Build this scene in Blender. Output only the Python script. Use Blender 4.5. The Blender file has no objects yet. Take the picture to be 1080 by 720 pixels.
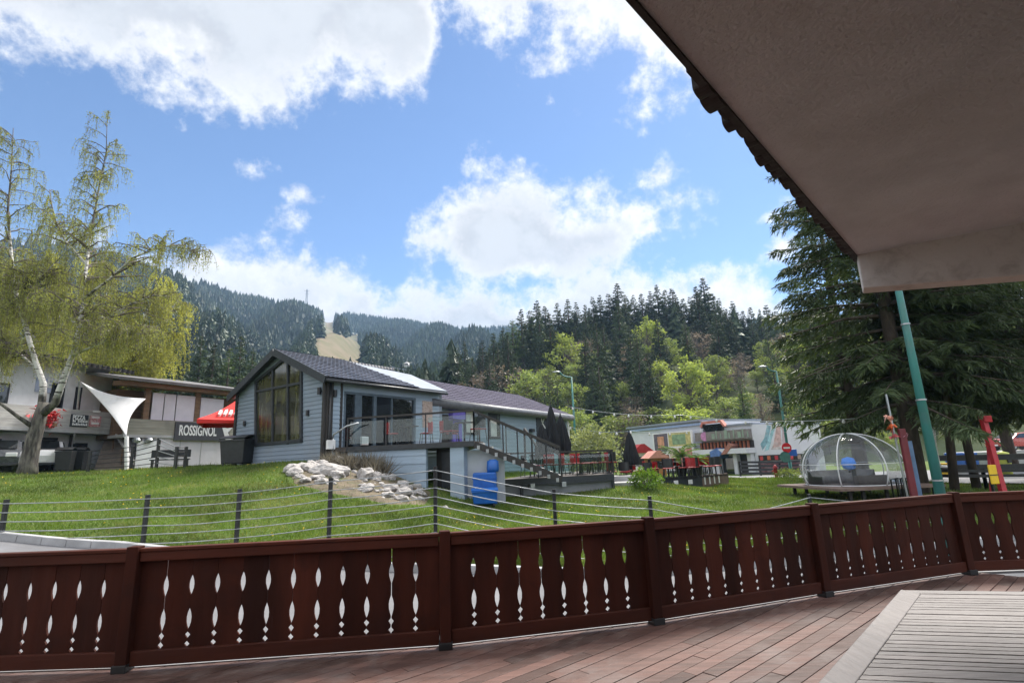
import bpy, bmesh, math, random
import numpy as np
from mathutils import Vector, Matrix
random.seed(7); RS = np.random.RandomState(11)
S = bpy.context.scene
COL = S.collection
R = math.radians
# ------------------------------------------------------------------ camera model
FPX = 561.0
_u = np.array([-97, 2516, -FPX]); _u /= np.linalg.norm(_u)
_f = np.array([0, 0, -1.0]); _y = _f - _u * (_f @ _u); _y /= np.linalg.norm(_y); _x = np.cross(_y, _u)
EYE = np.array([0, 0, 1.6])
def ray(px, py):
    v = np.array([px - 540, 360 - py, -FPX]); return np.array([v @ _x, v @ _y, v @ _u])
def A(px, py, d):
    r = ray(px, py); return Vector(EYE + r * d / r[1])
def G(px, py, z):
    r = ray(px, py); return Vector(EYE + r * (z - 1.6) / r[2])
def hory(px): return 485.8 - .0385 * (px - 540)
def AX(px, d, z=0.0):                    # ground-plan point seen in column px at depth d (at about the eye line)
    p = A(px, hory(px), d); return Vector((p.x, d, z))
cam_d = bpy.data.cameras.new('camera'); cam = bpy.data.objects.new('camera', cam_d); COL.objects.link(cam)
cam.matrix_world = Matrix(((_x[0], _x[1], _x[2], 0), (_y[0], _y[1], _y[2], 0), (_u[0], _u[1], _u[2], 1.6), (0, 0, 0, 1)))
cam_d.sensor_width = 36; cam_d.lens = 36 * FPX / 1080; cam_d.clip_start = .05; cam_d.clip_end = 12000
S.camera = cam

# ------------------------------------------------------------------ node helpers / materials
def nt_new(m):
    m.use_nodes = True; nt = m.node_tree; nt.nodes.clear(); return nt
def N(nt, t, **kw):
    n = nt.nodes.new(t)
    for k, v in kw.items():
        if k.startswith('_'): setattr(n, k[1:], v)
        else:
            n.inputs[k.replace('__', ' ')].default_value = v
    return n
def LK(nt, a, ao, b, bi): nt.links.new(a.outputs[ao], b.inputs[bi])
def c4(c): return (c[0], c[1], c[2], 1)
def sc(c, k): return tuple(min(1, x * k) for x in c)
def mixc(nt, fac, a, b, blend='MIX'):
    m = N(nt, 'ShaderNodeMix', _data_type='RGBA', _blend_type=blend)
    if isinstance(fac, (int, float)): m.inputs[0].default_value = fac
    else: nt.links.new(fac, m.inputs[0])
    for i, v in ((6, a), (7, b)):
        if isinstance(v, tuple): m.inputs[i].default_value = c4(v)
        else: nt.links.new(v, m.inputs[i])
    return m.outputs[2]
def math_(nt, op, a, b=None, c=None):
    m = N(nt, 'ShaderNodeMath', _operation=op)
    for i, v in enumerate((a, b, c)):
        if v is None: continue
        if isinstance(v, (int, float)): m.inputs[i].default_value = v
        else: nt.links.new(v, m.inputs[i])
    return m.outputs[0]
def smooth(nt, v, lo, hi, a=0., b=1., kind='SMOOTHSTEP'):
    m = N(nt, 'ShaderNodeMapRange', _interpolation_type=kind)
    nt.links.new(v, m.inputs[0]); m.inputs[1].default_value = lo; m.inputs[2].default_value = hi
    m.inputs[3].default_value = a; m.inputs[4].default_value = b
    return m.outputs[0]
def noise(nt, vec, scale, detail=4, rough=.55, dist=0.):
    n = N(nt, 'ShaderNodeTexNoise', Scale=scale, Detail=detail, Roughness=rough, Distortion=dist)
    if vec is not None: nt.links.new(vec, n.inputs['Vector'])
    return n.outputs['Fac']
def mapping(nt, sca, rot=(0, 0, 0), src='Object'):
    tc = N(nt, 'ShaderNodeTexCoord'); mp = N(nt, 'ShaderNodeMapping'); mp.inputs['Scale'].default_value = sca; mp.inputs['Rotation'].default_value = rot
    LK(nt, tc, src, mp, 'Vector'); return mp.outputs['Vector']
MATS = {}
def M(name, col, rough=.6, var=.18, scale=3., stretch=(1, 1, 1), rot=(0, 0, 0), bump=0., bscale=None, metal=0., spec=.5, island=0., dirt=None, dirt_amt=.5, dirt_scale=.8, rows=None, rowdepth=.4, coat=0., emit=None):
    """Principled with mottled base colour, optional per-board variation, stains with their own shape, and courses (rows = period along z)."""
    m = bpy.data.materials.new(name); nt = nt_new(m)
    out = N(nt, 'ShaderNodeOutputMaterial'); p = N(nt, 'ShaderNodeBsdfPrincipled', Roughness=rough, Metallic=metal)
    p.inputs['Specular IOR Level'].default_value = spec; p.inputs['Coat Weight'].default_value = coat
    LK(nt, p, 0, out, 0)
    v = mapping(nt, stretch, rot)
    nz = noise(nt, v, scale, 5, .6)
    base = mixc(nt, smooth(nt, nz, .3, .7), sc(col, 1 - var), sc(col, 1 + var))
    if island:
        g = N(nt, 'ShaderNodeNewGeometry'); k = smooth(nt, g.outputs['Random Per Island'], 0, 1, 1 - island, 1 + island, 'LINEAR')
        cc = N(nt, 'ShaderNodeVectorMath', _operation='SCALE'); nt.links.new(base, cc.inputs[0]); nt.links.new(k, cc.inputs['Scale']); base = cc.outputs[0]
    if dirt:
        d = noise(nt, mapping(nt, (1, 1, 1)), dirt_scale, 6, .65, .4)
        base = mixc(nt, smooth(nt, d, .48, .68, 0, dirt_amt), base, dirt)
    nt.links.new(base, p.inputs['Base Color'])
    h = None
    if bump:
        h = noise(nt, v, bscale or scale * 4, 6, .6)
    if rows:
        tc = N(nt, 'ShaderNodeTexCoord'); sx = N(nt, 'ShaderNodeSeparateXYZ'); LK(nt, tc, 'Object', sx, 0)
        fr = math_(nt, 'FRACT', math_(nt, 'DIVIDE', sx.outputs['Z'], rows))
        rr = math_(nt, 'SUBTRACT', math_(nt, 'MULTIPLY', fr, -.15), math_(nt, 'MULTIPLY', smooth(nt, fr, .93, .97), rowdepth))
        h = rr if h is None else math_(nt, 'ADD', rr, math_(nt, 'MULTIPLY', h, bump))
    if h is not None:
        b = N(nt, 'ShaderNodeBump', Strength=.6 if rows else min(1, bump), Distance=.02); nt.links.new(h, b.inputs['Height']); LK(nt, b, 0, p, 'Normal')
    r2 = smooth(nt, noise(nt, v, scale * 2.3, 3), .3, .7, max(0.02, rough - .08), min(1, rough + .08)); nt.links.new(r2, p.inputs['Roughness'])
    if emit: p.inputs['Emission Color'].default_value = c4(emit[:3]); p.inputs['Emission Strength'].default_value = emit[3]
    MATS[name] = m; return m
def leafmat(name, c1, c2, trans=.35, tcol=None, rough=.55, objvar=.15, clump=.35, cscale=.6, dry=None, dry_amt=.7):
    m = bpy.data.materials.new(name); nt = nt_new(m); out = N(nt, 'ShaderNodeOutputMaterial')
    g = N(nt, 'ShaderNodeNewGeometry'); oi = N(nt, 'ShaderNodeObjectInfo')
    base = mixc(nt, g.outputs['Random Per Island'], c1, c2)
    if dry:
        dn = math_(nt, 'ADD', noise(nt, mapping(nt, (1, 1, .2)), .9, 5, .62, .6), math_(nt, 'MULTIPLY', math_(nt, 'SUBTRACT', g.outputs['Random Per Island'], .5), .16)); base = mixc(nt, smooth(nt, dn, .47, .66, 0, dry_amt), base, dry)
    k = math_(nt, 'MULTIPLY', smooth(nt, noise(nt, mapping(nt, (1, 1, 1)), cscale, 3), .3, .7, 1 - clump, 1 + clump), smooth(nt, oi.outputs['Random'], 0, 1, 1 - objvar, 1 + objvar, 'LINEAR'))
    v = N(nt, 'ShaderNodeVectorMath', _operation='SCALE'); nt.links.new(base, v.inputs[0]); nt.links.new(k, v.inputs['Scale'])
    p = N(nt, 'ShaderNodeBsdfPrincipled', Roughness=rough); p.inputs['Specular IOR Level'].default_value = .25; nt.links.new(v.outputs[0], p.inputs['Base Color'])
    t = N(nt, 'ShaderNodeBsdfTranslucent'); tb = mixc(nt, 1., v.outputs[0], tcol or (1.3, 1.25, .6), 'MULTIPLY'); nt.links.new(tb, t.inputs[0])
    mx = N(nt, 'ShaderNodeMixShader', Fac=trans); LK(nt, p, 0, mx, 1); LK(nt, t, 0, mx, 2); LK(nt, mx, 0, out, 0)
    MATS[name] = m; return m
def clearmat(name, tint, refl=1., rough=.01, haze_c=None, haze_a=0.):
    m = bpy.data.materials.new(name); nt = nt_new(m); out = N(nt, 'ShaderNodeOutputMaterial')
    t = N(nt, 'ShaderNodeBsdfTransparent', Color=c4(tint)); g = N(nt, 'ShaderNodeBsdfGlossy', Roughness=rough)
    base = t
    if haze_c:
        d = N(nt, 'ShaderNodeBsdfDiffuse', Color=c4(haze_c)); mm = N(nt, 'ShaderNodeMixShader', Fac=haze_a); LK(nt, t, 0, mm, 1); LK(nt, d, 0, mm, 2); base = mm
    f = N(nt, 'ShaderNodeFresnel', IOR=1.5); fm = math_(nt, 'MULTIPLY', f.outputs[0], refl)
    mx = N(nt, 'ShaderNodeMixShader'); nt.links.new(fm, mx.inputs[0]); LK(nt, base, 0, mx, 1); LK(nt, g, 0, mx, 2); LK(nt, mx, 0, out, 0)
    MATS[name] = m; return m
def glassmat(name, col=(.012, .014, .016), rough=.02, wob=.4):
    m = bpy.data.materials.new(name); nt = nt_new(m); out = N(nt, 'ShaderNodeOutputMaterial')
    p = N(nt, 'ShaderNodeBsdfPrincipled', Roughness=rough); p.inputs['Base Color'].default_value = c4(col); p.inputs['IOR'].default_value = 1.6; p.inputs['Specular IOR Level'].default_value = .9
    b = N(nt, 'ShaderNodeBump', Strength=wob, Distance=.01); nt.links.new(noise(nt, mapping(nt, (1, 1, 1)), 1.3, 1), b.inputs['Height']); LK(nt, b, 0, p, 'Normal'); LK(nt, p, 0, out, 0)
    MATS[name] = m; return m
def tilemat(name, col, e1, e2, p1, p2, rough=.4, metal=0., depth=.03, col2=None):
    """roof tiles: courses p2 apart along e2 (up the slope), pans p1 apart along e1."""
    m = bpy.data.materials.new(name); nt = nt_new(m); out = N(nt, 'ShaderNodeOutputMaterial'); p = N(nt, 'ShaderNodeBsdfPrincipled', Roughness=rough, Metallic=metal)
    tc = N(nt, 'ShaderNodeTexCoord')
    def dotv(e):
        d = N(nt, 'ShaderNodeVectorMath', _operation='DOT_PRODUCT'); LK(nt, tc, 'Object', d, 0); d.inputs[1].default_value = e; return d.outputs['Value']
    a = math_(nt, 'DIVIDE', dotv(e1), p1); b = math_(nt, 'DIVIDE', dotv(e2), p2)
    w = math_(nt, 'ABSOLUTE', math_(nt, 'SINE', math_(nt, 'MULTIPLY', a, math.pi)))
    st = math_(nt, 'FRACT', b)
    h = math_(nt, 'ADD', math_(nt, 'MULTIPLY', w, .7), math_(nt, 'MULTIPLY', st, -.8))
    bp = N(nt, 'ShaderNodeBump', Strength=1., Distance=depth); nt.links.new(h, bp.inputs['Height']); LK(nt, bp, 0, p, 'Normal')
    nz = noise(nt, tc.outputs['Object'], 1.2, 6, .65)
    nt.links.new(mixc(nt, smooth(nt, nz, .3, .7), sc(col, .75), col2 or sc(col, 1.3)), p.inputs['Base Color']); LK(nt, p, 0, out, 0)
    MATS[name] = m; return m

# ------------------------------------------------------------------ mesh builder
class Fr:                                   # a wall's frame: x along (left to right as seen), y outward, z up
    def __init__(s, o, ex, ez=(0, 0, 1)):
        s.o = Vector(o); s.ex = Vector(ex).normalized(); s.ez = Vector(ez).normalized(); s.n = s.ex.cross(s.ez).normalized()
    def p(s, x, y, z): return s.o + s.ex * x + s.n * y + s.ez * z
    def at(s, px, py):                      # where the sight line through (px, py) meets the wall plane
        r = Vector(ray(px, py)); e = Vector(EYE); t = (s.o - e).dot(s.n) / r.dot(s.n); q = e + r * t - s.o
        return q.dot(s.ex), q.dot(s.ez)
    def rect(s, x0, y0, x1, y1):
        cx, cy = (x0 + x1) / 2, (y0 + y1) / 2
        return s.at(x0, cy)[0], s.at(x1, cy)[0], s.at(cx, y1)[1], s.at(cx, y0)[1]
def wallfr(p0, p1): return Fr((p0[0], p0[1], 0), (p1[0] - p0[0], p1[1] - p0[1], 0))
WORLD = Fr((0, 0, 0), (1, 0, 0)); WORLD.n = Vector((0, 1, 0))
class MB:
    def __init__(s): s.v = []; s.f = []
    def add(s, vs, fs):
        o = len(s.v); s.v += [tuple(v) for v in vs]; s.f += [tuple(i + o for i in f) for f in fs]; return s
    def box(s, x0, x1, y0, y1, z0, z1, fr=WORLD):
        vs = [fr.p(x, y, z) for z in (z0, z1) for y in (y0, y1) for x in (x0, x1)]
        return s.add(vs, [(0, 1, 3, 2), (4, 6, 7, 5), (0, 4, 5, 1), (2, 3, 7, 6), (0, 2, 6, 4), (1, 5, 7, 3)])
    def prism(s, poly, y0, y1, fr=WORLD):   # poly in (x, z) of the frame
        n = len(poly); vs = [fr.p(x, y0, z) for x, z in poly] + [fr.p(x, y1, z) for x, z in poly]
        return s.add(vs, [tuple(range(n)), tuple(range(2 * n - 1, n - 1, -1))] + [(i, (i + 1) % n, n + (i + 1) % n, n + i) for i in range(n)])
    def slab(s, poly, z0, z1):              # poly in plan
        n = len(poly); vs = [(p[0], p[1], z0) for p in poly] + [(p[0], p[1], z1) for p in poly]
        return s.add(vs, [tuple(range(n)), tuple(range(2 * n - 1, n - 1, -1))] + [(i, (i + 1) % n, n + (i + 1) % n, n + i) for i in range(n)])
    def bar(s, a, b, w, h, up=(0, 0, 1)):   # rectangular bar a to b, w wide, h high
        a = Vector(a); b = Vector(b); d = (b - a).normalized(); up = Vector(up)
        if abs(d.dot(up)) > .98: up = Vector((0, 1, 0))
        sx = d.cross(up).normalized() * w / 2; sy = sx.cross(d).normalized() * h / 2
        vs = [q + i * sx + j * sy for q in (a, b) for i, j in ((-1, -1), (1, -1), (1, 1), (-1, 1))]
        return s.add(vs, [(0, 1, 2, 3), (7, 6, 5, 4)] + [(i, (i + 1) % 4, 4 + (i + 1) % 4, 4 + i) for i in range(4)])
    def tube(s, pts, rad, n=8, cap=True):
        pts = [Vector(p) for p in pts]; k = len(pts)
        if not hasattr(rad, '__len__'): rad = [rad] * k
        o = len(s.v); ref = None
        for i, p in enumerate(pts):
            d = (pts[min(i + 1, k - 1)] - pts[max(i - 1, 0)]).normalized()
            if ref is None: ref = Vector((0, 0, 1)) if abs(d.z) < .9 else Vector((1, 0, 0))
            ax = d.cross(ref).normalized(); ay = d.cross(ax).normalized(); ref = ax.cross(d) if False else ref
            for j in range(n):
                t = 2 * math.pi * j / n; s.v.append(tuple(p + (ax * math.cos(t) + ay * math.sin(t)) * rad[i]))
        for i in range(k - 1):
            for j in range(n):
                s.f.append((o + i * n + j, o + i * n + (j + 1) % n, o + (i + 1) * n + (j + 1) % n, o + (i + 1) * n + j))
        if cap: s.f.append(tuple(range(o, o + n))); s.f.append(tuple(range(o + (k - 1) * n, o + k * n)))
        return s
    def lathe(s, c, prof, n=16, sx=1., sy=1.):
        c = Vector(c); o = len(s.v)
        for r, z in prof:
            for j in range(n):
                t = 2 * math.pi * j / n; s.v.append((c.x + r * math.cos(t) * sx, c.y + r * math.sin(t) * sy, c.z + z))
        for i in range(len(prof) - 1):
            for j in range(n): s.f.append((o + i * n + j, o + i * n + (j + 1) % n, o + (i + 1) * n + (j + 1) % n, o + (i + 1) * n + j))
        if prof[0][0] > 1e-5: s.f.append(tuple(range(o, o + n)))
        if prof[-1][0] > 1e-5: s.f.append(tuple(range(o + (len(prof) - 1) * n, o + len(prof) * n)))
        return s
    def grid(s, pts):                        # rows x cols of points
        o = len(s.v); r, c = len(pts), len(pts[0])
        for row in pts: s.v += [tuple(p) for p in row]
        for i in range(r - 1):
            for j in range(c - 1): s.f.append((o + i * c + j, o + i * c + j + 1, o + (i + 1) * c + j + 1, o + (i + 1) * c + j))
        return s
    def build(s, name, mat, parent=None, smooth=False, bevel=0., solid=0.):
        me = bpy.data.meshes.new(name); inv = parent_world(parent).inverted() if parent is not None else None
        vs = [tuple(inv @ Vector(v)) for v in s.v] if inv is not None else s.v
        me.from_pydata(vs, [], s.f)
        bm = bmesh.new(); bm.from_mesh(me); bmesh.ops.recalc_face_normals(bm, faces=bm.faces); bm.to_mesh(me); bm.free()
        return link(name, me, mat, parent, smooth, bevel, solid)
def parent_world(p):
    m = Matrix.Identity(4)
    while p is not None: m = p.matrix_basis @ m; p = p.parent
    return m
def link(name, me, mat, parent=None, smooth=False, bevel=0., solid=0.):
    me.materials.append(mat)
    if smooth: me.polygons.foreach_set('use_smooth', [True] * len(me.polygons))
    o = bpy.data.objects.new(name, me); COL.objects.link(o); o.parent = parent
    if solid:
        q = o.modifiers.new('solid', 'SOLIDIFY'); q.thickness = solid
    if bevel:
        b = o.modifiers.new('bevel', 'BEVEL'); b.width = bevel; b.segments = 2; b.limit_method = 'ANGLE'
    return o
def npmesh(name, V, Fc):                     # V (n,3) float, Fc (m,k) int
    me = bpy.data.meshes.new(name); k = Fc.shape[1]; m = len(Fc)
    me.vertices.add(len(V)); me.vertices.foreach_set('co', np.ascontiguousarray(V, dtype=np.float32).ravel())
    me.loops.add(m * k); me.loops.foreach_set('vertex_index', np.ascontiguousarray(Fc, dtype=np.int32).ravel())
    me.polygons.add(m); me.polygons.foreach_set('loop_start', np.arange(0, m * k, k, dtype=np.int32))
    me.update(calc_edges=True); me.validate(); return me
def soup(name, T, mat, parent=None):         # T (m,3,3) loose triangles in parent's local space
    V = np.asarray(T).reshape(-1, 3); return link(name, npmesh(name, V, np.arange(len(V)).reshape(-1, 3)), mat, parent)
def tag(o, label, cat, group=None):
    o['label'] = label; o['category'] = cat
    if group: o['group'] = group
    return o
def kind(o, k): o['kind'] = k; return o
def thing(name, label, cat, loc=(0, 0, 0), rz=0., group=None):
    o = bpy.data.objects.new(name, None); COL.objects.link(o); o.location = loc; o.rotation_euler = (0, 0, rz); o.empty_display_size = .1
    return tag(o, label, cat, group)
def copy_tree(o, parent=None):
    c = o.copy(); COL.objects.link(c); c.parent = parent
    for ch in list(o.children): copy_tree(ch, c)
    return c
def place_copy(src, loc, rz=0., label=None, group=None, scale=None):
    c = copy_tree(src); c.location = loc; c.rotation_euler = (0, 0, rz)
    if scale is not None: c.scale = scale if hasattr(scale, '__len__') else (scale,) * 3
    if label: c['label'] = label
    if group: c['group'] = group
    return c
def text(s, fr, x, z, size, y, mat, parent, name='lettering', extrude=.006, bold=0., align='LEFT', sx=1.):
    cu = bpy.data.curves.new('t', 'FONT'); cu.body = s; cu.size = size; cu.extrude = extrude; cu.offset = bold; cu.align_x = align; cu.align_y = 'CENTER'; cu.space_line = .85
    to = bpy.data.objects.new('t', cu); COL.objects.link(to); dg = bpy.context.evaluated_depsgraph_get(); me = bpy.data.meshes.new_from_object(to.evaluated_get(dg)); bpy.data.objects.remove(to)
    inv = parent_world(parent).inverted()
    for v in me.vertices: v.co = inv @ (fr.o + fr.ex * (x + v.co.x * sx) + fr.ez * (z + v.co.y) + fr.n * (y + v.co.z))
    me.materials.clear()
    return link(name, me, mat, parent)

# ------------------------------------------------------------------ materials used in many places
black_metal = M('black painted metal', (.012, .013, .015), .4, .3, 8, bump=.05)
grey_metal = M('galvanised metal', (.36, .38, .4), .38, .15, 6, metal=.75)
white_paint = M('white paint', (.75, .75, .76), .55, .06, 2, dirt=(.5, .49, .46), dirt_amt=.35)
white_wall = M('white render', (.78, .79, .82), .85, .08, 1.5, bump=.25, bscale=30, dirt=(.55, .55, .56), dirt_amt=.5)
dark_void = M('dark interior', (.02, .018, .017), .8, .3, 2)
red_plastic = M('red plastic', (.3, .013, .016), .4, .15, 4)
black_plastic = M('black plastic', (.015, .016, .018), .45, .25, 5, bump=.05)
blue_plastic = M('blue plastic', (.008, .09, .36), .4, .15, 4)
glass_dark = glassmat('window glass')
glass_clear = clearmat('clear glass', (.78, .86, .86), 1.)
yellow_plastic = M('yellow plastic', (.75, .48, .02), .4, .1, 4)
concrete = M('concrete', (.36, .36, .37), .85, .12, 2.5, bump=.3, bscale=40, dirt=(.22, .22, .23), dirt_amt=.5)
bark_dark = M('rough bark', (.06, .045, .035), .9, .4, 6, stretch=(1, 1, .25), bump=1., bscale=12)
teal_paint = M('teal green paint', (.03, .17, .155), .45, .15, 3, stretch=(1, 1, .3), dirt=(.1, .14, .13), dirt_amt=.5)
black_fabric = M('black canvas', (.01, .012, .015), .85, .25, 6, stretch=(1, 1, .3), bump=.3)

# ------------------------------------------------------------------ terrain
CP = [(-3, 2, -.6), (0, 2, -.6), (4, 2, -.6), (9, 2, -.6), (-3, 6, -.6), (0, 6, -.6), (4, 6, -.6), (8, 6, -.6), (-3, 8.5, -.6), (0, 9, -.6), (3, 9.5, -.6), (8, 10, -.6),
      (-6, 5, -.55), (-6, 8, -.42), (-9, 7, -.1), (-7.5, 10.3, .0), (-10, 10.5, .4), (-14, 11, .85), (-14, 5, .5), (-20, 8, 1.3), (-3, -20, -.6), (15, -20, -.6), (-25, -10, .8), (30, 0, -.6), (14, 8, -.6)]
for px, d, z in [(7, 11.6, .55), (156, 11.6, .2), (253, 11.2, .0), (349, 11, -.15), (459, 11.6, -.2), (584, 11.6, -.35), (685, 12, -.45), (780, 12.5, -.5), (853, 14, -.5),
                 (100, 25, 1.75), (200, 24, 1.8), (30, 22, 1.75), (270, 21, 1.75), (330, 19.6, 1.85), (250, 15, .95), (100, 16, 1.05), (10, 17, 1.35), (400, 18.6, 1.2), (450, 18.6, .45), (510, 18.5, .08), (400, 14, .3), (480, 15, .02), (560, 19, .0), (600, 21, .1), (640, 22.3, .33),
                 (690, 26, .3), (737, 26.5, -.05), (763, 29, -.02), (830, 36, -.25), (890, 21, -.33), (740, 20, -.1), (800, 26, -.12), (965, 16, -.35), (1050, 30, -.3), (1000, 45, -.4), (800, 45, -.4), (640, 45, .1), (500, 40, 1.0), (300, 40, 2.0), (100, 40, 2.), (-100, 30, 2.2), (-150, 18, 1.8), (1200, 20, -.4), (1300, 45, -.4), (600, 70, 0), (900, 70, -.3), (200, 70, 2), (650, 16, -.2), (900, 17, -.42)]:
    q = AX(px, d); CP.append((q.x, d, z))
CP = np.array(CP, float)
def _phi(r): return r                          # linear RBF, smoothed below
_K = _phi(np.sqrt(((CP[:, None, :2] - CP[None, :, :2]) ** 2).sum(-1) + .8)) ; _n = len(CP)
_Am = np.zeros((_n + 3, _n + 3)); _Am[:_n, :_n] = _K - .25 * np.eye(_n); _Am[:_n, _n] = 1; _Am[:_n, _n + 1:] = CP[:, :2]; _Am[_n, :_n] = 1; _Am[_n + 1:, :_n] = CP[:, :2].T
_W = np.linalg.solve(_Am, np.r_[CP[:, 2], 0, 0, 0])
def gh(x, y):
    x = np.asarray(x, float); y = np.asarray(y, float); sh = x.shape; q = np.stack([x.ravel(), y.ravel()], -1)
    out = np.empty(len(q))
    for i in range(0, len(q), 20000):
        k = _phi(np.sqrt(((q[i:i + 20000, None] - CP[None, :, :2]) ** 2).sum(-1) + .8)); out[i:i + 20000] = k @ _W[:_n] + _W[_n] + q[i:i + 20000] @ _W[_n + 1:]
    out += .03 * np.sin(q[:, 0] * 1.3 + q[:, 1] * .7) * np.cos(q[:, 1] * 1.1 - q[:, 0] * .4)
    return out.reshape(sh)
def ghz(x, y): return float(gh(np.array([x]), np.array([y]))[0])
def sstep(a, b, x): t = np.clip((x - a) / (b - a), 0, 1); return t * t * (3 - 2 * t)
RIDGE = np.array([(-600, 250, 800), (-200, 240, 700), (0, 262, 700), (60, 267, 720), (130, 285, 760), (180, 301, 800), (215, 307, 850), (250, 319, 900), (300, 327, 950), (335, 333, 1000), (346, 340, 1080), (365, 337, 1150), (400, 341, 1200), (450, 348, 1200), (500, 353, 1150), (540, 350, 1100), (600, 352, 1000), (800, 355, 900), (1000, 345, 800), (1300, 335, 800), (1700, 330, 900)], float)
_ra = []
for px, py, rr in RIDGE:
    r = ray(px, py); h = math.hypot(r[0], r[1]); _ra.append((math.atan2(r[0], r[1]), r[2] / h, rr))
_ra = np.array(_ra); _ra = _ra[np.argsort(_ra[:, 0])]
def az_of(px): r = ray(px, hory(px)); return math.atan2(r[0], r[1])
MIDC = np.array([(az_of(p), z) for p, z in ((425, 0), (470, 8), (500, 16), (540, 19), (580, 22), (660, 25), (763, 25), (815, 20), (900, 19), (1080, 18), (1400, 12))])
def fh(az, r):
    az = np.asarray(az, float); r = np.asarray(r, float)
    tn = np.interp(az, _ra[:, 0], _ra[:, 1], left=.12, right=.12); Rr = np.interp(az, _ra[:, 0], _ra[:, 2], left=900, right=900)
    H = tn * Rr + 1.6
    t = np.clip((r - 110) / (Rr - 110), 0, 1.6); z = H * np.where(t < 1, t ** 1.15, 1 - .5 * (t - 1))
    z = z + np.where(t < 1, 1, 0) * np.sin(t * math.pi) * (14 * np.sin(az * 23 + r * .006) + 9 * np.sin(az * 51 - r * .013)) * np.clip((r - 150) / 200, 0, 1)
    mid = np.interp(az, MIDC[:, 0], MIDC[:, 1], left=0, right=8) * sstep(68, 150, r)
    z = np.maximum(z, mid)
    fade = sstep(2.0, 1.2, np.abs(az)) if True else 1
    return z * fade + 0.
# near ground with its hollows; the far terrain passes below it
NX0, NX1, NY0, NY1 = -42., 52., -16., 72.
gx = np.arange(NX0, NX1 + .01, .5); gy = np.arange(NY0, NY1 + .01, .5); GX, GY = np.meshgrid(gx, gy)
GZ = gh(GX, GY)
lawn_mat = bpy.data.materials.new('lawn turf')
def make_ground_mat(m, cols, soil, scale=1.):
    nt = nt_new(m); out = N(nt, 'ShaderNodeOutputMaterial'); p = N(nt, 'ShaderNodeBsdfPrincipled', Roughness=.9); p.inputs['Specular IOR Level'].default_value = .15; LK(nt, p, 0, out, 0)
    v = mapping(nt, (1, 1, 1)); a = noise(nt, v, .5 * scale, 6, .65); b = noise(nt, v, 7 * scale, 5, .7); c = noise(nt, v, 1.1 * scale, 5, .6, .5)
    base = mixc(nt, smooth(nt, a, .35, .65), cols[0], cols[1]); base = mixc(nt, smooth(nt, b, .35, .7), base, cols[2]); base = mixc(nt, smooth(nt, c, .6, .74, 0, .7), base, soil)
    nt.links.new(base, p.inputs['Base Color']); bp = N(nt, 'ShaderNodeBump', Strength=1., Distance=.06); nt.links.new(noise(nt, v, 14 * scale, 6, .75), bp.inputs['Height']); LK(nt, bp, 0, p, 'Normal')
make_ground_mat(lawn_mat, ((.075, .115, .022), (.1, .15, .03), (.065, .1, .02)), (.15, .135, .06))
ny_, nx_ = GX.shape
idx = np.arange(ny_ * nx_).reshape(ny_, nx_); F4 = np.stack([idx[:-1, :-1], idx[:-1, 1:], idx[1:, 1:], idx[1:, :-1]], -1).reshape(-1, 4)
lawn = kind(link('lawn', npmesh('lawn', np.stack([GX, GY, GZ], -1).reshape(-1, 3), F4), lawn_mat, smooth=True), 'structure')
# far terrain, polar sheet
azs = np.r_[np.linspace(-math.pi, -1.3, 30)[:-1], np.linspace(-1.3, 1.3, 300), np.linspace(1.3, math.pi, 30)[1:]]
rs = np.r_[[0., 10, 20, 30, 40, 50, 58], np.linspace(66, 300, 50), np.linspace(312, 1400, 90), np.geomspace(1440, 5200, 14)]
AZ, RR = np.meshgrid(azs, rs)
TX, TY = RR * np.sin(AZ), RR * np.cos(AZ); TZ = fh(AZ, RR)
inside = (TX > NX0 + 2) & (TX < NX1 - 2) & (TY > NY0 + 2) & (TY < NY1 - 2)
edge = np.minimum(np.minimum(TX - NX0, NX1 - TX), np.minimum(TY - NY0, NY1 - TY))
gc = gh(np.clip(TX, NX0, NX1), np.clip(TY, NY0, NY1)); out_d = np.clip(-edge, 0, None)
TZ = TZ + gc * sstep(120, 0, out_d) - np.where(edge > -3, .5 + .5 * np.clip(edge, 0, 2), .15)
# the ski run: bare grass strip up the mountain
def ski_mask(px, py):
    m = np.zeros(px.shape, bool)
    m |= (py > 352) & (py < 396) & (px > 329 + (py - 355) * .25) & (px < 377 + (py - 355) * .33)
    m |= (py > 330) & (py <= 356) & (px > 341 - (py - 335) * .1) & (px < 352 + (py - 335) * .12)
    m |= (py > 349) & (py < 355) & (px > 350) & (px < 379) & (py > 358 - (px - 350) * .28)
    return m
def gpt(px, py):                            # where the sight line through (px, py) meets the lawn
    ds = np.linspace(9, 40, 900); r = ray(px, py); k = ds / r[1]; P_ = EYE[None] + r[None] * k[:, None]; g = gh(P_[:, 0], P_[:, 1]); i = int(np.argmax(P_[:, 2] < g)) if (P_[:, 2] < g).any() else int(np.argmin(np.where(ds < 20.5, P_[:, 2] - g, 9))); return Vector((P_[i, 0], P_[i, 1], g[i]))
def proj(x, y, z):
    q = np.stack([x, y, z - 1.6], -1); Mx = np.stack([_x, _y, _u], 0); v = q @ Mx
    w = np.maximum(-v[..., 2], 1e-3); return 540 + FPX * v[..., 0] / w, 360 - FPX * v[..., 1] / w
tp = proj(TX, TY, TZ); sk = (ski_mask(tp[0], tp[1]) & (RR > 330)).astype(np.float32)
terr_mat = bpy.data.materials.new('mountain ground')
nt = nt_new(terr_mat); out = N(nt, 'ShaderNodeOutputMaterial'); p = N(nt, 'ShaderNodeBsdfPrincipled', Roughness=.95); p.inputs['Specular IOR Level'].default_value = .1; LK(nt, p, 0, out, 0)
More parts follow.
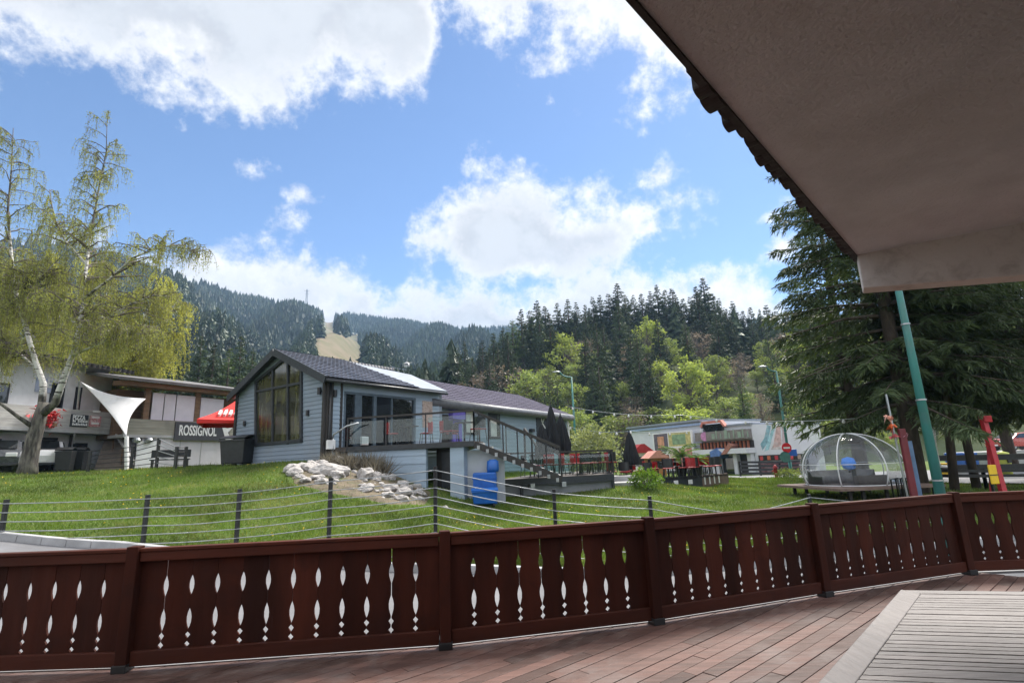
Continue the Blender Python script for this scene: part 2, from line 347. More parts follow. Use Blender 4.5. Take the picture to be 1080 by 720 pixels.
at = N(nt, 'ShaderNodeAttribute', _attribute_name='bare'); v = mapping(nt, (1, 1, 1))
fo = mixc(nt, smooth(nt, noise(nt, v, .05, 6), .35, .65), (.03, .045, .02), (.06, .07, .03)); sl = mixc(nt, smooth(nt, noise(nt, v, .04, 6), .35, .65), (.12, .115, .06), (.18, .145, .1))
nt.links.new(mixc(nt, at.outputs['Fac'], fo, sl), p.inputs['Base Color'])
n1, n2 = AZ.shape; idx = np.arange(n1 * n2).reshape(n1, n2); F4 = np.stack([idx[:-1, :-1], idx[1:, :-1], idx[1:, 1:], idx[:-1, 1:]], -1).reshape(-1, 4)
tm = npmesh('terrain', np.stack([TX, TY, TZ], -1).reshape(-1, 3), F4); atr = tm.attributes.new('bare', 'FLOAT', 'POINT'); atr.data.foreach_set('value', sk.ravel())
kind(link('terrain', tm, terr_mat, smooth=True), 'structure')

# pavement between the terrace and the lawn, with a kerb; the street on the right
kerb_px = [(-160, 11.2), (-60, 11.0), (0, 10.9), (130, 11.0), (250, 10.7), (349, 10.5), (450, 10.5), (570, 10.2), (700, 10.2), (800, 10.8), (900, 11.4), (1010, 12), (1200, 13)]
KL = [AX(px, d) for px, d in kerb_px]
def polyl(P, step):
    out = []
    for a, b in zip(P[:-1], P[1:]):
        n = max(1, int((b - a).length / step)); out += [a.lerp(b, i / n) for i in range(n)]
    return out + [P[-1]]
KLs = polyl(KL, .45)
pave_mat = M('pale pavement', (.145, .145, .155), .85, .1, 1.2, bump=.2, bscale=30, dirt=(.1, .1, .106), dirt_amt=.45)
rows_ = []
for q in KLs:
    row = []
    for t in np.linspace(0, 1, 26):
        x = q.x * (.25 + .75 * t); y = -3 + (q.y + 3) * t; row.append((x * 1., y))
    rows_.append(row)
arr = np.array(rows_); PZ = gh(arr[..., 0], arr[..., 1]) + .03
MB().grid([[(arr[i, j, 0], arr[i, j, 1], PZ[i, j]) for j in range(arr.shape[1])] for i in range(arr.shape[0])]).build('pavement', pave_mat)
kind(bpy.data.objects['pavement'], 'structure')
kb = MB(); kp = []
for q in KLs: kp.append(Vector((q.x, q.y + .09, ghz(q.x, q.y) + .06)))
for a, b in zip(kp[:-1], kp[1:]): kb.bar(a, a.lerp(b, .985), .16, .22)
kerb = kind(kb.build('kerb', concrete, bevel=.01), 'structure')
asphalt = M('asphalt', (.19, .19, .2), .9, .12, 2, bump=.3, bscale=60, dirt=(.12, .12, .125), dirt_amt=.5)
rr_ = [AX(745, 37.), AX(830, 36), AX(905, 33), AX(960, 29), AX(1010, 26), AX(1080, 24.5), AX(1250, 24)]
bk_ = [AX(745, 41.5), AX(830, 44), AX(905, 44), AX(960, 43), AX(1010, 42), AX(1080, 42), AX(1250, 44)]
fa, ba = polyl(rr_, .6), None
mb = MB(); pts = []
for i in range(61):
    t = i / 60 * (len(rr_) - 1); k = min(int(t), len(rr_) - 2); u_ = t - k; a = rr_[k].lerp(rr_[k + 1], u_); b = bk_[k].lerp(bk_[k + 1], u_); row = []
    for j in range(31):
        q = a.lerp(b, j / 30); row.append((q.x, q.y, 0))
    pts.append(row)
arr = np.array(pts); arr[..., 2] = gh(arr[..., 0], arr[..., 1]) + .06
kind(mb.grid([[tuple(arr[i, j]) for j in range(31)] for i in range(61)]).build('road', asphalt), 'structure')

# ================================================================== the terrace: deck, railing, table, roof
POSTS = [G(130, 707, 0), G(470, 683, 0), G(692, 657, 0), G(870, 628, 0), G(1022, 605, 0)]
lft = G(-150, 716, 0); rgt = G(1190, 599, 0)
LINE = [Vector((lft.x, lft.y, 0))] + [Vector((p.x, p.y, 0)) for p in POSTS] + [Vector((rgt.x, rgt.y, 0))]
deck_wood = M('worn red deck boards', (.088, .047, .039), .6, .25, 2.2, stretch=(1, 7, 1), rot=(0, 0, R(-41)), bump=.25, bscale=14, island=.4, dirt=(.135, .106, .1), dirt_amt=.65, dirt_scale=1.3, spec=.3)
rail_wood = M('dark red stained timber', (.04, .0098, .0055), .75, .35, 3.5, stretch=(1, 1, .12), bump=.3, bscale=14, island=.38, dirt=(.022, .007, .005), dirt_amt=.6, dirt_scale=2.2, spec=.15)
rail_wood_h = M('dark red stained rail timber', (.055, .0133, .007), .7, .3, 3.5, stretch=(.15, .15, 1), bump=.3, bscale=12, island=.1, dirt=(.036, .01, .007), dirt_amt=.6, dirt_scale=2.2, spec=.2)
DD = Vector((math.cos(R(41)), math.sin(R(41)), 0)); DN = Vector((-DD.y, DD.x, 0))
def reach(q):                                # distance along DD from q until the railing line is crossed (+ ledge)
    best = 14.
    for a, b in zip(LINE[:-1], LINE[1:]):
        e = b - a; den = DD.x * e.y - DD.y * e.x
        if abs(den) < 1e-6: continue
        w = a - q; t = (w.x * e.y - w.y * e.x) / den; s_ = (w.x * DD.y - w.y * DD.x) / den
        if -1e-4 <= s_ <= 1.0001 and t > 0 : best = min(best, t)
    return best
db = MB(); W_ = .118
for i in range(-44, 62):
    o0 = DN * (i * W_); st = o0 - DD * 5.0
    def endp(off):
        q = st + DN * off; return reach(q) + .10 / max(.25, abs(1))
    L0, L1 = endp(.003), endp(W_ - .003)
    if min(L0, L1) < .3: continue
    t = -random.uniform(0, 2.2); Lm = min(L0, L1)
    while t < max(L0, L1):
        t2 = t + random.uniform(1.6, 2.9)
        a = max(t, 0)
        e0, e1 = (L0, L1) if t2 + .5 > Lm else (t2 - .004, t2 - .004)
        zz = random.uniform(-.0025, .0025)
        if a < Lm - .02:
            pl = [st + DN * .003 + DD * a, st + DN * .003 + DD * e0, st + DN * (W_ - .003) + DD * e1, st + DN * (W_ - .003) + DD * a]
            db.slab(pl, -.03, zz)
        t = t2
        if t + .0 > Lm or (e0, e1) == (L0, L1): break
kind(db.build('deck_floor', deck_wood, bevel=.004), 'structure')
joist = MB()
joist.slab([LINE[0] + Vector((0, -7, 0))] + [p + Vector((0, -.02, 0)) for p in LINE] + [LINE[-1] + Vector((0, -9, 0))], -.2, -.045)
kind(joist.build('deck_base', dark_void), 'structure')

rail = thing('deck_railing', 'dark red alpine timber railing with cut-out plank panels along the terrace edge', 'railing', (0, 5.2, 0))
TOP = .97
def plank_polys(L, pitch):
    n = max(1, round(L / pitch)); p = L / n; zs = [.10, .15, .172, .195, .215, .245, .268, .285, .31, .345, .385, .42, .445, .46, .5, .56, .585, .62, .65, .68, .71, .73, .78, .89]
    def half(z, k):
        h = k
        for c, hh, hw in ((.172, .022, .024), (.245, .024, .024)):
            h = max(h, hw * (1 - abs(z - c) / hh))
        for c, hh, hw in ((.372, .088, .0235), (.645, .085, .0235)):
            t = abs(z - c) / hh
            if t < 1: h = max(h, hw * (1 - t * t))
        return h
    gaps = [random.choice([.0006, .0008, .001, .0025, .004]) for _ in range(n + 1)]
    out = []
    for i in range(n):
        l = [(i * p + (half(z, gaps[i]) if i else .001), z) for z in zs]; r = [((i + 1) * p - (half(z, gaps[i + 1]) if i < n - 1 else .001), z) for z in zs]
        out.append(l + r[::-1])
    return out
wh_flash = M('white edge flashing', (.26, .26, .27), .5, .1, 4, dirt=(.3, .28, .27), dirt_amt=.6, dirt_scale=3)
for a, b in zip(LINE[:-1], LINE[1:]):
    fr = Fr(a, b - a); L = (b - a).length
    pm = MB()
    for po in plank_polys(L - .1, .213):
        pm.prism([(x + .05, z) for x, z in po], -.034, -.012 - random.uniform(0, .004), fr)
    pm.build('plank_panel', rail_wood, rail, bevel=.002)
    MB().box(.052, L - .052, -.01, .03, .86, TOP - .03, fr).box(.0, L, -.045, .04, TOP - .029, TOP, fr).build('top_rail', rail_wood_h, rail, bevel=.006)
    MB().box(.052, L - .052, -.01, .03, .035, .15, fr).build('bottom_rail', rail_wood_h, rail, bevel=.006)
    MB().box(.0, L, -.16, -.045, -.02, .0085, fr).build('edge_flashing', wh_flash, rail)
for i, p in enumerate(LINE[1:-1]):
    d = (LINE[i + 2] - LINE[i]).normalized(); fr = Fr(p, d)
    q = MB(); q.box(-.05, .05, -.04, .06, .002, TOP + .02, fr); q.build('post', rail_wood, rail, bevel=.008)
    MB().box(-.06, .06, -.05, .075, .001, .06, fr).build('post_shoe', black_metal, rail, bevel=.004)

# table with a many-sided slatted top
tw = M('weathered grey table slats', (.12, .103, .1), .55, .22, 3, stretch=(1, 9, 1), rot=(0, 0, R(11)), bump=.2, bscale=12, island=.12, dirt=(.15, .132, .128), dirt_amt=.5, dirt_scale=2)
tw2 = M('weathered grey table frame', (.135, .117, .113), .55, .15, 3, stretch=(7, 1, 1), rot=(0, 0, R(45)), bump=.2, bscale=12, dirt=(.14, .12, .12), dirt_amt=.4, dirt_scale=2)
T0 = G(950, 621, .75); T1 = G(862, 720, .75); e1 = (G(1080, 622.5, .75) - T0); e1.z = 0; e1.normalize(); e0 = (T1 - T0); e0.z = 0; e0.normalize()
T0.z = 0; Lw = 1.75
n1_ = Vector((e1.y, -e1.x, 0));  n1_ = n1_ if n1_.y < 0 else -n1_
# octagon-like outline: long left edge, far edge, then mirrored
ctr = T0 + e1 * .8 + n1_ * 1.05
P0 = T0; P1 = T0 + e0 * 1.95; P2 = P1 + n1_ * .7; mid = T0 + e1 * .62
def mirr(p): k = (p - mid).dot(e1); return p - e1 * (2 * k)
outl = [P0, P1, P2, mirr(P2), mirr(P1), mirr(P0)]
tb = thing('slatted_table', 'weathered grey wooden table with slatted top and broad frame on the terrace', 'table', (ctr.x, ctr.y, 0))
def inset(poly, d):
    n = len(poly); c = sum(poly, Vector()) / n; L = []
    for i in range(n):
        a, b, c_ = poly[i - 1], poly[i], poly[(i + 1) % n]
        d1 = (b - a).normalized(); d2 = (c_ - b).normalized(); m1 = Vector((-d1.y, d1.x, 0)); m2 = Vector((-d2.y, d2.x, 0))
        if m1.dot(c - a) < 0: m1 = -m1
        if m2.dot(c - b) < 0: m2 = -m2
        h = (m1 + m2); h = h / max(.2, h.dot(m1)); L.append(b + h * d)
    return L
inn = inset(outl, .105)
fm = MB()
for i in range(len(outl)):
    if i == len(outl) - 1: continue            # the far edge is closed by the first slat
    j = (i + 1) % len(outl); fm.slab([outl[i], outl[j], inn[j], inn[i]], .715, .75)
fm.build('table_frame', tw2, tb, bevel=.004)
def cliprow(y0, y1):                          # slat between offsets y0..y1 from the far edge
    def xr(y):
        xs = []
        poly = [outl[0]] + inn[1:5] + [outl[5]]
        for a, b in zip(poly, poly[1:] + poly[:1]):
            ya, yb = (a - T0).dot(n1_), (b - T0).dot(n1_)
            if (ya - y) * (yb - y) <= 0 and abs(ya - yb) > 1e-6:
                t = (y - ya) / (yb - ya); xs.append((a.lerp(b, t) - T0).dot(e1))
        return min(xs) + .004, max(xs) - .004
    (a0, a1), (b0, b1) = xr(y0), xr(y1)
    return [T0 + e1 * a0 + n1_ * y0, T0 + e1 * a1 + n1_ * y0, T0 + e1 * b1 + n1_ * y1, T0 + e1 * b0 + n1_ * y1]
sm = MB(); y = .002; k = 0; tot = (P2 - T0).dot(n1_) - .11
y = .0
inn_l = (inn[1] - inn[0]).normalized()
sl_off = [.05] + [0] * 60
while y < tot - .03:
    w = .05 if k % 8 else .085
    a, b = y + .003, min(y + w - .004, tot)
    q = cliprow(max(a, .004), b); sm.slab(q, .718, .746 + random.uniform(-.0015, .0015)); y += w; k += 1
sm.build('table_slats', tw, tb, bevel=.003)
MB().box(-.75, .75, -.05, .05, .64, .712, Fr(ctr, e1)).box(-.05, .05, -.8, .8, .655, .714, Fr(ctr, e1)).build('cross_bar', tw2, tb, bevel=.004)
for sx in (-.55, .55):
    for sy in (-.6, .6):
        q = ctr + e1 * sx + n1_ * sy; MB().box(q.x - .035, q.x + .035, q.y - .035, q.y + .035, .002, .64).build('leg', tw2, tb, bevel=.005)

# roof overhang above the terrace, part of the house behind the camera
stucco = M('rough beige stucco', (.6, .61, .635), .92, .1, 2, bump=1., bscale=45, dirt=(.5, .49, .485), dirt_amt=.5, dirt_scale=.7)
stucco2 = M('smooth beige concrete', (.52, .49, .475), .9, .08, 2, bump=.35, bscale=30, dirt=(.14, .11, .1), dirt_amt=.35, dirt_scale=6)
tile_dark = M('dark roof tiles', (.02, .014, .014), .7, .35, 6, bump=.3)
ZS = 3.0
E1 = G(904, 269, ZS); E0 = G(672, 0, ZS); ed = (E1 - E0); ed.z = 0; ed.normalize(); B1 = G(1080, 235, ZS); bd = (B1 - E1); bd.z = 0; bd.normalize(); en = Vector((ed.y, -ed.x, 0))
house = thing('house_roof', 'overhanging house roof with beige stucco soffit, dark tile edge and plastered wall', 'roof', (E1.x, E1.y, 0))
s0 = E1 - ed * 16
def P3(p, z): return Vector((p.x, p.y, z))
sof = [s0, E1, E1 + bd * 4.2, s0 + en * 4.2]
MB().slab(sof, ZS, ZS + .16).build('soffit', stucco, house)
bt = A(905, 304, E1.y); bt2 = A(1080, 289.5, B1.y); dz0 = ZS - bt.z; dz1 = dz0 + (ZS - bt2.z - dz0) / (B1 - E1).length * 4.2
nb = Vector((bd.y, -bd.x, 0)); nb = nb if nb.y > 0 else -nb   # away from the camera
bm_ = MB(); L_ = 4.2
th = .17
vs = []
for off in (0, th):
    for s_, dz in ((0, dz0), (L_, dz1)):
        q = E1 + bd * s_ + nb * off
        vs += [P3(q, ZS - dz), P3(q, ZS + .17)]
bm_.add(vs, [(0, 1, 3, 2), (4, 6, 7, 5), (0, 2, 6, 4), (1, 5, 7, 3), (0, 4, 5, 1), (2, 3, 7, 6)]).build('end_beam', stucco2, house, bevel=.008)
fr_e = Fr(P3(s0, 0), ed)
tl = MB(); Lt = (E1 - s0).length + .12; kf = (G(737, 66, ZS) - s0).dot(ed)
i = 0; x = 0.
while x < Lt:
    w = .1 * random.uniform(.8, 1.2); j_ = random.uniform(-.01, .01); out_ = .055 if x > kf else .018
    tl.lathe((0, 0, 0), [], 3) if False else None
    c0 = fr_e.p(x + w / 2, -.25, 0); cs = [];
    prof = []
    for k in range(9):
        t = math.pi * k / 8; prof.append((x + w / 2 - math.cos(t) * w * .5, ZS + .01 + j_ - math.sin(t) * (.022 if x > kf else .0)))
    prof += [(px_, pz_ + .05) for px_, pz_ in prof[::-1]]
    tl.prism(prof, -out_ - (.004 + .011 * random.choice((-1, 0, 1)) if x > kf else 0), -.002 if x > kf else -.001, fr_e)
    x += w
tl.box(0, kf, -.022, -.001, ZS - .012, ZS + .05, fr_e).box(kf, Lt, -.03, -.001, ZS - .012, ZS + .05, fr_e)
tl.build('tile_edge', tile_dark, house)
w0 = E1 - ed * 9.0
MB().slab([w0 + en * 3.59, w0 - en * 5.5, w0 - en * 5.5 - ed * .3, w0 + en * 3.59 - ed * .3], .0, ZS - .002).build('added_shade_wall', stucco2, house); MB().slab([w0 - en * .2, w0 - en * 5.5, w0 - en * 5.5 - ed * .3, w0 - en * .2 - ed * .3], ZS, ZS + 2.6).build('added_shade_gable', stucco2, house)  # unseen wing walls added behind the camera to keep rear sky off the deck
hw = s0 + en * 3.6
MB().slab([hw, hw + ed * 16, hw + ed * 16 + en * .3, hw + en * .3], .0, ZS).build('wall', stucco2, house)
rf = MB(); a0 = P3(s0 - en * .1, ZS + .17); a1 = P3(E1 + ed * .12 - en * .1, ZS + .17); b0 = P3(s0 + en * 4.2, ZS + 2.2); b1 = P3(E1 + ed * .12 + en * 4.2, ZS + 2.2)
up = Vector((0, 0, .1)); rf.add([a0, a1, b1, b0, a0 + up, a1 + up, b1 + up, b0 + up], [(0, 1, 2, 3), (7, 6, 5, 4), (0, 4, 5, 1), (1, 5, 6, 2), (2, 6, 7, 3), (3, 7, 4, 0)])
rf.build('roof_slope', tile_dark, house)

# ================================================================== lawn fence: black posts, thin light rails
fpx = [(-120, 512, 10.9), (7, 528, 11.0), (156, 523, 11.2), (253, 517, 11.15), (349, 505, 11.1), (459, 493, 11.2), (584, 517, 11.3), (685, 524.5, 11.6), (781, 540, 12.2), (853, 522, 13.6), (985, 534, 14.6)]
fence = thing('rail_fence', 'low lawn fence of black posts and thin pale metal rails', 'fence', (AX(459, 11.2).x, 11.2, 0))
rail_m = M('pale steel rail', (.3, .315, .33), .5, .2, 8, metal=.25)
tops = [A(*f) for f in fpx]
for t in tops:
    zb = ghz(t.x, t.y) - .15; MB().box(t.x - .035, t.x + .035, t.y - .035, t.y + .035, zb, t.z + .03).build('post', black_metal, fence, bevel=.004)
for a, b in zip(tops[:-1], tops[1:]):
    for k in range(10):
        dz = .05 + .172 * k; pts = []
        for i in range(13):
            q = a.lerp(b, i / 12); z = q.z - dz; g = ghz(q.x, q.y)
            if z > g + .02: pts.append(Vector((q.x, q.y - .045, z - .012 * math.sin(math.pi * i / 12) * (1 + .5 * k % 2))))
            elif len(pts) > 1: break
            else: pts = []
        if len(pts) > 1: MB().tube(pts, .0105, 6).build('rail', rail_m, fence, smooth=True)

# ================================================================== the grey chalet restaurant (gabled cottage), its terrace and the long building
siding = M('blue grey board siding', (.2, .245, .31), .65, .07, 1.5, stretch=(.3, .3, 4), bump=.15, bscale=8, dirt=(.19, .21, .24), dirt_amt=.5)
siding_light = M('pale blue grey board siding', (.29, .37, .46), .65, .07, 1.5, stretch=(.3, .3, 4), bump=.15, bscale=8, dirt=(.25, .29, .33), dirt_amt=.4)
char_frame = M('charcoal frame', (.018, .022, .028), .45, .25, 5)
slate_frame = M('slate blue frame', (.07, .1, .13), .45, .2, 5)
timber_black = M('blackened timber', (.028, .025, .024), .7, .3, 4, stretch=(1, 1, .2), bump=.3)
wood_brown = M('brown timber', (.17, .1, .055), .7, .25, 4, stretch=(.3, .3, 2), bump=.2)
wood_grey = M('weathered grey boards', (.36, .35, .345), .8, .2, 3, stretch=(.2, .2, 3), bump=.25, rows=.19, rowdepth=.8, dirt=(.24, .23, .22), dirt_amt=.5)
EZ = 4.95
RC, LC, EC = Vector((-7.13, 20.12, 0)), Vector((-12.61, 24.17, 0)), Vector((-3.57, 25.21, 0))
fg, fs = wallfr(LC, RC), wallfr(RC, EC); WG, WS = (RC - LC).length, (EC - RC).length
cot = thing('cottage', 'blue grey gabled cottage with tall triangular window and black tiled roof', 'cottage', ((LC.x + EC.x) / 2, (LC.y + EC.y) / 2, 1.5))
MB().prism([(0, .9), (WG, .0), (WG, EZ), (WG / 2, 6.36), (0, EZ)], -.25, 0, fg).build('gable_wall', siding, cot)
def clad(fr, iv, z0, z1, h, mat, par, y=.001):
    m = MB(); z = z0
    while z < z1 - .03:
        zt = min(z + h, z1) - .002
        for a, b in iv((z + zt) / 2):
            if b - a > .05: m.add([fr.p(a, y, z), fr.p(b, y, z), fr.p(b, y + .028, z), fr.p(a, y + .028, z), fr.p(a, y, zt), fr.p(b, y, zt), fr.p(b, y + .007, zt), fr.p(a, y + .007, zt)], [(0, 1, 2, 3), (7, 6, 5, 4), (0, 4, 5, 1), (1, 5, 6, 2), (2, 6, 7, 3), (3, 7, 4, 0)])
        z += h
    return m.build('cladding', mat, par)
def cutpoly(poly, z):
    xs = []
    for (xa, za), (xb, zb) in zip(poly, poly[1:] + poly[:1]):
        if (za - z) * (zb - z) < 0: xs.append(xa + (z - za) / (zb - za) * (xb - xa))
    return (min(xs), max(xs)) if len(xs) > 1 else None
# gable window: recessed panes in a charcoal frame
gw = [fg.at(*p) for p in ((271, 469), (319, 464.5), (319, 389), (300, 379.5), (271, 403))]
pane_mottle = M('gold brown mottled window pane', (.05, .05, .022), .05, .85, 2.2, stretch=(2.2, 2.2, .35), spec=.9, dirt=(.015, .016, .018), dirt_amt=.8, dirt_scale=1.2)  # gold and dark mottling painted into the pane colour itself, no curtains modelled
MB().prism(gw, -.01, .012, fg).build('window_glass', pane_mottle, cot)
def ivg(z):
    a, b = (0.02, WG - .13) if z < EZ else (WG / 2 * (z - EZ) / 1.41 + .03, WG - WG / 2 * (z - EZ) / 1.41 - .03); c = cutpoly(gw, z)
    return [(a, c[0]), (c[1], b)] if c else [(a, b)]
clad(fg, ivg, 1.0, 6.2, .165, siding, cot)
wf = MB()
def fbar(mb, fr, a, b, w, y0, y1):
    a = Vector((a[0], 0, a[1])); b = Vector((b[0], 0, b[1])); d = (b - a).normalized(); s_ = Vector((-d.z, 0, d.x)) * w / 2
    return mb.prism([(q.x, q.z) for q in (a - s_ - d * w * .48, b - s_ + d * w * .48, b + s_ + d * w * .48, a + s_ - d * w * .48)], y0, y1, fr)
for a, b in zip(gw, gw[1:] + gw[:1]): fbar(wf, fg, a, b, .13, .013, .09)
for x, t in ((288.5, 389), (304.5, 382)):
    fbar(wf, fg, fg.at(x, 467), fg.at(x, t), .1, .014, .075)
fbar(wf, fg, fg.at(271, 413), fg.at(319, 403.5), .1, .015, .07)
wf.build('window_frame', char_frame, cot, bevel=.006)
lampm = MB()
for px, py in ((259.5, 446.5), (326, 435.5)):
    x, z = fg.at(px, py); w1 = MB().tube([fg.p(x, .08, z - .11), fg.p(x, .08, z + .11)], .06, 10).box(x - .03, x + .03, 0, .06, z - .05, z + .05, fg); w1.build('wall_lamp', black_metal, cot)
# black corner timbers, downpipe and gable boards
MB().box(WG - .12, WG + .02, .003, .1, .6, EZ, fg).build('corner_post', timber_black, cot, bevel=.008); MB().box(-.02, .12, .003, .1, 1.0, EZ, fg).build('corner_post', timber_black, cot, bevel=.008)
# side wall in pieces round the glazed doors
gx0, gx1, gz0, gz1 = fs.at(362, 440)[0], fs.at(438, 440)[0], 2.2, fs.at(400, 416)[1]
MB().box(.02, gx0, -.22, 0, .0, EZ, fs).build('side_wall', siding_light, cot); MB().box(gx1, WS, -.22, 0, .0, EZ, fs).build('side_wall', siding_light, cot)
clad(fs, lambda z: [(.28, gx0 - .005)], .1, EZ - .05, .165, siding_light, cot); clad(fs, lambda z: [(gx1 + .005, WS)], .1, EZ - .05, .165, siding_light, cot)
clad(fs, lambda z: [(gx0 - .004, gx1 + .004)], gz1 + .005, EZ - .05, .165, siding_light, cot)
MB().box(gx0, gx1, -.215, -.003, gz1, EZ - .003, fs).build('door_header', siding_light, cot); MB().box(gx0, gx1, -.215, -.003, .0, gz0 - .003, fs).build('door_sill_wall', siding_light, cot)
MB().box(.0, .26, .003, .09, .6, EZ - .02, fs).box(.62, .74, .003, .03, .6, EZ - .02, fs).build('corner_cladding', timber_black, cot, bevel=.01)
fm = MB(); fm.box(gx0, gx1, -.12, .04, gz1 - .1, gz1, fs)
for px, w in ((363, .09), (377.5, .34), (395, .16), (413, .07), (437, .12)):
    x = fs.at(px, 440)[0]; fm.box(x - w / 2, x + w / 2, -.1, .03, gz0, gz1 - .1, fs)
fm.build('door_frame', slate_frame, cot, bevel=.006)
for a, b in ((364, 375.5), (380, 393), (413.5, 435.5)):
    x0, x1 = fs.at(a, 440)[0], fs.at(b, 440)[0]; MB().box(x0, x1, -.06, -.045, gz0 + .05, gz1 - .11, fs).build('door_glass', glass_dark, cot)
x0, x1 = fs.at(445, 432)[0], fs.at(455.5, 432)[0]
br = M('menu board print', (.42, .34, .3), .7, .25, 9, stretch=(1, 1, 3), dirt=(.2, .14, .12), dirt_amt=.8, dirt_scale=7)
MB().box(x0, x1, .003, .04, 3.2, EZ - .55, fs).build('menu_board', br, cot)
for px, py in ((351.5, 415), (339.5, 412.5)):
    fr = fs if px > 345 else fg; x, z = fr.at(px, py); MB().tube([fr.p(x, .12, z - .13), fr.p(x, .12, z + .13)], .075, 10).box(x - .03, x + .03, 0, .1, z - .04, z + .04, fr).build('wall_lamp', black_metal, cot)
for px, py in ((346, 469), (381.5, 465)):
    x, z = fs.at(px, py); MB().box(x - .17, x + .17, .1, .22, z - .17, z + .17, fs).build('meter_box', white_paint, cot, bevel=.02)
# interior
inn_wood = M('warm interior boards', (.1, .06, .04), .7, .3, 3, stretch=(.3, .3, 2))
MB().box(gx0 - .4, gx1 + .4, -3.2, -3.1, 2.0, EZ, fs).build('back_partition', inn_wood, cot)
MB().box(.2, WS, -3.1, -.23, 2.05, 2.18, fs).build('interior_floor', inn_wood, cot)
nI = -fs.n; back0, back1 = LC, LC + (EC - RC)
MB().slab([LC, back1, back1 - fs.n * -.25, LC - fs.n * -.25], .8, EZ).build('back_wall', siding, cot)
fe = wallfr(EC, back1); MB().prism([(0, .0), (WG, .0), (WG, EZ), (WG / 2, 6.36), (0, EZ)], .0, .2, fe).build('rear_gable_wall', siding, cot)
# roof: two slopes, black barge boards
al = fs.ex; ac = -fg.ex                       # along the eave, across towards the back
rd = (ac * (WG / 2) + Vector((0, 0, 1.47))).normalized()
roof_t = tilemat('black glazed roof tiles', (.045, .046, .06), tuple(al), tuple(rd), .2, .31, .32, .0, .03, (.08, .08, .1))
ra0 = RC + Vector((0, 0, EZ)) - al * .3; Ls = math.hypot(WG / 2, 1.47)
xe = fs.at(437, 411)[0] + .3; Lr = WS + .3 + .2
def slope(mb, base, along, up_, l0, l1, u0, u1, th):
    nn = along.cross(up_).normalized();  nn = nn if nn.z > 0 else -nn
    pts = [base + along * l + up_ * u for l, u in ((l0, u0), (l1, u0), (l1, u1), (l0, u1))]
    return mb.add(pts + [p + nn * th for p in pts], [(0, 1, 2, 3), (7, 6, 5, 4), (0, 1, 5, 4), (1, 2, 6, 5), (2, 3, 7, 6), (3, 0, 4, 7)])
rx_top = xe - 1.0
nn = al.cross(rd).normalized(); nn = nn if nn.z > 0 else -nn
def polyslope(base, along, up_, poly, th):
    pts = [base + along * l + up_ * u for l, u in poly]; n = len(pts)
    return MB().add(pts + [p + nn * th for p in pts], [tuple(range(n)), tuple(range(2 * n - 1, n - 1, -1))] + [(i, (i + 1) % n, n + (i + 1) % n, n + i) for i in range(n)])
polyslope(ra0, al, rd, [(0, -.35), (xe, -.35), (xe - 1.4, Ls + .0), (0, Ls + .0)], .10).build('roof', roof_t, cot)
def tile_relief(base, along, up_, nrm, l0, l1f, u0, u1, pan, course, h0):
    us = []; u_ = u0
    while u_ < u1 - .02: us += [(u_, 1), (min(u1, u_ + course) - .004, 0)]; u_ += course
    nl = int((l1f(u0) - l0) / (pan / 6)); rows = []
    for u_, k in us:
        row = []
        for i in range(nl + 1):
            l = min(l0 + i * pan / 6, l1f(u_)); w = abs(math.sin(math.pi * (l - l0) / pan)) ** .6; row.append(base + along * l + up_ * u_ + nrm * (h0 + .024 * w + .026 * k))
        rows.append(row)
    return MB().grid(rows)
tile_relief(ra0, al, rd, nn, 0, lambda u: xe - 1.4 * (u + .35) / (Ls + .35), -.36, Ls, .2, .31, .105).build('roof_tiles', roof_t, cot)
sheet = M('bare metal roof sheet', (.24, .27, .32), .75, .1, 2, spec=.2)
rfr = Fr(ra0, al, rd); q3, q4 = rfr.at(434, 398), rfr.at(398, 389)
polyslope(ra0, al, rd, [(xe + .004, -.35), (Lr, -.35), (q3[0], min(q3[1], Ls)), (xe + .004 - 1.4 * (min(q4[1], Ls - .3) + .35) / (Ls + .35), min(q4[1], Ls - .3))], .11).build('roof_sheet', sheet, cot)
rd2 = (-ac * (WG / 2) + Vector((0, 0, 1.47))).normalized(); lb0 = LC + Vector((0, 0, EZ)) - al * .3
nn2 = al.cross(rd2).normalized(); nn_s = nn; nn = nn2 if nn2.z > 0 else -nn2
polyslope(lb0, al, rd2, [(0, -.35), (Lr, -.35), (Lr, Ls - .002), (0, Ls - .002)], .13).build('roof', roof_t, cot); nn = nn_s
ap = RC + ac * (WG / 2) + Vector((0, 0, EZ + 1.47)) - al * .32
bb = MB(); e_r = ra0 - al * .02 - rd * .38; e_l = lb0 - al * .02 - rd2 * .38
bb.bar(e_r + Vector((0, 0, .0)), ap, .05, .3, nn_s).bar(e_l, ap, .05, .3, nn)
bb.build('barge_board', char_frame, cot)
gut = MB().tube([ra0 + al * .0 - rd * .42, ra0 + al * Lr - rd * .42], .06, 8); gut.build('gutter', char_frame, cot, smooth=True)
MB().tube([RC + al * .1 + fs.n * .12 + Vector((0, 0, z)) for z in (.8, 4.75)], .045, 8).build('downpipe', black_metal, cot, smooth=True)

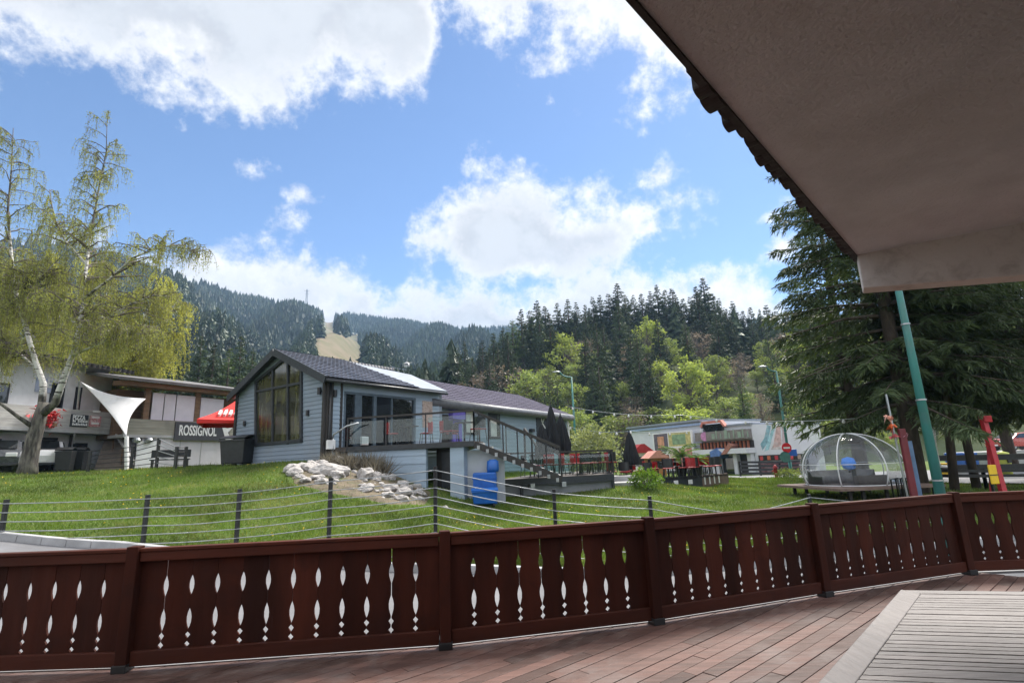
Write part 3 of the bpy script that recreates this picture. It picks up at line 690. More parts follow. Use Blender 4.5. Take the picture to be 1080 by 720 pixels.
# ---- the upper terrace with glass railing, and its stair
ut = thing('upper_terrace', 'raised restaurant terrace with glass railing and stair beside the gabled cottage', 'terrace', (-4, 19.9, .3))
UZ = 2.32
tA = A(366, 474, 20.5); tB = A(449, 470, 19.7); tC = A(500, 467, 19.1)
tA = Vector((tA.x, 20.5, 0)); tB = Vector((tB.x, 19.7, 0)); tC = Vector((tC.x, 19.1, 0))
B2A = Vector((-3.78, 25.72, 0)); B2B = Vector((3.66, 38.27, 0)); b2d = (B2B - B2A).normalized(); b2n = b2d.cross(Vector((0, 0, 1)))
stE = B2A + b2d * 2.4
plan = [tA, tB, tC, Vector((tC.x + .25, tC.y + 1.3, 0)), Vector((stE.x, stE.y, 0)) + b2n * .05, Vector((EC.x + .1, EC.y, 0)), RC + al * .35 + fs.n * .02]
deckb = M('dark terrace boards', (.06, .05, .045), .7, .25, 3)
MB().slab(plan, UZ - .17, UZ).build('terrace_slab', deckb, ut)
MB().bar(Vector((tA.x, tA.y - .03, UZ - .1)), Vector((tB.x, tB.y - .03, UZ - .1)), .05, .17).bar(Vector((tB.x, tB.y - .03, UZ - .1)), Vector((tC.x, tC.y - .03, UZ - .1)), .05, .17).build('edge_board', char_frame, ut)
sk_ = MB(); fsk = wallfr(tA, tB); fsk2 = wallfr(tB, tC); LAB, LBC = (tB - tA).length, (tC - tB).length
sk_.box(0, LAB, -.2, -.05, -.3, UZ - .19, fsk).build('skirt_wall', siding_light, ut); clad(fsk, lambda z: [(.0, LAB)], -.2, UZ - .2, .3, siding_light, ut, -.049)
MB().box(0, LBC * .52, -.9, -.85, -.3, UZ - .2, fsk2).build('passage_door', dark_void, ut)
MB().box(LBC * .12, LBC * .42, -.849, -.82, .2, 2.0, fsk2).build('door_leaf', char_frame, ut)
MB().box(LBC * .5, LBC * .78, -.5, -.03, -.3, UZ - .19, fsk2).build('pier', siding_light, ut)
pa = fsk2.p(LBC * .78, -.35, 0); fw = Fr(pa, (1, -.02, 0))
MB().box(.0, 1.32, -.2, 0, -.3, 2.0, fw).build('stair_wall', M('pale plaster wall', (.42, .45, .48), .8, .1, 1.5, bump=.2, dirt=(.3, .31, .33), dirt_amt=.5), ut)
def glassrail(par, pts, h, zoff=.0, spacing=1.0, hr=.035, tops=None, glass=True, first=True):
    """posts, glass panes and a handrail along 3D foot points"""
    for i, (a, b) in enumerate(zip(pts[:-1], pts[1:])):
        n = max(1, round((b - a).length / spacing)); d = (b - a) / n
        for k in range(n + (1 if i == len(pts) - 2 else 0)):
            q = a + d * k; MB().box(q.x - .022, q.x + .022, q.y - .022, q.y + .022, q.z, q.z + h).build('post', black_metal, par)
        if glass:
            for k in range(n):
                p0, p1 = a + d * (k + .06), a + d * (k + .94); u3 = Vector((0, 0, 1)); nrm = d.cross(u3).normalized() * .005
                MB().add([p0 + u3 * .1 - nrm, p1 + u3 * .1 - nrm, p1 + u3 * (h - .14) - nrm, p0 + u3 * (h - .14) - nrm, p0 + u3 * .1 + nrm, p1 + u3 * .1 + nrm, p1 + u3 * (h - .14) + nrm, p0 + u3 * (h - .14) + nrm],
                         [(0, 1, 2, 3), (7, 6, 5, 4), (0, 4, 5, 1), (1, 5, 6, 2), (2, 6, 7, 3), (3, 7, 4, 0)]).build('glass_pane', glass_clear, par)
        MB().bar(a + Vector((0, 0, h)), b + Vector((0, 0, h)), .09, hr * 2).build('handrail', timber_black, par)
def z3(p, z): return Vector((p.x, p.y, z))
glassrail(ut, [z3(tA, UZ), z3(tB, UZ), z3(tC, UZ)], 1.07, spacing=1.35)
lamp_pipe = MB().tube([A(351, 462, 20.2), A(352, 458, 20.0), A(366, 449, 20.0), A(378, 446, 20.0)], .035, 8).tube([A(351, 475, 20.2), A(351, 461, 20.2)], .035, 8); lamp_pipe.build('ramp_handrail', grey_metal, ut, smooth=True)
# stair going down to the right
st0 = z3(tC, UZ); st1 = A(592, 500, 19.7); st1 = Vector((st1.x, 19.7, .95)); dst = st1 - st0; nst = 10
side = Vector((.02, 1, 0)) * 1.2
for off in (Vector((0, 0, 0)), side):
    MB().bar(st0 + off + Vector((0, 0, -.12)), st1 + off + Vector((0, 0, -.08)), .05, .22).build('stringer', timber_black, ut)
stl = M('pale stone tread', (.4, .4, .4), .7, .1, 3)
for k in range(nst):
    q = st0 + dst * ((k + .5) / nst); MB().slab([q + Vector((-.17, .03, 0)), q + Vector((.17, .03, 0)), q + Vector((.17, 1.15, 0)), q + Vector((-.17, 1.15, 0))], q.z - .05, q.z - .005).build('tread', stl, ut)
    MB().box(q.x - .05, q.x + .05, q.y - .06, q.y - .032, q.z - .24, q.z - .1).build('bracket', grey_metal, ut)
glassrail(ut, [st0, st1], 1.05, spacing=.55, glass=True)
glassrail(ut, [st0 + side + Vector((0.1, 0, 0)), st1 + side], 1.05, spacing=1.1, glass=False)
MB().tube([A(553, 452, 20.4), A(556, 456, 20.2), A(566, 471, 20.0)], .045, 8).tube([A(554, 487, 20.4), A(553, 452, 20.4)], .04, 8).tube([A(566, 488, 20.), A(566, 471, 20.)], .04, 8).build('stair_end_rail', timber_black, ut)

# ---- lower terrace
lt = thing('lower_terrace', 'low grey restaurant terrace with glass railing at the foot of the stair', 'terrace', (1.2, 23, 0))
LZ = .9
l0, l1 = AX(524, 20.6), AX(646, 22.6); l2 = l1 + Vector((1.2, 8.5, 0)); l3 = Vector((l0.x + 1.5, l0.y + 5.6, 0)); plan2 = [l0, l1, l2, l3]
MB().slab(plan2, LZ - .2, LZ).build('terrace_slab', deckb, lt)
fl = wallfr(l0, l1); LL = (l1 - l0).length
base_m = M('smoke grey plaster', (.2, .21, .225), .8, .1, 1.5, bump=.15, dirt=(.13, .14, .15), dirt_amt=.5)
MB().box(0, LL, -.25, -.06, -.6, LZ - .22, fl).box(LL - .2, LL, -8, -.26, -.6, LZ - .22, fl).build('plinth_wall', base_m, lt)
MB().box(0, LL, -.059, .02, LZ - .24, LZ - .02, fl).build('edge_board', char_frame, lt)
glassrail(lt, [z3(l0, LZ), z3(l1, LZ), z3(l2, LZ)], .95, spacing=1.55)
MB().box(.9, 1.0, .03, .1, -.6, .62, fl).box(LL - .16, LL - .06, .03, .1, -.4, .62, fl).box(.9, LL - .06, .04, .09, .62, .7, fl).build('front_rail', char_frame, lt)
for px in (560, 593): x, z = fl.at(px, 508); MB().box(x - .09, x + .09, .021, .16, .52, .7, fl).build('bulkhead_lamp', grey_metal, lt)
stp = AX(657, 23.5); MB().box(stp.x - .9, stp.x + .9, 23.2, 24.6, .25, .5).build('step', concrete, lt); MB().box(stp.x - .7, stp.x + .8, 24.6, 26., .25, .72).build('step', concrete, lt)

# ---- long building
fb2 = wallfr(B2A, B2B); L2 = (B2B - B2A).length
lb = thing('long_building', 'long pale grey boarded restaurant building with dark mauve tiled roof behind the terrace', 'restaurant', ((B2A.x + B2B.x) / 2, (B2A.y + B2B.y) / 2, .5))
MB().box(-.6, L2, -6.5, -.0, -.4, 4.55, fb2).build('walls', siding_light, lb)
rr2 = (-fb2.n * 3.2 + Vector((0, 0, 1.5))).normalized()
mauve = tilemat('mauve grey roof tiles', (.055, .048, .085), tuple(fb2.ex), tuple(rr2), .3, .38, .9, 0, .04, (.075, .066, .11))
nn = fb2.ex.cross(rr2).normalized(); nn = nn if nn.z > 0 else -nn
e2 = Vector((B2A.x, B2A.y, 4.62)); Lu = math.hypot(3.2, 1.5)
polyslope(e2, fb2.ex, rr2, [(-.8, -.3), (L2 + .3, -.3), (L2 - 1.2, Lu), (-.8, Lu)], .09).build('roof', mauve, lb)
tile_relief(e2, fb2.ex, rr2, nn, -.8, lambda u: L2 + .3 - 1.5 * (u + .3) / (Lu + .3), -.3, Lu, .3, .38, .095).build('roof_tiles', mauve, lb)
rr3 = (fb2.n * 3.2 + Vector((0, 0, 1.5))).normalized(); e3 = e2 - fb2.n * 6.4; nn = fb2.ex.cross(rr3).normalized(); nn = nn if nn.z > 0 else -nn
polyslope(e3, fb2.ex, rr3, [(-.8, -.3), (L2 + .3, -.3), (L2 - 1.2, Lu - .003), (-.8, Lu - .003)], .12).build('roof', mauve, lb)
fh_ = fb2.p(L2 + .3, 0, 4.62); hp = fb2.p(L2 - 1.2, -3.2, 6.12); MB().add([fb2.p(L2 + .3, .28, 4.5), fb2.p(L2 + .3, -6.7, 4.5), hp, fb2.p(L2 + .1, .2, 4.45), fb2.p(L2 + .1, -6.6, 4.45)], [(0, 1, 2), (0, 2, 3), (1, 4, 2), (3, 2, 4), (0, 3, 4, 1)]).build('hip_end', mauve, lb)
zc = 4.38; MB().tube([fb2.p(-.8, .3, zc), fb2.p(L2 + .3, .3, zc)], .23, 10).build('eave_fascia', M('grey eave fascia', (.1, .105, .12), .5, .2, 3), lb, smooth=True); clad(fb2, lambda z: [(-.6, L2)], .2, 4.3, .2, siding_light, lb)
winw = M('bright window blind', (.6, .58, .55), .7, .15, 3)
for (px0, py0, px1, py1) in ((489, 427, 504, 458), (515, 435.5, 526.5, 462)):
    a, b, c, d = fb2.rect(px0, py0, px1, py1); w = MB(); w.box(a, b, .003, .07, c, d, fb2); wf_ = w.build('window', char_frame, lb)
    m_ = (a + b) / 2; MB().box(a + .12, a + (b - a) * .64, .071, .085, c + .1, d - .35, fb2).build('blind', winw, wf_); MB().box(a + (b - a) * .68, b - .1, .071, .08, c + .1, d - .1, fb2).build('pane', glass_dark, wf_)
violet = M('violet panel', (.16, .12, .5), .5, .12, 3)
a, b, c, d = fb2.rect(473, 425, 486, 466); MB().box(a, b, .003, .3, 3.7, 4.12, fb2).build('awning', violet, lb)
MB().box(a + (b - a) * .0, b, .003, .06, c, 3.69, fb2).build('violet_door', violet, lb)
MB().box(-.55, a - .05, .003, .05, UZ, 3.9, fb2).build('dark_entrance', dark_void, lb)
# wall sign with two letters
a, b, c, d = fb2.rect(569.5, 441, 580.5, 456); bx = MB(); bx.box(a - .55, b + .1, .003, .06, c - .6, d + .15, fb2); sg = bx.build('sign_board', char_frame, lb)
text('K', fb2, a + .05, d - .38, .85, .062, white_paint, sg, bold=.02); text('S:', fb2, a + .05, c - .02, .85, .062, white_paint, sg, bold=.02)
x, z = fb2.at(560, 454); MB().box(x - .3, x + .1, .0, .25, z - .1, z + .1, fb2).build('wall_lamp', black_metal, lb)
MB().tube([fb2.p(L2 + .02, .1, 4.4), fb2.p(L2 + .02, .1, .2)], .07, 8).build('downpipe', white_paint, lb)

# ---- folded black parasols
def folded_parasol(name_label, base, h, r, group='folded black parasols on the restaurant terraces'):
    t = thing('folded_parasol', name_label, 'parasol', base, 0, group)
    t['label'] = name_label
    r *= .78; m = MB(); n = 18; rows = []
    for z, k in ((.32, .55), (.36, .9), (.5, 1.), (.62, .8), (.75, .62), (.88, .4), (.97, .16), (1., .03)):
        rows.append([Vector((base[0], base[1], base[2])) + Vector((math.cos(2 * math.pi * j / n) * r * k * (1 + .2 * math.cos(j * math.pi)), math.sin(2 * math.pi * j / n) * r * k * (1 + .2 * math.cos(j * math.pi)), z * h)) for j in range(n + 1)])
    m.grid(rows).build('canopy', black_fabric, t)
    b = Vector(base); MB().tube([b + Vector((0, 0, .03)), b + Vector((0, 0, h * 1.03))], .03, 8).build('pole', black_metal, t)
    MB().box(b.x - .35, b.x + .35, b.y - .35, b.y + .35, b.z + .002, b.z + .09).build('base', concrete, t, bevel=.02)
    return t
q = AX(573, 24.0); folded_parasol('shortest folded black parasol, beside the letter sign on the lower terrace', (q.x, q.y, LZ), 2.25, .42)
q = AX(583.5, 24.4); folded_parasol('tall folded black parasol with upright mast between two others on the lower terrace', (q.x, q.y, LZ), 3.1, .4)
q = AX(593.5, 25.4); folded_parasol('folded black parasol nearest the end corner of the long building', (q.x, q.y, LZ), 2.7, .48)
q = AX(665.5, 26.5); folded_parasol('lone folded black parasol over red chairs between terrace and planter platform', (q.x, q.y, ghz(q.x, q.y) + .02), 2.35, .42)

# ---- chairs and tables
chair_seat_red = red_plastic
def make_chair(label, mat_s, mat_b, group):
    t = thing('terrace_chair', label, 'chair', (0, 0, 0), 0, group)
    MB().box(-.22, .22, -.22, .22, .43, .475).build('seat', mat_s, t, bevel=.015)
    m = MB(); rows = []
    for i in range(4):
        z = .5 + .13 * i; rows.append([Vector((math.sin(a_) * .25, .1 + .16 * math.cos(a_) - (.5 - abs(a_)) * .02, z)) for a_ in np.linspace(-1.5, 1.5, 9)])
    m.grid(rows).build('backrest', mat_b, t, solid=.025)
    for sx in (-1, 1):
        for sy in (-1, 1): MB().tube([Vector((sx * .19, sy * .19, .43)), Vector((sx * .23, sy * .23, 0))], .015, 6).build('leg', black_metal, t)
    return t
def make_table(label, group):
    t = thing('terrace_table', label, 'table', (0, 0, 0), 0, group)
    MB().lathe((0, 0, 0), [(.36, .72), (.38, .725), (.38, .745), (.36, .75)], 20).build('tabletop', black_plastic, t)
    MB().tube([Vector((0, 0, .03)), Vector((0, 0, .72))], .035, 8).build('pedestal', black_metal, t); MB().lathe((0, 0, 0), [(.25, .0), (.25, .02), (.05, .05)], 16).build('base', black_metal, t)
    return t
ch = None; tbm = None
def seats(spots, zf, label, group, tl, tg, red=.3):
    """each spot: a table with chairs round it"""
    global ch
    first = {}
    for (x, y, nchair, rot) in spots:
        z = zf(x, y); t = make_table(tl, tg) if 't' not in first else copy_tree(first['t']); first.setdefault('t', t); t.location = (x, y, z); t['label'] = tl
        for k in range(nchair):
            a = rot + 2 * math.pi * k / nchair; key = 'r' if random.random() < red else 'b'
            if key not in first: first[key] = make_chair(label[key], red_plastic, red_plastic if key == 'r' else black_plastic, group); c = first[key]
            else: c = copy_tree(first[key])
            c.location = (x + math.sin(a) * .68, y + math.cos(a) * .68, z); c.rotation_euler = (0, 0, -a)
q = [AX(572, 22.6), AX(612, 23.6), AX(630, 24.6), AX(622, 27)]
seats([(p.x, p.y, 4, .4 + i) for i, p in enumerate(q)], lambda x, y: LZ, {'r': 'red chair with curved back on the lower glass-railed terrace', 'b': 'red-seated chair with black back on the lower glass-railed terrace'}, 'chairs on the lower terrace', 'small round black table on the lower glass-railed terrace', 'tables on the lower terrace')
q = [z3(tB, 0) + Vector((-.9, 1.5, 0)), z3(tC, 0) + Vector((-.45, 1.2, 0)), z3(tB, 0) + Vector((.6, 2.2, 0))]
seats([(p.x, p.y, 2, 1.2 + i) for i, p in enumerate(q)], lambda x, y: UZ, {'r': 'red chair with curved back on the upper glass-railed terrace', 'b': 'red-seated chair with black back on the upper glass-railed terrace'}, 'chairs on the upper terrace', 'small round black table on the upper glass-railed terrace', 'tables on the upper terrace')
q = [AX(659, 26.3), AX(673, 26.6)]
seats([(p.x, p.y, 4, .3 + i) for i, p in enumerate(q)], lambda x, y: ghz(x, y) + .02, {'r': 'red chair with curved back on the lawn by the lone folded parasol', 'b': 'red-seated chair with black back on the lawn by the lone folded parasol'}, 'chairs round the lone parasol', 'small round black table on the lawn by the lone folded parasol', 'tables round the lone parasol')

# planter platform with chairs and potted palms
pf = thing('black_platform', 'low black seating platform with white markings standing on the lawn', 'platform', (AX(725, 27.5).x, 27.5, 0))
pz = .5; pA, pB, pC = AX(682, 25.4), AX(737.5, 26.6), AX(765, 28.6); pD = pA + (pC - pB) * 1.3
MB().slab([pA, pB, pC, pC + (pA - pB) * 1.0 , pD], pz - .1, pz).build('platform_deck', deckb, pf)
f1, f2 = wallfr(pA, pB), wallfr(pB, pC); MB().box(0, (pB - pA).length, -.1, .0, -.3, pz + .02, f1).build('front_panel', char_frame, pf)
brw = M('brown weathered board', (.16, .11, .09), .75, .2, 3)
MB().box(0.01, (pC - pB).length, -.1, .0, -.3, pz + .02, f2).build('end_panel', brw, pf)
for k in range(3): MB().box(.55 + k * .85, .8 + k * .85, .004, .012, pz - .32, pz - .12, f1).build('white_mark', white_paint, pf)
for k in range(4): MB().box(.2 + k * .5, .33 + k * .5, .004, .012, pz - .4, pz - .06, f2).build('white_mark', white_paint, pf)
q = [pA.lerp(pB, t) + (pC - pB) * s_ for t, s_ in ((.2, .3), (.45, .3), (.7, .35), (.35, .8), (.62, .85))]
seats([(p.x, p.y, 4, .3 + i) for i, p in enumerate(q)], lambda x, y: pz, {'r': 'red chair with curved back on the black seating platform', 'b': 'red-seated chair with black back on the black seating platform'}, 'chairs on the black platform', 'small round black table on the black seating platform', 'tables on the black platform')

# ---- blue containers in the alcove, black bin at the gable
def wheelie(name, label, base, w, d, h, rz, mat, lidmat, two=False):
    t = thing(name, label, 'bin', (0, 0, 0)); 
    m = MB(); k = .86
    vs = [Vector((sx * w / 2 * f_, sy * d / 2 * f_, z)) for z, f_ in ((.12, k), (h * .86, 1.)) for sx, sy in ((-1, -1), (1, -1), (1, 1), (-1, 1))]
    m.add(vs, [(0, 1, 2, 3), (4, 5, 6, 7)] + [(i, (i + 1) % 4, 4 + (i + 1) % 4, 4 + i) for i in range(4)]); m.build('bin_body', mat, t, bevel=.03)
    rows = []
    for i in range(7):
        y = -d / 2 * 1.04 + d * 1.04 * i / 6; rows.append([Vector((x, y, h * .87 + .14 * h * math.sin(math.pi * (i + .6) / 7.2))) for x in (-w / 2 * 1.04, -w / 2, w / 2, w / 2 * 1.04)])
    MB().grid(rows).build('lid', lidmat, t, solid=.04)
    MB().box(-w * .52, w * .52, -d * .54, -d * .5, h * .8, h * .86).build('rim', mat, t, bevel=.01)
    for sx in (-1, 1):
        for sy in (-1, 1):
            MB().tube([Vector((sx * w * .36 - .03, sy * d * .33, .07)), Vector((sx * w * .36 + .03, sy * d * .33, .07))], .07, 12).build('wheel', black_plastic, t)
    t.location = base; t.rotation_euler = (0, 0, rz); return t
q = AX(251, 23.1); bn = wheelie('wheeled_bin', 'large black wheeled rubbish bin with domed lid beside the gable wall', (q.x, q.y, ghz(q.x, q.y)), 1.25, .95, 1.3, R(-14), black_plastic, black_plastic)
MB().box(-.45, -.28, -.487, -.47, .75, 1.05).build('paper_notice', white_paint, bn)
q = AX(510, 18.55); b1 = wheelie('wheeled_bin', 'bright blue wheeled bin standing on the grass below the terrace stair', (q.x, q.y, ghz(q.x, q.y)), .85, .7, .62, R(6), blue_plastic, blue_plastic)
cr = thing('blue_container', 'bright blue plastic container stacked behind the blue bin under the stair', 'container', (q.x, q.y + .75, ghz(q.x, q.y)))
MB().slab([Vector((q.x - .42, q.y + .45, 0)), Vector((q.x + .4, q.y + .45, 0)), Vector((q.x + .4, q.y + 1., 0)), Vector((q.x - .42, q.y + 1., 0))], ghz(q.x, q.y), 1.22).build('container_body', blue_plastic, cr, bevel=.05)
MB().lathe((q.x + .28, q.y + .7, 1.22), [(.2, .0), (.22, .1), (.2, .38), (.1, .43), (.0, .43)], 16).build('round_drum', blue_plastic, cr, smooth=True)
MB().box(q.x - .44, q.x + .42, q.y + .43, q.y + .46, 1.0, 1.08).build('rim', blue_plastic, cr)

# ================================================================== left: white chalet with pizza sign, and the ski hire house
c0, c1 = AX(-55, 22.3), AX(106, 29.0)
fc = wallfr(c0, c1); LCc = (c1 - c0).length
GZc = 1.6
pz_ = thing('white_chalet', 'white rendered chalet with grey board balcony and garage behind the birch', 'house', ((c0.x + c1.x) / 2, (c0.y + c1.y) / 2, GZc))
def rectw(fr, px0, py0, px1, py1): return fr.rect(px0, py0, px1, py1)
bz0 = fc.at(105, 457)[1]; bz1 = fc.at(105, 437)[1]; tz = fc.at(60, 398)[1]
MB().box(0, LCc, -9, 0, .5, tz + .9, fc).build('wall', white_wall, pz_)
MB().box(-.2, LCc + .15, .0, 1.2, bz0 - .12, bz0 + .02, fc).build('balcony_slab', concrete, pz_)
MB().box(-.2, LCc + .15, 1.12, 1.2, bz0 + .021, bz1, fc).box(LCc + .06, LCc + .15, .0, 1.119, bz0 + .021, bz1, fc).build('balcony_boards', wood_grey, pz_)
fcb = wallfr(c0 + fc.n * 1.2, c1 + fc.n * 1.2)
a, b, c, d = fcb.rect(74, 437, 92, 450); sgn = MB().box(a, b, .003, .05, c, d, fcb).build('sign_board', char_frame, pz_)
hs = (d - c); text('PIZZA', fcb, a + .06, c + hs * .73, hs * .52, .052, white_paint, sgn, bold=.012, sx=.92 * (b - a) / (hs * 1.75)); [MB().box(a + .08 + (b - a) * .1 * k, a + .08 + (b - a) * (.1 * k + .07), .051, .06, c + hs * z0, c + hs * (z0 + .2 - .05 * (k % 3 == 1)), fcb).build('lettering', white_paint, sgn) for z0 in (.1, .36) for k in range(9) if not (k == 2 and z0 > .2)]
a, b, c, d = fcb.rect(94, 438.5, 105.5, 450); pk = MB().box(a, b, .003, .05, c, d, fcb).build('sign_board', M('pink printed sign', (.5, .22, .24), .6, .5, 14, dirt=(.6, .55, .55), dirt_amt=.9, dirt_scale=6), pz_)
for k in range(3): MB().box(a + .08, b - .1, .051, .06, c + .12 + k * .3, c + .22 + k * .3, fcb).build('lettering', white_paint, pk)
# upper floor: doors, glazing, name letters
for r_ in ((-30, 402, 8, 429), (52, 404, 66, 434), (78, 408, 84, 436)):
    a, b, c, d = fc.rect(*r_); w = MB().box(a, b, .003, .08, c, d, fc).build('window', char_frame, pz_)
    MB().box(a + .1, b - .1, .081, .09, c + .1, d - .1, fc).build('pane', glass_dark, w)
a, b, c, d = fc.rect(37, 399, 56, 414); nm = MB().box(a, b, .003, .05, c, d, fc).build('name_board', M('pale blue board', (.4, .45, .6), .6, .2, 4), pz_)
text('REST', fc, a + .1, (c + d) / 2 + .12, .62, .052, white_paint, nm, bold=.02)
# roof with skylights
rz0 = tz + 1.1
rsl = (-fc.n * 4.9 + Vector((0, 0, 1.1))).normalized(); nn = fc.ex.cross(rsl).normalized(); nn = nn if nn.z > 0 else -nn
rb = fc.p(0, .9, rz0 - .5)
rt_dark = tilemat('dark brown roof tiles', (.014, .012, .011), tuple(fc.ex), tuple(rsl), .3, .4, .8, 0, .06)
polyslope(rb, fc.ex, rsl, [(-.6, 0), (LCc + .4, 0), (LCc + .4, 5.52), (-.6, 5.52)], .2).build('roof', rt_dark, pz_)
rsl2 = (fc.n * 4.9 + Vector((0, 0, 1.1))).normalized(); nn = fc.ex.cross(rsl2).normalized(); nn = nn if nn.z > 0 else -nn
polyslope(fc.p(0, -9.9, rz0 - .5), fc.ex, rsl2, [(-.6, 0), (LCc + .4, 0), (LCc + .4, 5.52), (-.6, 5.52)], .2).build('roof', rt_dark, pz_)
for e_ in (0, LCc - .2):
    MB().prism([(0, tz + .9), (9, tz + .9), (4.5, tz + 1.9)], 0, .2, Fr(fc.p(e_ + .2 if e_ == 0 else e_, 0, 0), -fc.n)).build('gable', wood_brown, pz_)
frr = Fr(rb, fc.ex, rsl); nn = frr.n
skyg = M('blue skylight glass', (.06, .24, .45), .15, .2, 4, spec=.9)
for (p0, q0, p1, q1) in ((-6, 367, 11, 381), (46, 376, 53, 386), (56, 377, 68, 382), (56, 384, 67, 393)):
    # sight lines to the roof plane
    fr = Fr(fc.p(0, -.6, 0), fc.ex); a, b, c, d = fr.rect(p0, q0, p1, q1); w = MB().box(a, b, -1.5, 0, c, d, fr).build('dormer', char_frame, pz_); MB().box(a + .06, b - .06, .003, .01, c + .06, d - .06, fr).build('pane', skyg, w)
# ground floor: garage opening, door, downpipe
a, b, c, d = fc.rect(31, 461, 57, 497); g_ = MB().box(a, b, .003, .1, GZc, d, fc).build('garage_frame', char_frame, pz_); MB().box(a + .12, b - .12, .101, .11, GZc, d - .12, fc).build('glazed_panel', glass_dark, g_)
a, b, c, d = fc.rect(75, 467, 89, 497); g_ = MB().box(a, b, .003, .1, GZc, d, fc).build('door', char_frame, pz_); MB().box(a + .12, b - .12, .101, .11, GZc + .9, d - .12, fc).build('pane', glass_dark, g_)
a, b, c, d = fc.rect(-40, 462, -2, 490); g_ = MB().box(a, b, .003, .1, c, d, fc).build('window', char_frame, pz_); MB().box(a + .12, b - .12, .101, .11, c + .1, d - .12, fc).build('pane', glass_dark, g_)
x = fc.at(72, 470)[0]; MB().tube([fc.p(x, .1, GZc), fc.p(x, .1, bz0 - .13)], .06, 8).build('downpipe', black_metal, pz_)
fl_ = thing('flower_box', 'red flowers hanging on the grey balcony boards behind the birch', 'flowers', tuple(fcb.p(fcb.at(46, 441)[0], .1, bz1 - .55)))
T = []
cx, cz = fcb.at(46, 441)
for i in range(260):
    q = fcb.p(cx + RS.normal() * .28, .12 + abs(RS.normal()) * .12, cz + RS.normal() * .22); v = RS.normal(size=(3, 3)) * .07; T.append(np.array(q)[None] + v)
T = np.array(T) - np.array(fl_.location); soup('blossoms', T, M('red blossom', (.5, .015, .02), .6, .2, 5, island=.3), fl_)
MB().box(cx - .5, cx + .5, .003, .2, cz - .35, cz - .2, fcb).build('box', wood_brown, fl_)

# car in front of the garage
def make_car(name, label, loc, rz, paint):
    t = thing(name, label, 'car', (0, 0, 0))
    prof = [(-2.1, .35), (-2.15, .7), (-2.05, .95), (-1.25, 1.02), (-.6, 1.42), (.9, 1.46), (1.75, 1.1), (2.05, 1.0), (2.1, .5), (2.0, .3)]
    secs = []
    m = MB(); ny = 9
    for j in range(ny):
        y = -0.85 + 1.7 * j / (ny - 1); k = abs(y) / .85
        secs.append([Vector((x, y * (1 - max(0, (z - .95)) * .28), z - (.05 * k ** 4 if z > .6 else 0))) for x, z in prof + [prof[0]]])
    m.grid(secs)
    n = len(prof); m.f.append(tuple(range(n))); o = (ny - 1) * (n + 1); m.f.append(tuple(range(o, o + n)))
    m.build('body', paint, t, smooth=False, bevel=.03)
    m = MB()
    for sy in (-1, 1):
        ys = lambda z: sy * (.86 - max(0, z - .95) * .24)
        for poly in ([(-1.05, 1.02), (-.5, 1.36), (.1, 1.39), (.1, 1.02)], [(.17, 1.02), (.17, 1.39), (.8, 1.39), (1.4, 1.08)]):
            m.add([(x, ys(z), z) for x, z in poly], [(0, 1, 2, 3)])
    m.add([(-1.3, -.68, 1.06), (-1.3, .68, 1.06), (-.66, .6, 1.42), (-.66, -.6, 1.42)], [(0, 1, 2, 3)])
    m.add([(1.72, -.64, 1.14), (1.72, .64, 1.14), (.98, .6, 1.46), (.98, -.6, 1.46)], [(0, 1, 2, 3)]).build('windows', glass_dark, t, solid=.02)
    for x in (-1.3, 1.3):
        for sy in (-1, 1):
            w = MB().lathe((0, 0, 0), [(.0, 0), (.32, 0), (.33, .1), (.32, .2), (.0, .2)], 18)
            w.v = [(x + a, sy * .72 + (c - .1) * 1, .32 + b) for a, b, c in w.v]; wo = w.build('wheel', black_plastic, t)
            h = MB().lathe((0, 0, 0), [(.0, 0), (.19, 0), (.2, .02), (.0, .03)], 12); h.v = [(x + a, sy * .83 + (c - .015), .32 + b) for a, b, c in h.v]; h.build('rim', grey_metal, wo)
    for sy in (-1, 1):
        MB().box(-2.17, -2.1, sy * .6 - .18, sy * .6 + .18, .68, .84).build('headlight', white_paint, t, bevel=.02)
        MB().box(2.05, 2.12, sy * .65 - .13, sy * .65 + .13, .75, .95).build('tail_light', red_plastic, t, bevel=.02)
    MB().box(-2.19, -2.14, -.26, .26, .42, .53).build('number_plate', white_paint, t); MB().box(-2.2, -2.1, -.8, .8, .3, .4).build('bumper', black_plastic, t, bevel=.02)
    t.location = loc; t.rotation_euler = (0, 0, rz); return t
car_w = M('white car paint', (.7, .7, .72), .25, .03, 2, coat=.6); car_g = M('dark grey car paint', (.06, .065, .075), .25, .1, 2, coat=.6)
q = AX(39, 25.6); make_car('parked_car', 'white car parked in front of the glazed garage behind the birch trunk', (q.x, q.y, ghz(q.x, q.y) - .02), R(130), car_w)
q = AX(-6, 23.6); make_car('parked_car', 'dark grey car at the left edge parked before the white chalet', (q.x, q.y, ghz(q.x, q.y) - .02), R(128), car_g)
for px, d, lab in ((66, 24.5, 'black wheeled bin standing before the chalet wall left of the narrow door'), (80, 25.5, 'dark wheeled bin in front of the narrow chalet door')):
    q = AX(px, d); wheelie('wheeled_bin', lab, (q.x, q.y, ghz(q.x, q.y)), .62, .6, 1.15, R(20), black_plastic, black_plastic)

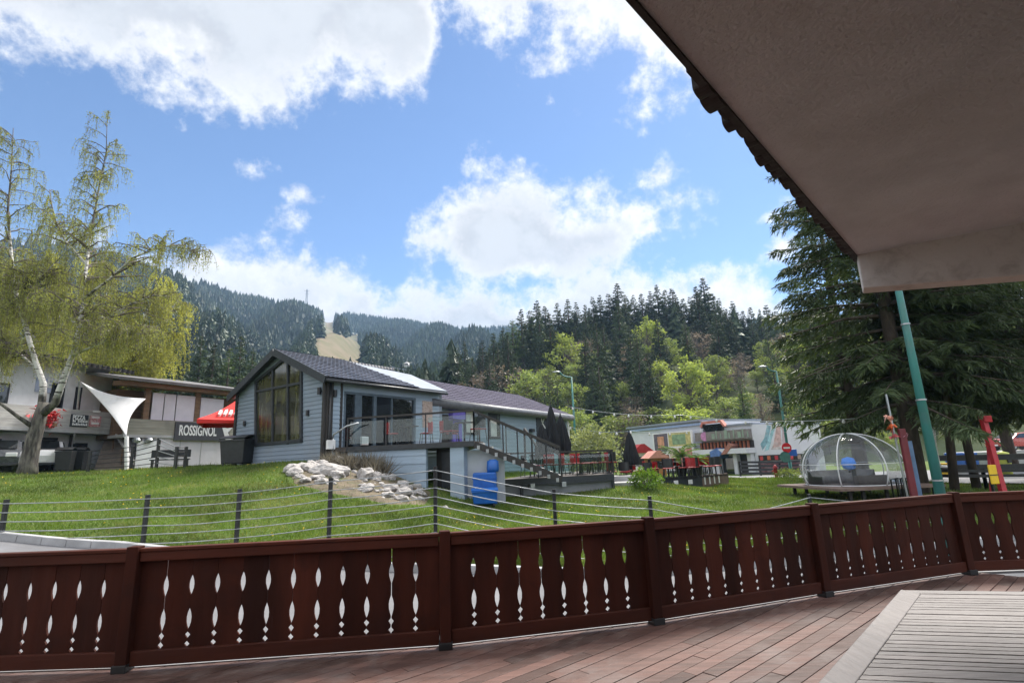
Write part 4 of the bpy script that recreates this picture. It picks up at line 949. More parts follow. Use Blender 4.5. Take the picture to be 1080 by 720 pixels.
# ski hire house
h0, h1 = AX(128, 27.2), AX(262, 33.6); fh2 = wallfr(h0, h1); LH = (h1 - h0).length
hh = thing('ski_hire_house', 'two storey ski hire house with timber eaves, board balcony and pale shutters', 'building', ((h0.x + h1.x) / 2, (h0.y + h1.y) / 2, GZc))
zb0 = fh2.at(182, 462)[1]; zb1 = fh2.at(182, 443.5)[1]; zt = fh2.at(200, 413.5)[1]
low_w = M('pale lilac render', (.55, .53, .57), .85, .06, 1.5, bump=.2, dirt=(.45, .43, .46), dirt_amt=.5)
MB().box(0.8, LH, -7, -.0, .6, zb0, fh2).build('lower_wall', low_w, hh)
MB().box(0.0, LH, -7, -1.3, zb0, zt, fh2).build('upper_wall', wood_brown, hh)
MB().box(-.2, LH, -1.29, .1, zb0 + .001, zb0 + .15, fh2).build('balcony_slab', concrete, hh)
MB().box(-.2, LH, .02, .1, zb0 + .151, zb1, fh2).build('balcony_boards', M('grey weathered balcony boards', (.27, .26, .22), .8, .2, 3, stretch=(.2, .2, 3), bump=.25, rows=.24, rowdepth=.8, dirt=(.17, .16, .14), dirt_amt=.5), hh)
sh = M('lilac white shutters', (.62, .59, .66), .6, .06, 2, bump=.05)
for r_ in ((161, 414, 173, 442), (174, 415.5, 185.5, 443), (186.5, 417, 206, 445), (212, 420, 236, 446)):
    a, b, c, d = fh2.rect(*r_); MB().box(a, b, -1.2 if False else -.12, -.06, zb1 - .2, d, fh2).build('shutter', sh, hh)
for px in (155, 208.5, 250):
    x = fh2.at(px, 430)[0]; MB().box(x - .14, x + .14, -.16, .0, zb0 + .15, zt, fh2).build('post', wood_brown, hh, bevel=.01)
ef = fh2; MB().box(-.8, LH + .3, -.2, .5, zt, zt + .22, fh2).build('eave_beam', wood_brown, hh)
rsl = (-fh2.n * 3 + Vector((0, 0, .55))).normalized(); nn = fh2.ex.cross(rsl).normalized(); nn = nn if nn.z > 0 else -nn
grm = M('grey roofing felt', (.13, .125, .13), .8, .2, 2)
polyslope(fh2.p(0, .8, zt + .2), fh2.ex, rsl, [(-1., 0), (LH + .5, 0), (LH + .5, 9), (-1., 9)], .15).build('roof', grm, hh)
a, b, c, d = fh2.rect(182.5, 446, 240, 464.5); sb = MB().box(a, b, .101, .17, c, d, fh2).build('sign_board', M('charcoal sign', (.05, .05, .06), .6, .1, 3), hh)
x0, _ = fh2.at(186.5, 455); x1, _ = fh2.at(232, 459); text('ROSSIGNOL', fh2, x0, (c + d) / 2 + .02, (d - c) * .78, .172, white_paint, sb, bold=.018, sx=(x1 - x0) / ((d - c) * .78 * 6.3))
x, z = fh2.at(237.5, 457); MB().prism([(x - .35, z + .35), (x - .05, z - .42), (x + .3, z - .42), (x + .05, z + .05), (x + .35, z + .38), (x, z + .3)], .171, .182, fh2).build('emblem', white_paint, sb)
for px in (189, 211.5): x = fh2.at(px, 478)[0]; MB().box(x - .02, x + .02, .002, .015, GZc, zb0 - .02, fh2).build('wall_joint', concrete, hh)
a, b, c, d = fh2.rect(143, 465, 163, 494); MB().box(a, b, .003, .05, GZc, d, fh2).build('white_door_bay', white_paint, hh)
for px in (142.5, 155.5): x, z = fh2.at(px, 464.5); MB().lathe(fh2.p(x, .12, z - .13), [(.0, 0), (.17, .03), (.2, .15), (.14, .26), (.0, .28)], 12).build('flood_lamp', grey_metal, hh)
# stair up between the two houses
sq0, sq1 = AX(97, 26.0), AX(134, 26.8); fst = wallfr(sq0, sq1); LSt = (sq1 - sq0).length
sa = thing('wooden_stair', 'weathered wooden outside stair rising between the white chalet and ski hire house', 'stairs', (sq0.x + 1, sq0.y + .5, GZc))
tread_m = M('weathered stair boards', (.2, .165, .14), .8, .2, 3, stretch=(.3, 2, 2), bump=.3)
for k in range(12): MB().box(.0 + .02 * k, LSt, -.3 * (k + 1), -.3 * k - .01, GZc - .1 + .17 * k, GZc + .17 * (k + 1), fst).build('tread', tread_m, sa)
wall_l = M('lilac grey stair wall', (.4, .38, .4), .8, .1, 2)
MB().add([fst.p(LSt - .02, .3, .8), fst.p(LSt - .02, .3, GZc + .5), fst.p(LSt - .02, -3.6, GZc + 2.9), fst.p(LSt - .02, -3.6, .8), fst.p(LSt + .2, .3, .8), fst.p(LSt + .2, .3, GZc + .5), fst.p(LSt + .2, -3.6, GZc + 2.9), fst.p(LSt + .2, -3.6, .8)],
         [(0, 1, 2, 3), (7, 6, 5, 4), (0, 4, 5, 1), (1, 5, 6, 2), (2, 6, 7, 3), (3, 7, 4, 0)]).build('side_wall', wall_l, sa)
p0_, p1_ = A(111, 441, 29.0), A(141, 487, 26.4); MB().bar(p0_, p1_, .08, .1).build('handrail', wood_grey, sa)
for t_ in (.05, .35, .65, .95):
    q = p0_.lerp(p1_, t_); MB().bar(q, q - Vector((0, 0, .95)), .05, .05).build('baluster', wood_brown, sa)
bk = wallfr(AX(104, 30.5), AX(136, 30.8)); MB().box(-.5, 3.2, 0, .1, GZc + 1.9, GZc + 4.6, bk).build('back_boards', wood_brown, sa)

# white stretched sail between the houses
sl = thing('fabric_sail', 'white stretched fabric sail with curved edges hung between the two left houses', 'sail', tuple(A(125, 420, 26.5)))
ptA, ptB, ptC = A(84.5, 402, 26.0), A(153.5, 420.5, 27.0), A(133.5, 460, 25.6)
rows = []; n = 14
for i in range(n + 1):
    u_ = i / n
    # left edge A->C, right edge B->C, both bowed inwards
    le = ptA.lerp(ptC, u_) + (ptB - ptA) * .06 * math.sin(math.pi * u_); re = ptB.lerp(ptC, u_) - (ptB - ptA) * .08 * math.sin(math.pi * u_)
    rows.append([le.lerp(re, j / 10) + Vector((0, -.25 * math.sin(math.pi * j / 10) * (1 - u_), -.22 * math.sin(math.pi * j / 10) * (1 - u_))) for j in range(11)])
MB().grid(rows).build('sail_cloth', M('white sail cloth', (.72, .72, .74), .75, .04, 1.2, bump=.15, bscale=5, dirt=(.5, .5, .5), dirt_amt=.5, dirt_scale=1.6), sl, smooth=True, solid=.015)
MB().tube([ptC, A(133.5, 497, 25.6)], .09, 8).build('mast', white_paint, sl); MB().tube([ptA, ptA + Vector((-.3, .5, -3.))], .05, 8).build('mast', grey_metal, sl)

# steel railings by the ski hire house
rl = thing('steel_railing', 'black and white steel railing in front of the ski hire house', 'railing', tuple(AX(170, 24.5, GZc)))
rp = [AX(92, 23.6), AX(137, 24.0), AX(164, 24.2), AX(184, 22.8), AX(194, 23.4)]
rp = [Vector((q.x, q.y, ghz(q.x, q.y))) for q in rp]; rhs = [.95, 1.1, 1.4, .95, .95]
for q, h_ in zip(rp, rhs): MB().box(q.x - .05, q.x + .05, q.y - .05, q.y + .05, q.z - .1, q.z + h_).build('post', black_metal, rl)
for i in range(4):
    for k in range(5): MB().tube([rp[i] + Vector((0, 0, rhs[i] * (1 - k * .19) - .04)), rp[i + 1] + Vector((0, 0, rhs[i + 1] * (1 - k * .19) - .04))], .018, 6).build('rail', black_metal if i != 2 else rail_m, rl)

# red parasol with white print
cq = A(251, 421, 26.5); ux = Vector((.9, .43, 0)); uy = Vector((-.43, .9, 0))
rp_ = thing('red_parasol', 'open red parasol with white printed valance beside the ski hire house', 'parasol', (cq.x, cq.y, ghz(cq.x, cq.y)))
edge = A(194.5, 444.5, 25.6); hw_ = (Vector((edge.x, edge.y)) - Vector((cq.x, cq.y))).length / 1.25
cn = [Vector((cq.x, cq.y, edge.z)) + ux * sx * hw_ * .88 + uy * sy * hw_ * .88 for sx, sy in ((-1, -1), (1, -1), (1, 1), (-1, 1))]
apx = Vector((cq.x, cq.y, cq.z)); m = MB()
for i in range(4):
    a, b = cn[i], cn[(i + 1) % 4]; rows = []
    for k in range(7):
        t_ = k / 6; l, r_ = apx.lerp(a, t_), apx.lerp(b, t_); sag = -.12 * math.sin(math.pi * t_); rows.append([l.lerp(r_, j / 6) + Vector((0, 0, sag - .06 * math.sin(math.pi * j / 6) * t_)) for j in range(7)])
    rows.append([a.lerp(b, j / 6) + Vector((0, 0, -.2)) for j in range(7)]); m.grid(rows)
m.build('canopy', M('red parasol cloth', (.62, .02, .015), .7, .08, 2), rp_, solid=.012)
MB().tube([Vector((cq.x, cq.y, ghz(cq.x, cq.y))), apx], .04, 8).build('pole', grey_metal, rp_)
fv = wallfr(cn[0], cn[1]); Lv = (cn[1] - cn[0]).length
sl_ = (apx - (cn[0] + cn[1]) / 2).normalized(); ft = Fr((cn[0] + cn[1]) / 2, fv.ex, sl_)
for k in range(7): MB().prism([(-.75 + k * .22, .35), (-.66 + k * .22, .35), (-.58 + k * .22, .72 + .1 * (k % 2)), (-.69 + k * .22, .75)], -.16, .05, ft).build('printed_mark', white_paint, rp_)
# bench and little things by the wall
bq = AX(178, 25.5); bnc = thing('bench', 'small dark bench by the lilac wall below the ski hire balcony', 'bench', (bq.x, bq.y, ghz(bq.x, bq.y)), R(25))
for nm_, bx_ in (('seat', (-.8, .8, -.2, .2, .42, .47)), ('backrest', (-.8, .8, .18, .23, .55, .9))):
    m = MB().box(*bx_); m.v = [tuple(parent_world(bnc) @ Vector(v)) for v in m.v]; m.build(nm_, black_plastic, bnc)
for sx in (-.7, .7):
    m = MB().box(sx - .03, sx + .03, -.2, .2, 0, .42); m.v = [tuple(parent_world(bnc) @ Vector(v)) for v in m.v]; m.build('leg', black_plastic, bnc)

def disc(par, name, p, r, mat, th=.03):
    m = MB().lathe((0, 0, 0), [(.0, 0), (r, 0), (r, th), (.0, th)], 24); m.v = [(p.x + a, p.y - c, p.z + b) for a, b, c in m.v]; return m.build(name, mat, par)
# ================================================================== right: white painted ski school building
r0, r1, r2 = AX(668, 62), AX(796, 47), AX(856, 45.0)
ra, rb_ = wallfr(r0, r1), wallfr(r1, r2); LA_, LB_ = (r1 - r0).length, (r2 - r1).length; RG = -.6
rbld = thing('sports_building', 'white flat roofed building with billboards, dark balcony band and painted mural across the road', 'building', (r1.x, r1.y, RG))
za = ra.at(795, 447)[1]; zl = ra.at(672, 460)[1]
wht = M('white painted facade', (.62, .63, .68), .7, .05, 1.5, dirt=(.52, .53, .57), dirt_amt=.5)
xA = ra.at(742, 460)[0]
MB().box(0, xA, -8, 0, RG, zl + .9, ra).build('left_wing', wht, rbld)
MB().box(xA, LA_, -9, 0, RG, za, ra).build('centre_wing', wht, rbld)
a, b, c, d = rb_.rect(796, 447, 848, 490)
MB().prism([(0, RG), (LB_ + .4, RG), (LB_ + .4, rb_.at(852, 470)[1]), (rb_.at(838, 447)[0], rb_.at(838, 447)[1]), (0, za)], -9, -.02, rb_).build('right_wing', wht, rbld)
bluem = M('blue grey fascia', (.3, .4, .6), .6, .1, 3)
MB().box(-.3, xA, .003, .25, zl + .55, zl + .75, ra).build('blue_fascia', bluem, rbld); MB().box(-.4, xA, -8.2, .4, zl + .9, zl + 1.1, ra).build('roof_slab', sheet, rbld)
MB().box(xA - .003, LA_ + .1, -9.1, .2, za, za + .15, ra).build('roof_slab', sheet, rbld)
# arched dormer and dark band
a, b, c, d = ra.rect(744, 447, 764, 459); MB().box(a, b, .003, .3, d - 1.0, d + .0, ra).build('dormer_window', glass_dark, rbld); redarch = M('salmon arch trim', (.5, .18, .14), .6, .15, 3)
MB().prism([(a - .3, d - .2), (a, d + .3), (b, d + .3), (b + .5, d - .3), (b + .3, d - .35), (b - .1, d + .08), (a + .1, d + .08), (a - .1, d - .25)], .003, .4, ra).build('arch_trim', redarch, rbld)
band = M('grey brown boarded band', (.2, .185, .175), .75, .15, 3, rows=.3, rowdepth=.7)
bx0, bx1 = ra.at(740, 465)[0], LA_ - .05; z0_, z1_ = ra.at(768, 463.5)[1], ra.at(768, 454)[1]
MB().box(bx0, bx1, .003, .8, z0_, z1_, ra).build('balcony_band', band, rbld)
gt = M('green letters', (.24, .32, .25), .6, .1, 3); xg = ra.at(748, 459)[0]
for k in range(9): MB().box(xg + 1.1 + k * .5, xg + 1.1 + k * .5 + (.12 if k % 3 else .34), .803, .84, (z0_ + z1_) / 2 - .3, (z0_ + z1_) / 2 + (.45 if k % 2 else .2), ra).build('lettering', gt, rbld)
disc(rbld, 'flower_emblem', ra.p(xg + .3, .85, (z0_ + z1_) / 2), .42, M('pink emblem', (.55, .25, .45), .6, .2, 5))
MB().box(bx0 - 0, bx1 + .1, .003, .2, z0_ - 1.25, z0_ - .15, ra).build('window_strip', dark_void, rbld)
orange = M('rust brown post', (.3, .1, .05), .6, .2, 3)
for k in range(14): x = bx0 + (bx1 - bx0) * (k + .3) / 14; MB().box(x - .1, x + .1, .201, .3, z0_ - 1.25, z0_ - .15, ra).build('window_post', orange, rbld)
# billboard with portrait panels
bxa, bxb, bzc, bzd = ra.rect(699, 457, 741, 489)
bfr = Fr(ra.p(0, 1.2, 0), ra.ex); bb_ = thing('billboard', 'tall billboard of bright food and drink posters on the white building', 'billboard', tuple(bfr.p((bxa + bxb) / 2, 0, RG)))
MB().box(bxa, bxb, -.15, 0, bzc - .6, bzd + .2, bfr).build('panel', white_paint, bb_)
W_b, H_b = bxb - bxa, bzd + .2 - bzc + .6; z_ = bzc - .6
cm = lambda n_, c_: M(n_, c_, .5, .25, 3, dirt=sc(c_, .5), dirt_amt=.5, dirt_scale=2)
for nm_, c_, (u0, u1, v0, v1) in (('violet', (.13, .11, .14), (.03, .4, .5, .97)), ('yellow', (.5, .45, .2), (.42, .97, .62, .97)), ('green', (.22, .33, .2), (.52, .85, .66, .92)), ('skin', (.55, .28, .18), (.13, .3, .6, .9)), ('brown', (.2, .12, .09), (.03, .4, .06, .42)), ('rose', (.5, .2, .2), (.65, .97, .08, .58)), ('cream', (.6, .5, .4), (.42, .63, .2, .58))):
    yy = .004 + (.02 if nm_ in ('green', 'skin') else 0); MB().box(bxa + W_b * u0, bxa + W_b * u1, .002, yy + .006, z_ + H_b * v0, z_ + H_b * v1, bfr).build('poster', cm(nm_ + ' poster', c_), bb_)
for u in (.15, .85): MB().tube([bfr.p(bxa + W_b * u, -.3, RG), bfr.p(bxa + W_b * u, -.3, bzd)], .08, 8).build('post', grey_metal, bb_)
# ground floor openings and columns
for (p0, q0, p1, q1) in ((781, 479, 793, 499), (752, 484, 756, 498), (763, 481, 779, 498)):
    a, b, c, d = ra.rect(p0, q0, p1, q1); MB().box(a, b, .003, .05, RG, d, ra).build('doorway', dark_void if p0 != 763 else glass_dark, rbld)
for px in (749, 757, 760.5, 780, 795): x = ra.at(px, 488)[0]; MB().box(x - .2, x + .2, .06, .5, RG, ra.at(px, 478)[1], ra).build('column', wht, rbld)
MB().box(bx0, LA_ + .1, .003, 1.1, ra.at(770, 477)[1] - .1, ra.at(770, 477)[1] + .35, ra).build('porch_band', wht, rbld)
# mural strokes on the right wing and its shop front
mt = lambda n_, c_: M(n_, c_, .7, .25, 4, dirt=(.6, .62, .66), dirt_amt=.4, dirt_scale=1.5)
for nm_, c_, P_ in (('teal', (.2, .36, .42), ((809, 448), (813, 449), (810, 466), (804, 475), (802, 468), (806, 462))), ('pale teal', (.3, .5, .55), ((815, 449), (818, 449), (811, 474), (806, 476))), ('salmon', (.5, .35, .33), ((819, 449), (823, 449), (824, 470), (815, 472))), ('rose grey', (.45, .35, .38), ((825, 450), (828, 451), (829, 468), (825, 470))), ('pale', (.55, .5, .5), ((816, 466), (824, 462), (827, 474), (813, 474)))):
    MB().prism([rb_.at(*p) for p in P_], -.019, -.008 + .002 * len(nm_) * .1, rb_).build('mural_stroke', mt(nm_ + ' mural paint', c_), rbld)
a, b, c, d = rb_.rect(800, 479, 850, 485); MB().box(a, b, -.018, .1, c, d, rb_).build('shop_window', dark_void, rbld)
for k, c_ in enumerate(((.5, .05, .05), (.5, .12, .05), (.45, .03, .05), (.1, .15, .4), (.5, .06, .06), (.4, .3, .25))): MB().box(a + (b - a) * (.03 + k * .16), a + (b - a) * (.1 + k * .16), .101, .12, c + .05, d - .08, rb_).build('shop_sign', cm('shop sign %d' % k, c_), rbld)
a, b, c, d = rb_.rect(800, 486, 850, 499); MB().box(a, b, -.018, .02, RG, d, rb_).build('shop_front', M('maroon shop front', (.12, .04, .05), .6, .3, 2, dirt=(.3, .28, .3), dirt_amt=.6, dirt_scale=1), rbld)
# blue and orange painted sports figure panel over the porch
for nm_, c_, P_ in (('cobalt', (.09, .18, .42), ((758, 476), (765, 472), (771, 477), (767, 483), (759, 481))), ('burnt orange', (.36, .16, .12), ((770, 479), (778, 467), (782, 469), (776, 478))), ('light blue', (.3, .5, .7), ((752, 472), (760, 470), (763, 476), (756, 479)))):
    MB().prism([ra.at(*p) for p in P_], .004, 1.15 if nm_ != 'light blue' else .012, ra).build('painted_panel', cm(nm_ + ' paint', c_), rbld)
# small kiosks left of the billboard
def kiosk(name, label, cat, px0, py0, px1, py1, d, wall, roofc, slope_=.35):
    p0, p1 = AX(px0, d), AX(px1, d); fr = wallfr(p0, p1); a, b, c, dd = fr.rect(px0, py0, px1, py1); z0 = min(c, ghz(p0.x, p0.y))
    t = thing(name, label, cat, tuple(fr.p((a + b) / 2, -1, z0))); hh_ = dd - z0
    MB().box(a, b, -2.2, 0, z0 - .1, dd - hh_ * .3, fr).build('wall', wall, t)
    MB().box(a + .2, b - .2, .003, .04, z0 + hh_ * .28, dd - hh_ * .42, fr).build('hatch', dark_void, t)
    mid_ = (a + b) / 2; MB().prism([(a - .25, dd - hh_ * .3), (b + .25, dd - hh_ * .3), (mid_ + .15, dd), (mid_ - .15, dd)], -2.4, .5, fr).build('roof', roofc, t)
    return t
kiosk('wooden_kiosk', 'small orange wooden kiosk with salmon roof left of the billboard', 'kiosk', 686, 475, 702, 496, 44, M('orange boards', (.35, .15, .05), .7, .2, 3, rows=.25), M('salmon roof', (.5, .22, .17), .6, .15, 3))
kiosk('market_stall', 'white market stall under a red awning beyond the lone folded parasol', 'stall', 668, 468, 688, 497, 50, white_paint, red_plastic)

# road furniture
def tubepost(par, q, h, r0, r1, mat, name='post'): return MB().tube([q, q + Vector((0, 0, h))], [r0, r1], 12).build(name, mat, par, smooth=True)
def lamp_post(label, px, d, h, r0, r1, arm, mat):
    q = AX(px, d); z = ghz(q.x, q.y); q.z = z - .05; t = thing('street_lamp', label, 'street lamp', tuple(q), 0, 'green street lamps')
    tubepost(t, q, h, r0, r1, mat); top = q + Vector((0, 0, h)); pts = [top + Vector((arm * math.sin(a_), -.1 * math.sin(a_), abs(arm) * .55 * (1 - math.cos(a_)) - .02)) for a_ in np.linspace(0, 1.45, 8)]
    MB().tube(pts, [r1 * .9] * 8, 8).build('arm', mat, t, smooth=True); e = pts[-1]; sg_ = 1 if arm > 0 else -1
    MB().lathe(e + Vector((sg_ * .28, 0, -.06)), [(.0, 0), (.14, .02), (.16, .08), (.08, .14), (.0, .15)], 12, sx=2.2).build('lamp_head', grey_metal, t, smooth=True)
    tubepost(t, q, 1.1, r0 * 1.12, r0 * 1.08, mat, 'base_sleeve'); MB().box(q.x - r0 * 1.6, q.x + r0 * 1.6, q.y - r0 * 1.6, q.y + r0 * 1.6, q.z + .0, q.z + .08).build('base_plate', mat, t)
    for k in range(3): MB().tube([q + Vector((0, 0, 1.5 + k * 1.6)), q + Vector((0, 0, 1.53 + k * 1.6))], r0 * (1.05 - .1 * k), 12).build('band', grey_metal, t)
    return t
lamp_post('thick tapered teal lamp post close behind the terrace railing', 981, 11.0, 9.0, .102, .042, -1.2, teal_paint)
lamp_post('slim teal street lamp behind the end of the long building', 608, 42, 7.6, .1, .06, -.9, teal_paint)
lamp_post('slim teal street lamp with round traffic signs in front of the white building', 831, 37.5, 7.4, .1, .06, -.7, teal_paint)
ts = thing('traffic_signs', 'round red no entry sign above a green disc seen from behind', 'traffic sign', tuple(AX(829, 37.2, -.3)))
sgn_red = M('red sign face', (.6, .02, .03), .45, .05, 3); sgn_green = M('dull green sign back', (.06, .17, .15), .6, .2, 3); sgn_blue = M('blue sign face', (.02, .12, .5), .45, .08, 3)
p = A(829.5, 472, 37.1); s1 = disc(ts, 'no_entry_disc', p, .33, sgn_red); MB().box(p.x - .22, p.x + .22, p.y - .045, p.y - .031, p.z - .055, p.z + .055).build('white_bar', white_paint, s1)
p = A(828, 481.5, 37.1); disc(ts, 'green_disc', p, .36, sgn_green)
p = A(836.5, 477, 37.3); MB().box(p.x - .25, p.x + .25, p.y - .03, p.y, p.z - .22, p.z + .22).build('blue_plate', sgn_blue, ts, bevel=.01)
for z_ in (472, 481.5): q = A(830, z_, 37.2); MB().box(q.x - .1, q.x + .12, 37.15, 37.4, q.z - .02, q.z + .02).build('bracket', grey_metal, ts)
hq = AX(815, 36.3); hz_ = ghz(hq.x, hq.y); hy = thing('fire_hydrant', 'small red fire hydrant on the verge left of the traffic signs', 'hydrant', (hq.x, hq.y, hz_))
MB().lathe((hq.x, hq.y, hz_), [(.16, 0), (.16, .06), (.11, .1), (.11, .6), (.15, .63), (.15, .68), (.12, .78), (.04, .86), (0, .88)], 14).build('barrel', red_plastic, hy, smooth=True)
for sx in (-1, 1): MB().tube([Vector((hq.x + sx * .1, hq.y, hz_ + .48)), Vector((hq.x + sx * .22, hq.y, hz_ + .48))], .06, 10).build('outlet', red_plastic, hy)
# dark horizontal barriers along the road
def barrier(label, pts, h, rails, d_post=2.2, mat=black_metal, gap=.16, thk=.05):
    t = thing('road_barrier', label, 'barrier', (pts[0].x, pts[0].y, ghz(pts[0].x, pts[0].y)), 0, 'dark road barriers')
    for a, b in zip(pts[:-1], pts[1:]):
        n = max(1, round((b - a).length / d_post))
        for k in range(n + 1):
            q = a.lerp(b, k / n); z = ghz(q.x, q.y); MB().box(q.x - .05, q.x + .05, q.y - .05, q.y + .05, z - .1, z + h).build('post', mat, t)
        for k in range(rails):
            za_, zb_ = ghz(a.x, a.y) + h - .08 - k * gap * 1.7, ghz(b.x, b.y) + h - .08 - k * gap * 1.7
            MB().bar(Vector((a.x, a.y - .08, za_)), Vector((b.x, b.y - .08, zb_)), thk, gap).build('board', mat, t)
    return t
barrier('dark slatted barrier along the road before the white building', [AX(778, 41), AX(820, 42), AX(850, 42)], 1.15, 4)
barrier('dark board fence beyond the road behind the right spruce trunks', [AX(985, 30), AX(1040, 29), AX(1130, 28)], 1.2, 2, gap=.3)
barrier('low dark rail fence at the road edge in front of the blue boxes', [AX(985, 23.5), AX(1030, 23), AX(1110, 22.4)], .85, 2, gap=.12)
# blue boxes, yellow things, white pipe, playground frame
for px0, px1, lab in ((1004.5, 1013.5, 'left blue water tank behind the spruce trunk beyond the road'), (1019, 1028, 'right blue water tank behind the spruce trunk beyond the road')):
    p0, p1 = A(px0, 490, 33), A(px1, 477, 33); gz_ = ghz(p0.x, 33); t = thing('water_tank', lab, 'tank', ((p0.x + p1.x) / 2, 33, gz_), 0)
    MB().box(p0.x, p1.x, 32.8, 33.5, gz_ + .5, p1.z).build('tank_body', blue_plastic, t, bevel=.06); MB().box(p0.x - .05, p1.x + .05, 32.75, 33.55, gz_, gz_ + .499).build('pallet_base', concrete, t)
    MB().lathe(((p0.x + p1.x) / 2, 33.15, p1.z), [(.13, 0), (.13, .08), (0, .1)], 12).build('filler_cap', black_plastic, t)
p = A(998, 490.5, 31); t = thing('yellow_crate', 'small yellow crate lying by the blue water tanks', 'crate', (p.x, 31, ghz(p.x, 31))); MB().box(p.x - .32, p.x + .32, 30.8, 31.2, ghz(p.x, 31), p.z + .08).build('crate_body', yellow_plastic, t, bevel=.02); MB().box(p.x - .34, p.x + .34, 30.78, 31.22, p.z + .081, p.z + .13).build('crate_rim', yellow_plastic, t)
t = thing('white_pipe', 'bent white pipe leaning beside the slim spruce trunk', 'pipe', tuple(A(990, 492, 28))); MB().tube([A(984.5, 452, 28), A(986.5, 470, 28), A(990, 488, 28), A(992, 491.5, 28), A(1003, 492, 28)], .06, 8).build('pipe_run', white_paint, t, smooth=True); MB().tube([A(984.3, 450, 28), A(984.7, 453.5, 28)], .075, 8).build('end_collar', white_paint, t)
pg = thing('swing_frame', 'tall red steel climbing frame with ladder rungs by the right edge', 'play frame', tuple(AX(1047, 19.5, -.4)))
red_steel = M('red painted steel', (.4, .015, .025), .4, .15, 4)
topp = A(1037, 442, 19.5); f1_ = A(1056, 508, 19.2); f2_ = A(1043, 508, 20.6); f3_ = A(1040, 441, 20.8)
f1_.z = ghz(f1_.x, f1_.y); f2_.z = ghz(f2_.x, f2_.y)
MB().bar(f1_, topp, .17, .17).build('leg', red_steel, pg, bevel=.01); MB().bar(f2_, f3_, .09, .09).build('leg', red_steel, pg, bevel=.01); MB().bar(topp + Vector((0, -.2, 0)), f3_ + Vector((.1, .3, .0)), .22, .22).build('top_beam', red_steel, pg, bevel=.01)
for t_ in (.18, .36, .54): MB().bar(f1_.lerp(topp, t_), f2_.lerp(f3_, t_), .05, .05).build('rung', red_steel, pg)
p = A(1047, 500, 19.0); t = thing('yellow_sign', 'yellow board leaning at the foot of the red climbing frame', 'board', (p.x, 19, ghz(p.x, 19))); MB().lathe((0, 0, 0), [(0, 0), (.2, 0), (.2, .05), (0, .05)], 16).v
m = MB().box(p.x - .14, p.x + .14, 18.95, 19.0, p.z - .32, p.z + .32); m.build('board_face', yellow_plastic, t, bevel=.02); MB().box(p.x - .1, p.x - .05, 18.98, 19.08, ghz(p.x, 19), p.z).build('stake', black_metal, t); MB().box(p.x - .15, p.x + .15, 18.935, 18.949, p.z - .03, p.z + .0).build('clamp_strip', black_plastic, t)
p = A(1058.5, 485, 31); t = thing('yellow_green_bin', 'yellow green litter bin with dark mark near the right edge', 'bin', (p.x, 31, ghz(p.x, 31))); MB().lathe((p.x, 31, ghz(p.x, 31)), [(.26, 0), (.33, p.z - ghz(p.x, 31) + .1), (.3, p.z - ghz(p.x, 31) + .4), (.0, p.z - ghz(p.x, 31) + .5)], 16).build('bin_body', M('lime plastic', (.5, .55, .1), .5, .1, 3), t, smooth=True); MB().box(p.x - .1, p.x + .1, 30.6, 30.68, p.z - .15, p.z + .15).build('dark_mark', black_plastic, t)
# totem with flags left of the big trunk
tq = AX(950, 17.0); tz_ = ghz(tq.x, tq.y); to = thing('banner_post', 'dark red banner board with orange and pink streamers beside the big spruce trunk', 'banner', (tq.x, tq.y, tz_))
p0 = A(947, 452, 17); p1 = A(953, 505, 17); MB().box(p0.x, p0.x + .2, 16.95, 17.05, tz_, p0.z).build('board', M('dark red board', (.13, .012, .02), .6, .2, 3), to, bevel=.01)
MB().box(p0.x + .21, p0.x + .36, 17.0, 17.05, tz_, A(953, 465, 17).z).build('blue_board', M('slate blue board', (.08, .14, .25), .6, .2, 3), to)
MB().tube([Vector((p0.x - .02, 17.1, tz_)), Vector((p0.x - .1, 17.1, p0.z + 1.1))], .03, 8).build('pole', grey_metal, to)
for (u0, v0), c_ in (((938, 441), (.6, .3, .22)), ((940.5, 451), (.6, .12, .03)), ((943, 460), (.6, .12, .15)), ((953, 459), (.5, .25, .3))):
    q = A(u0, v0, 17.05); T = [np.array(q)[None] + RS.normal(size=(3, 3)) * .07 for _ in range(14)]; soup('streamer', np.array(T) - np.array(to.location), M('streamer %d' % u0, c_, .6, .2, 4, island=.3), to)
# dark gate post group right of the dome
gq = AX(951, 18.6); gt_ = thing('litter_bins', 'dark steel cycle rack beside the dome platform and the big trunk', 'rack', (gq.x, gq.y, ghz(gq.x, gq.y)))
gt_.name = 'cycle_rack'
for k in range(5): x = gq.x - .35 + k * .17; z = ghz(gq.x, gq.y); MB().tube([Vector((x, gq.y, z)), Vector((x, gq.y, z + .8)), Vector((x + .06, gq.y + .05, z + .86)), Vector((x + .1, gq.y + .5, z + .8)), Vector((x + .1, gq.y + .5, z))], .025, 8).build('hoop', black_metal, gt_, smooth=True)
MB().bar(Vector((gq.x - .45, gq.y, ghz(gq.x, gq.y) + .1)), Vector((gq.x + .45, gq.y, ghz(gq.x, gq.y) + .1)), .05, .05).build('base_bar', black_metal, gt_)
# distant red roof thing at the right edge
rq = AX(1072, 46); make_car('parked_car', 'red car parked far off at the right edge beyond the barriers', (rq.x, rq.y, ghz(rq.x, rq.y) + 1.2), R(8), M('red car paint', (.4, .06, .05), .3, .05, 2, coat=.5))
rmp = MB().box(rq.x - 4, rq.x + 5, 44.5, 49, -1.2, ghz(rq.x, rq.y) + 1.18).build('embankment', concrete); kind(rmp, 'structure')

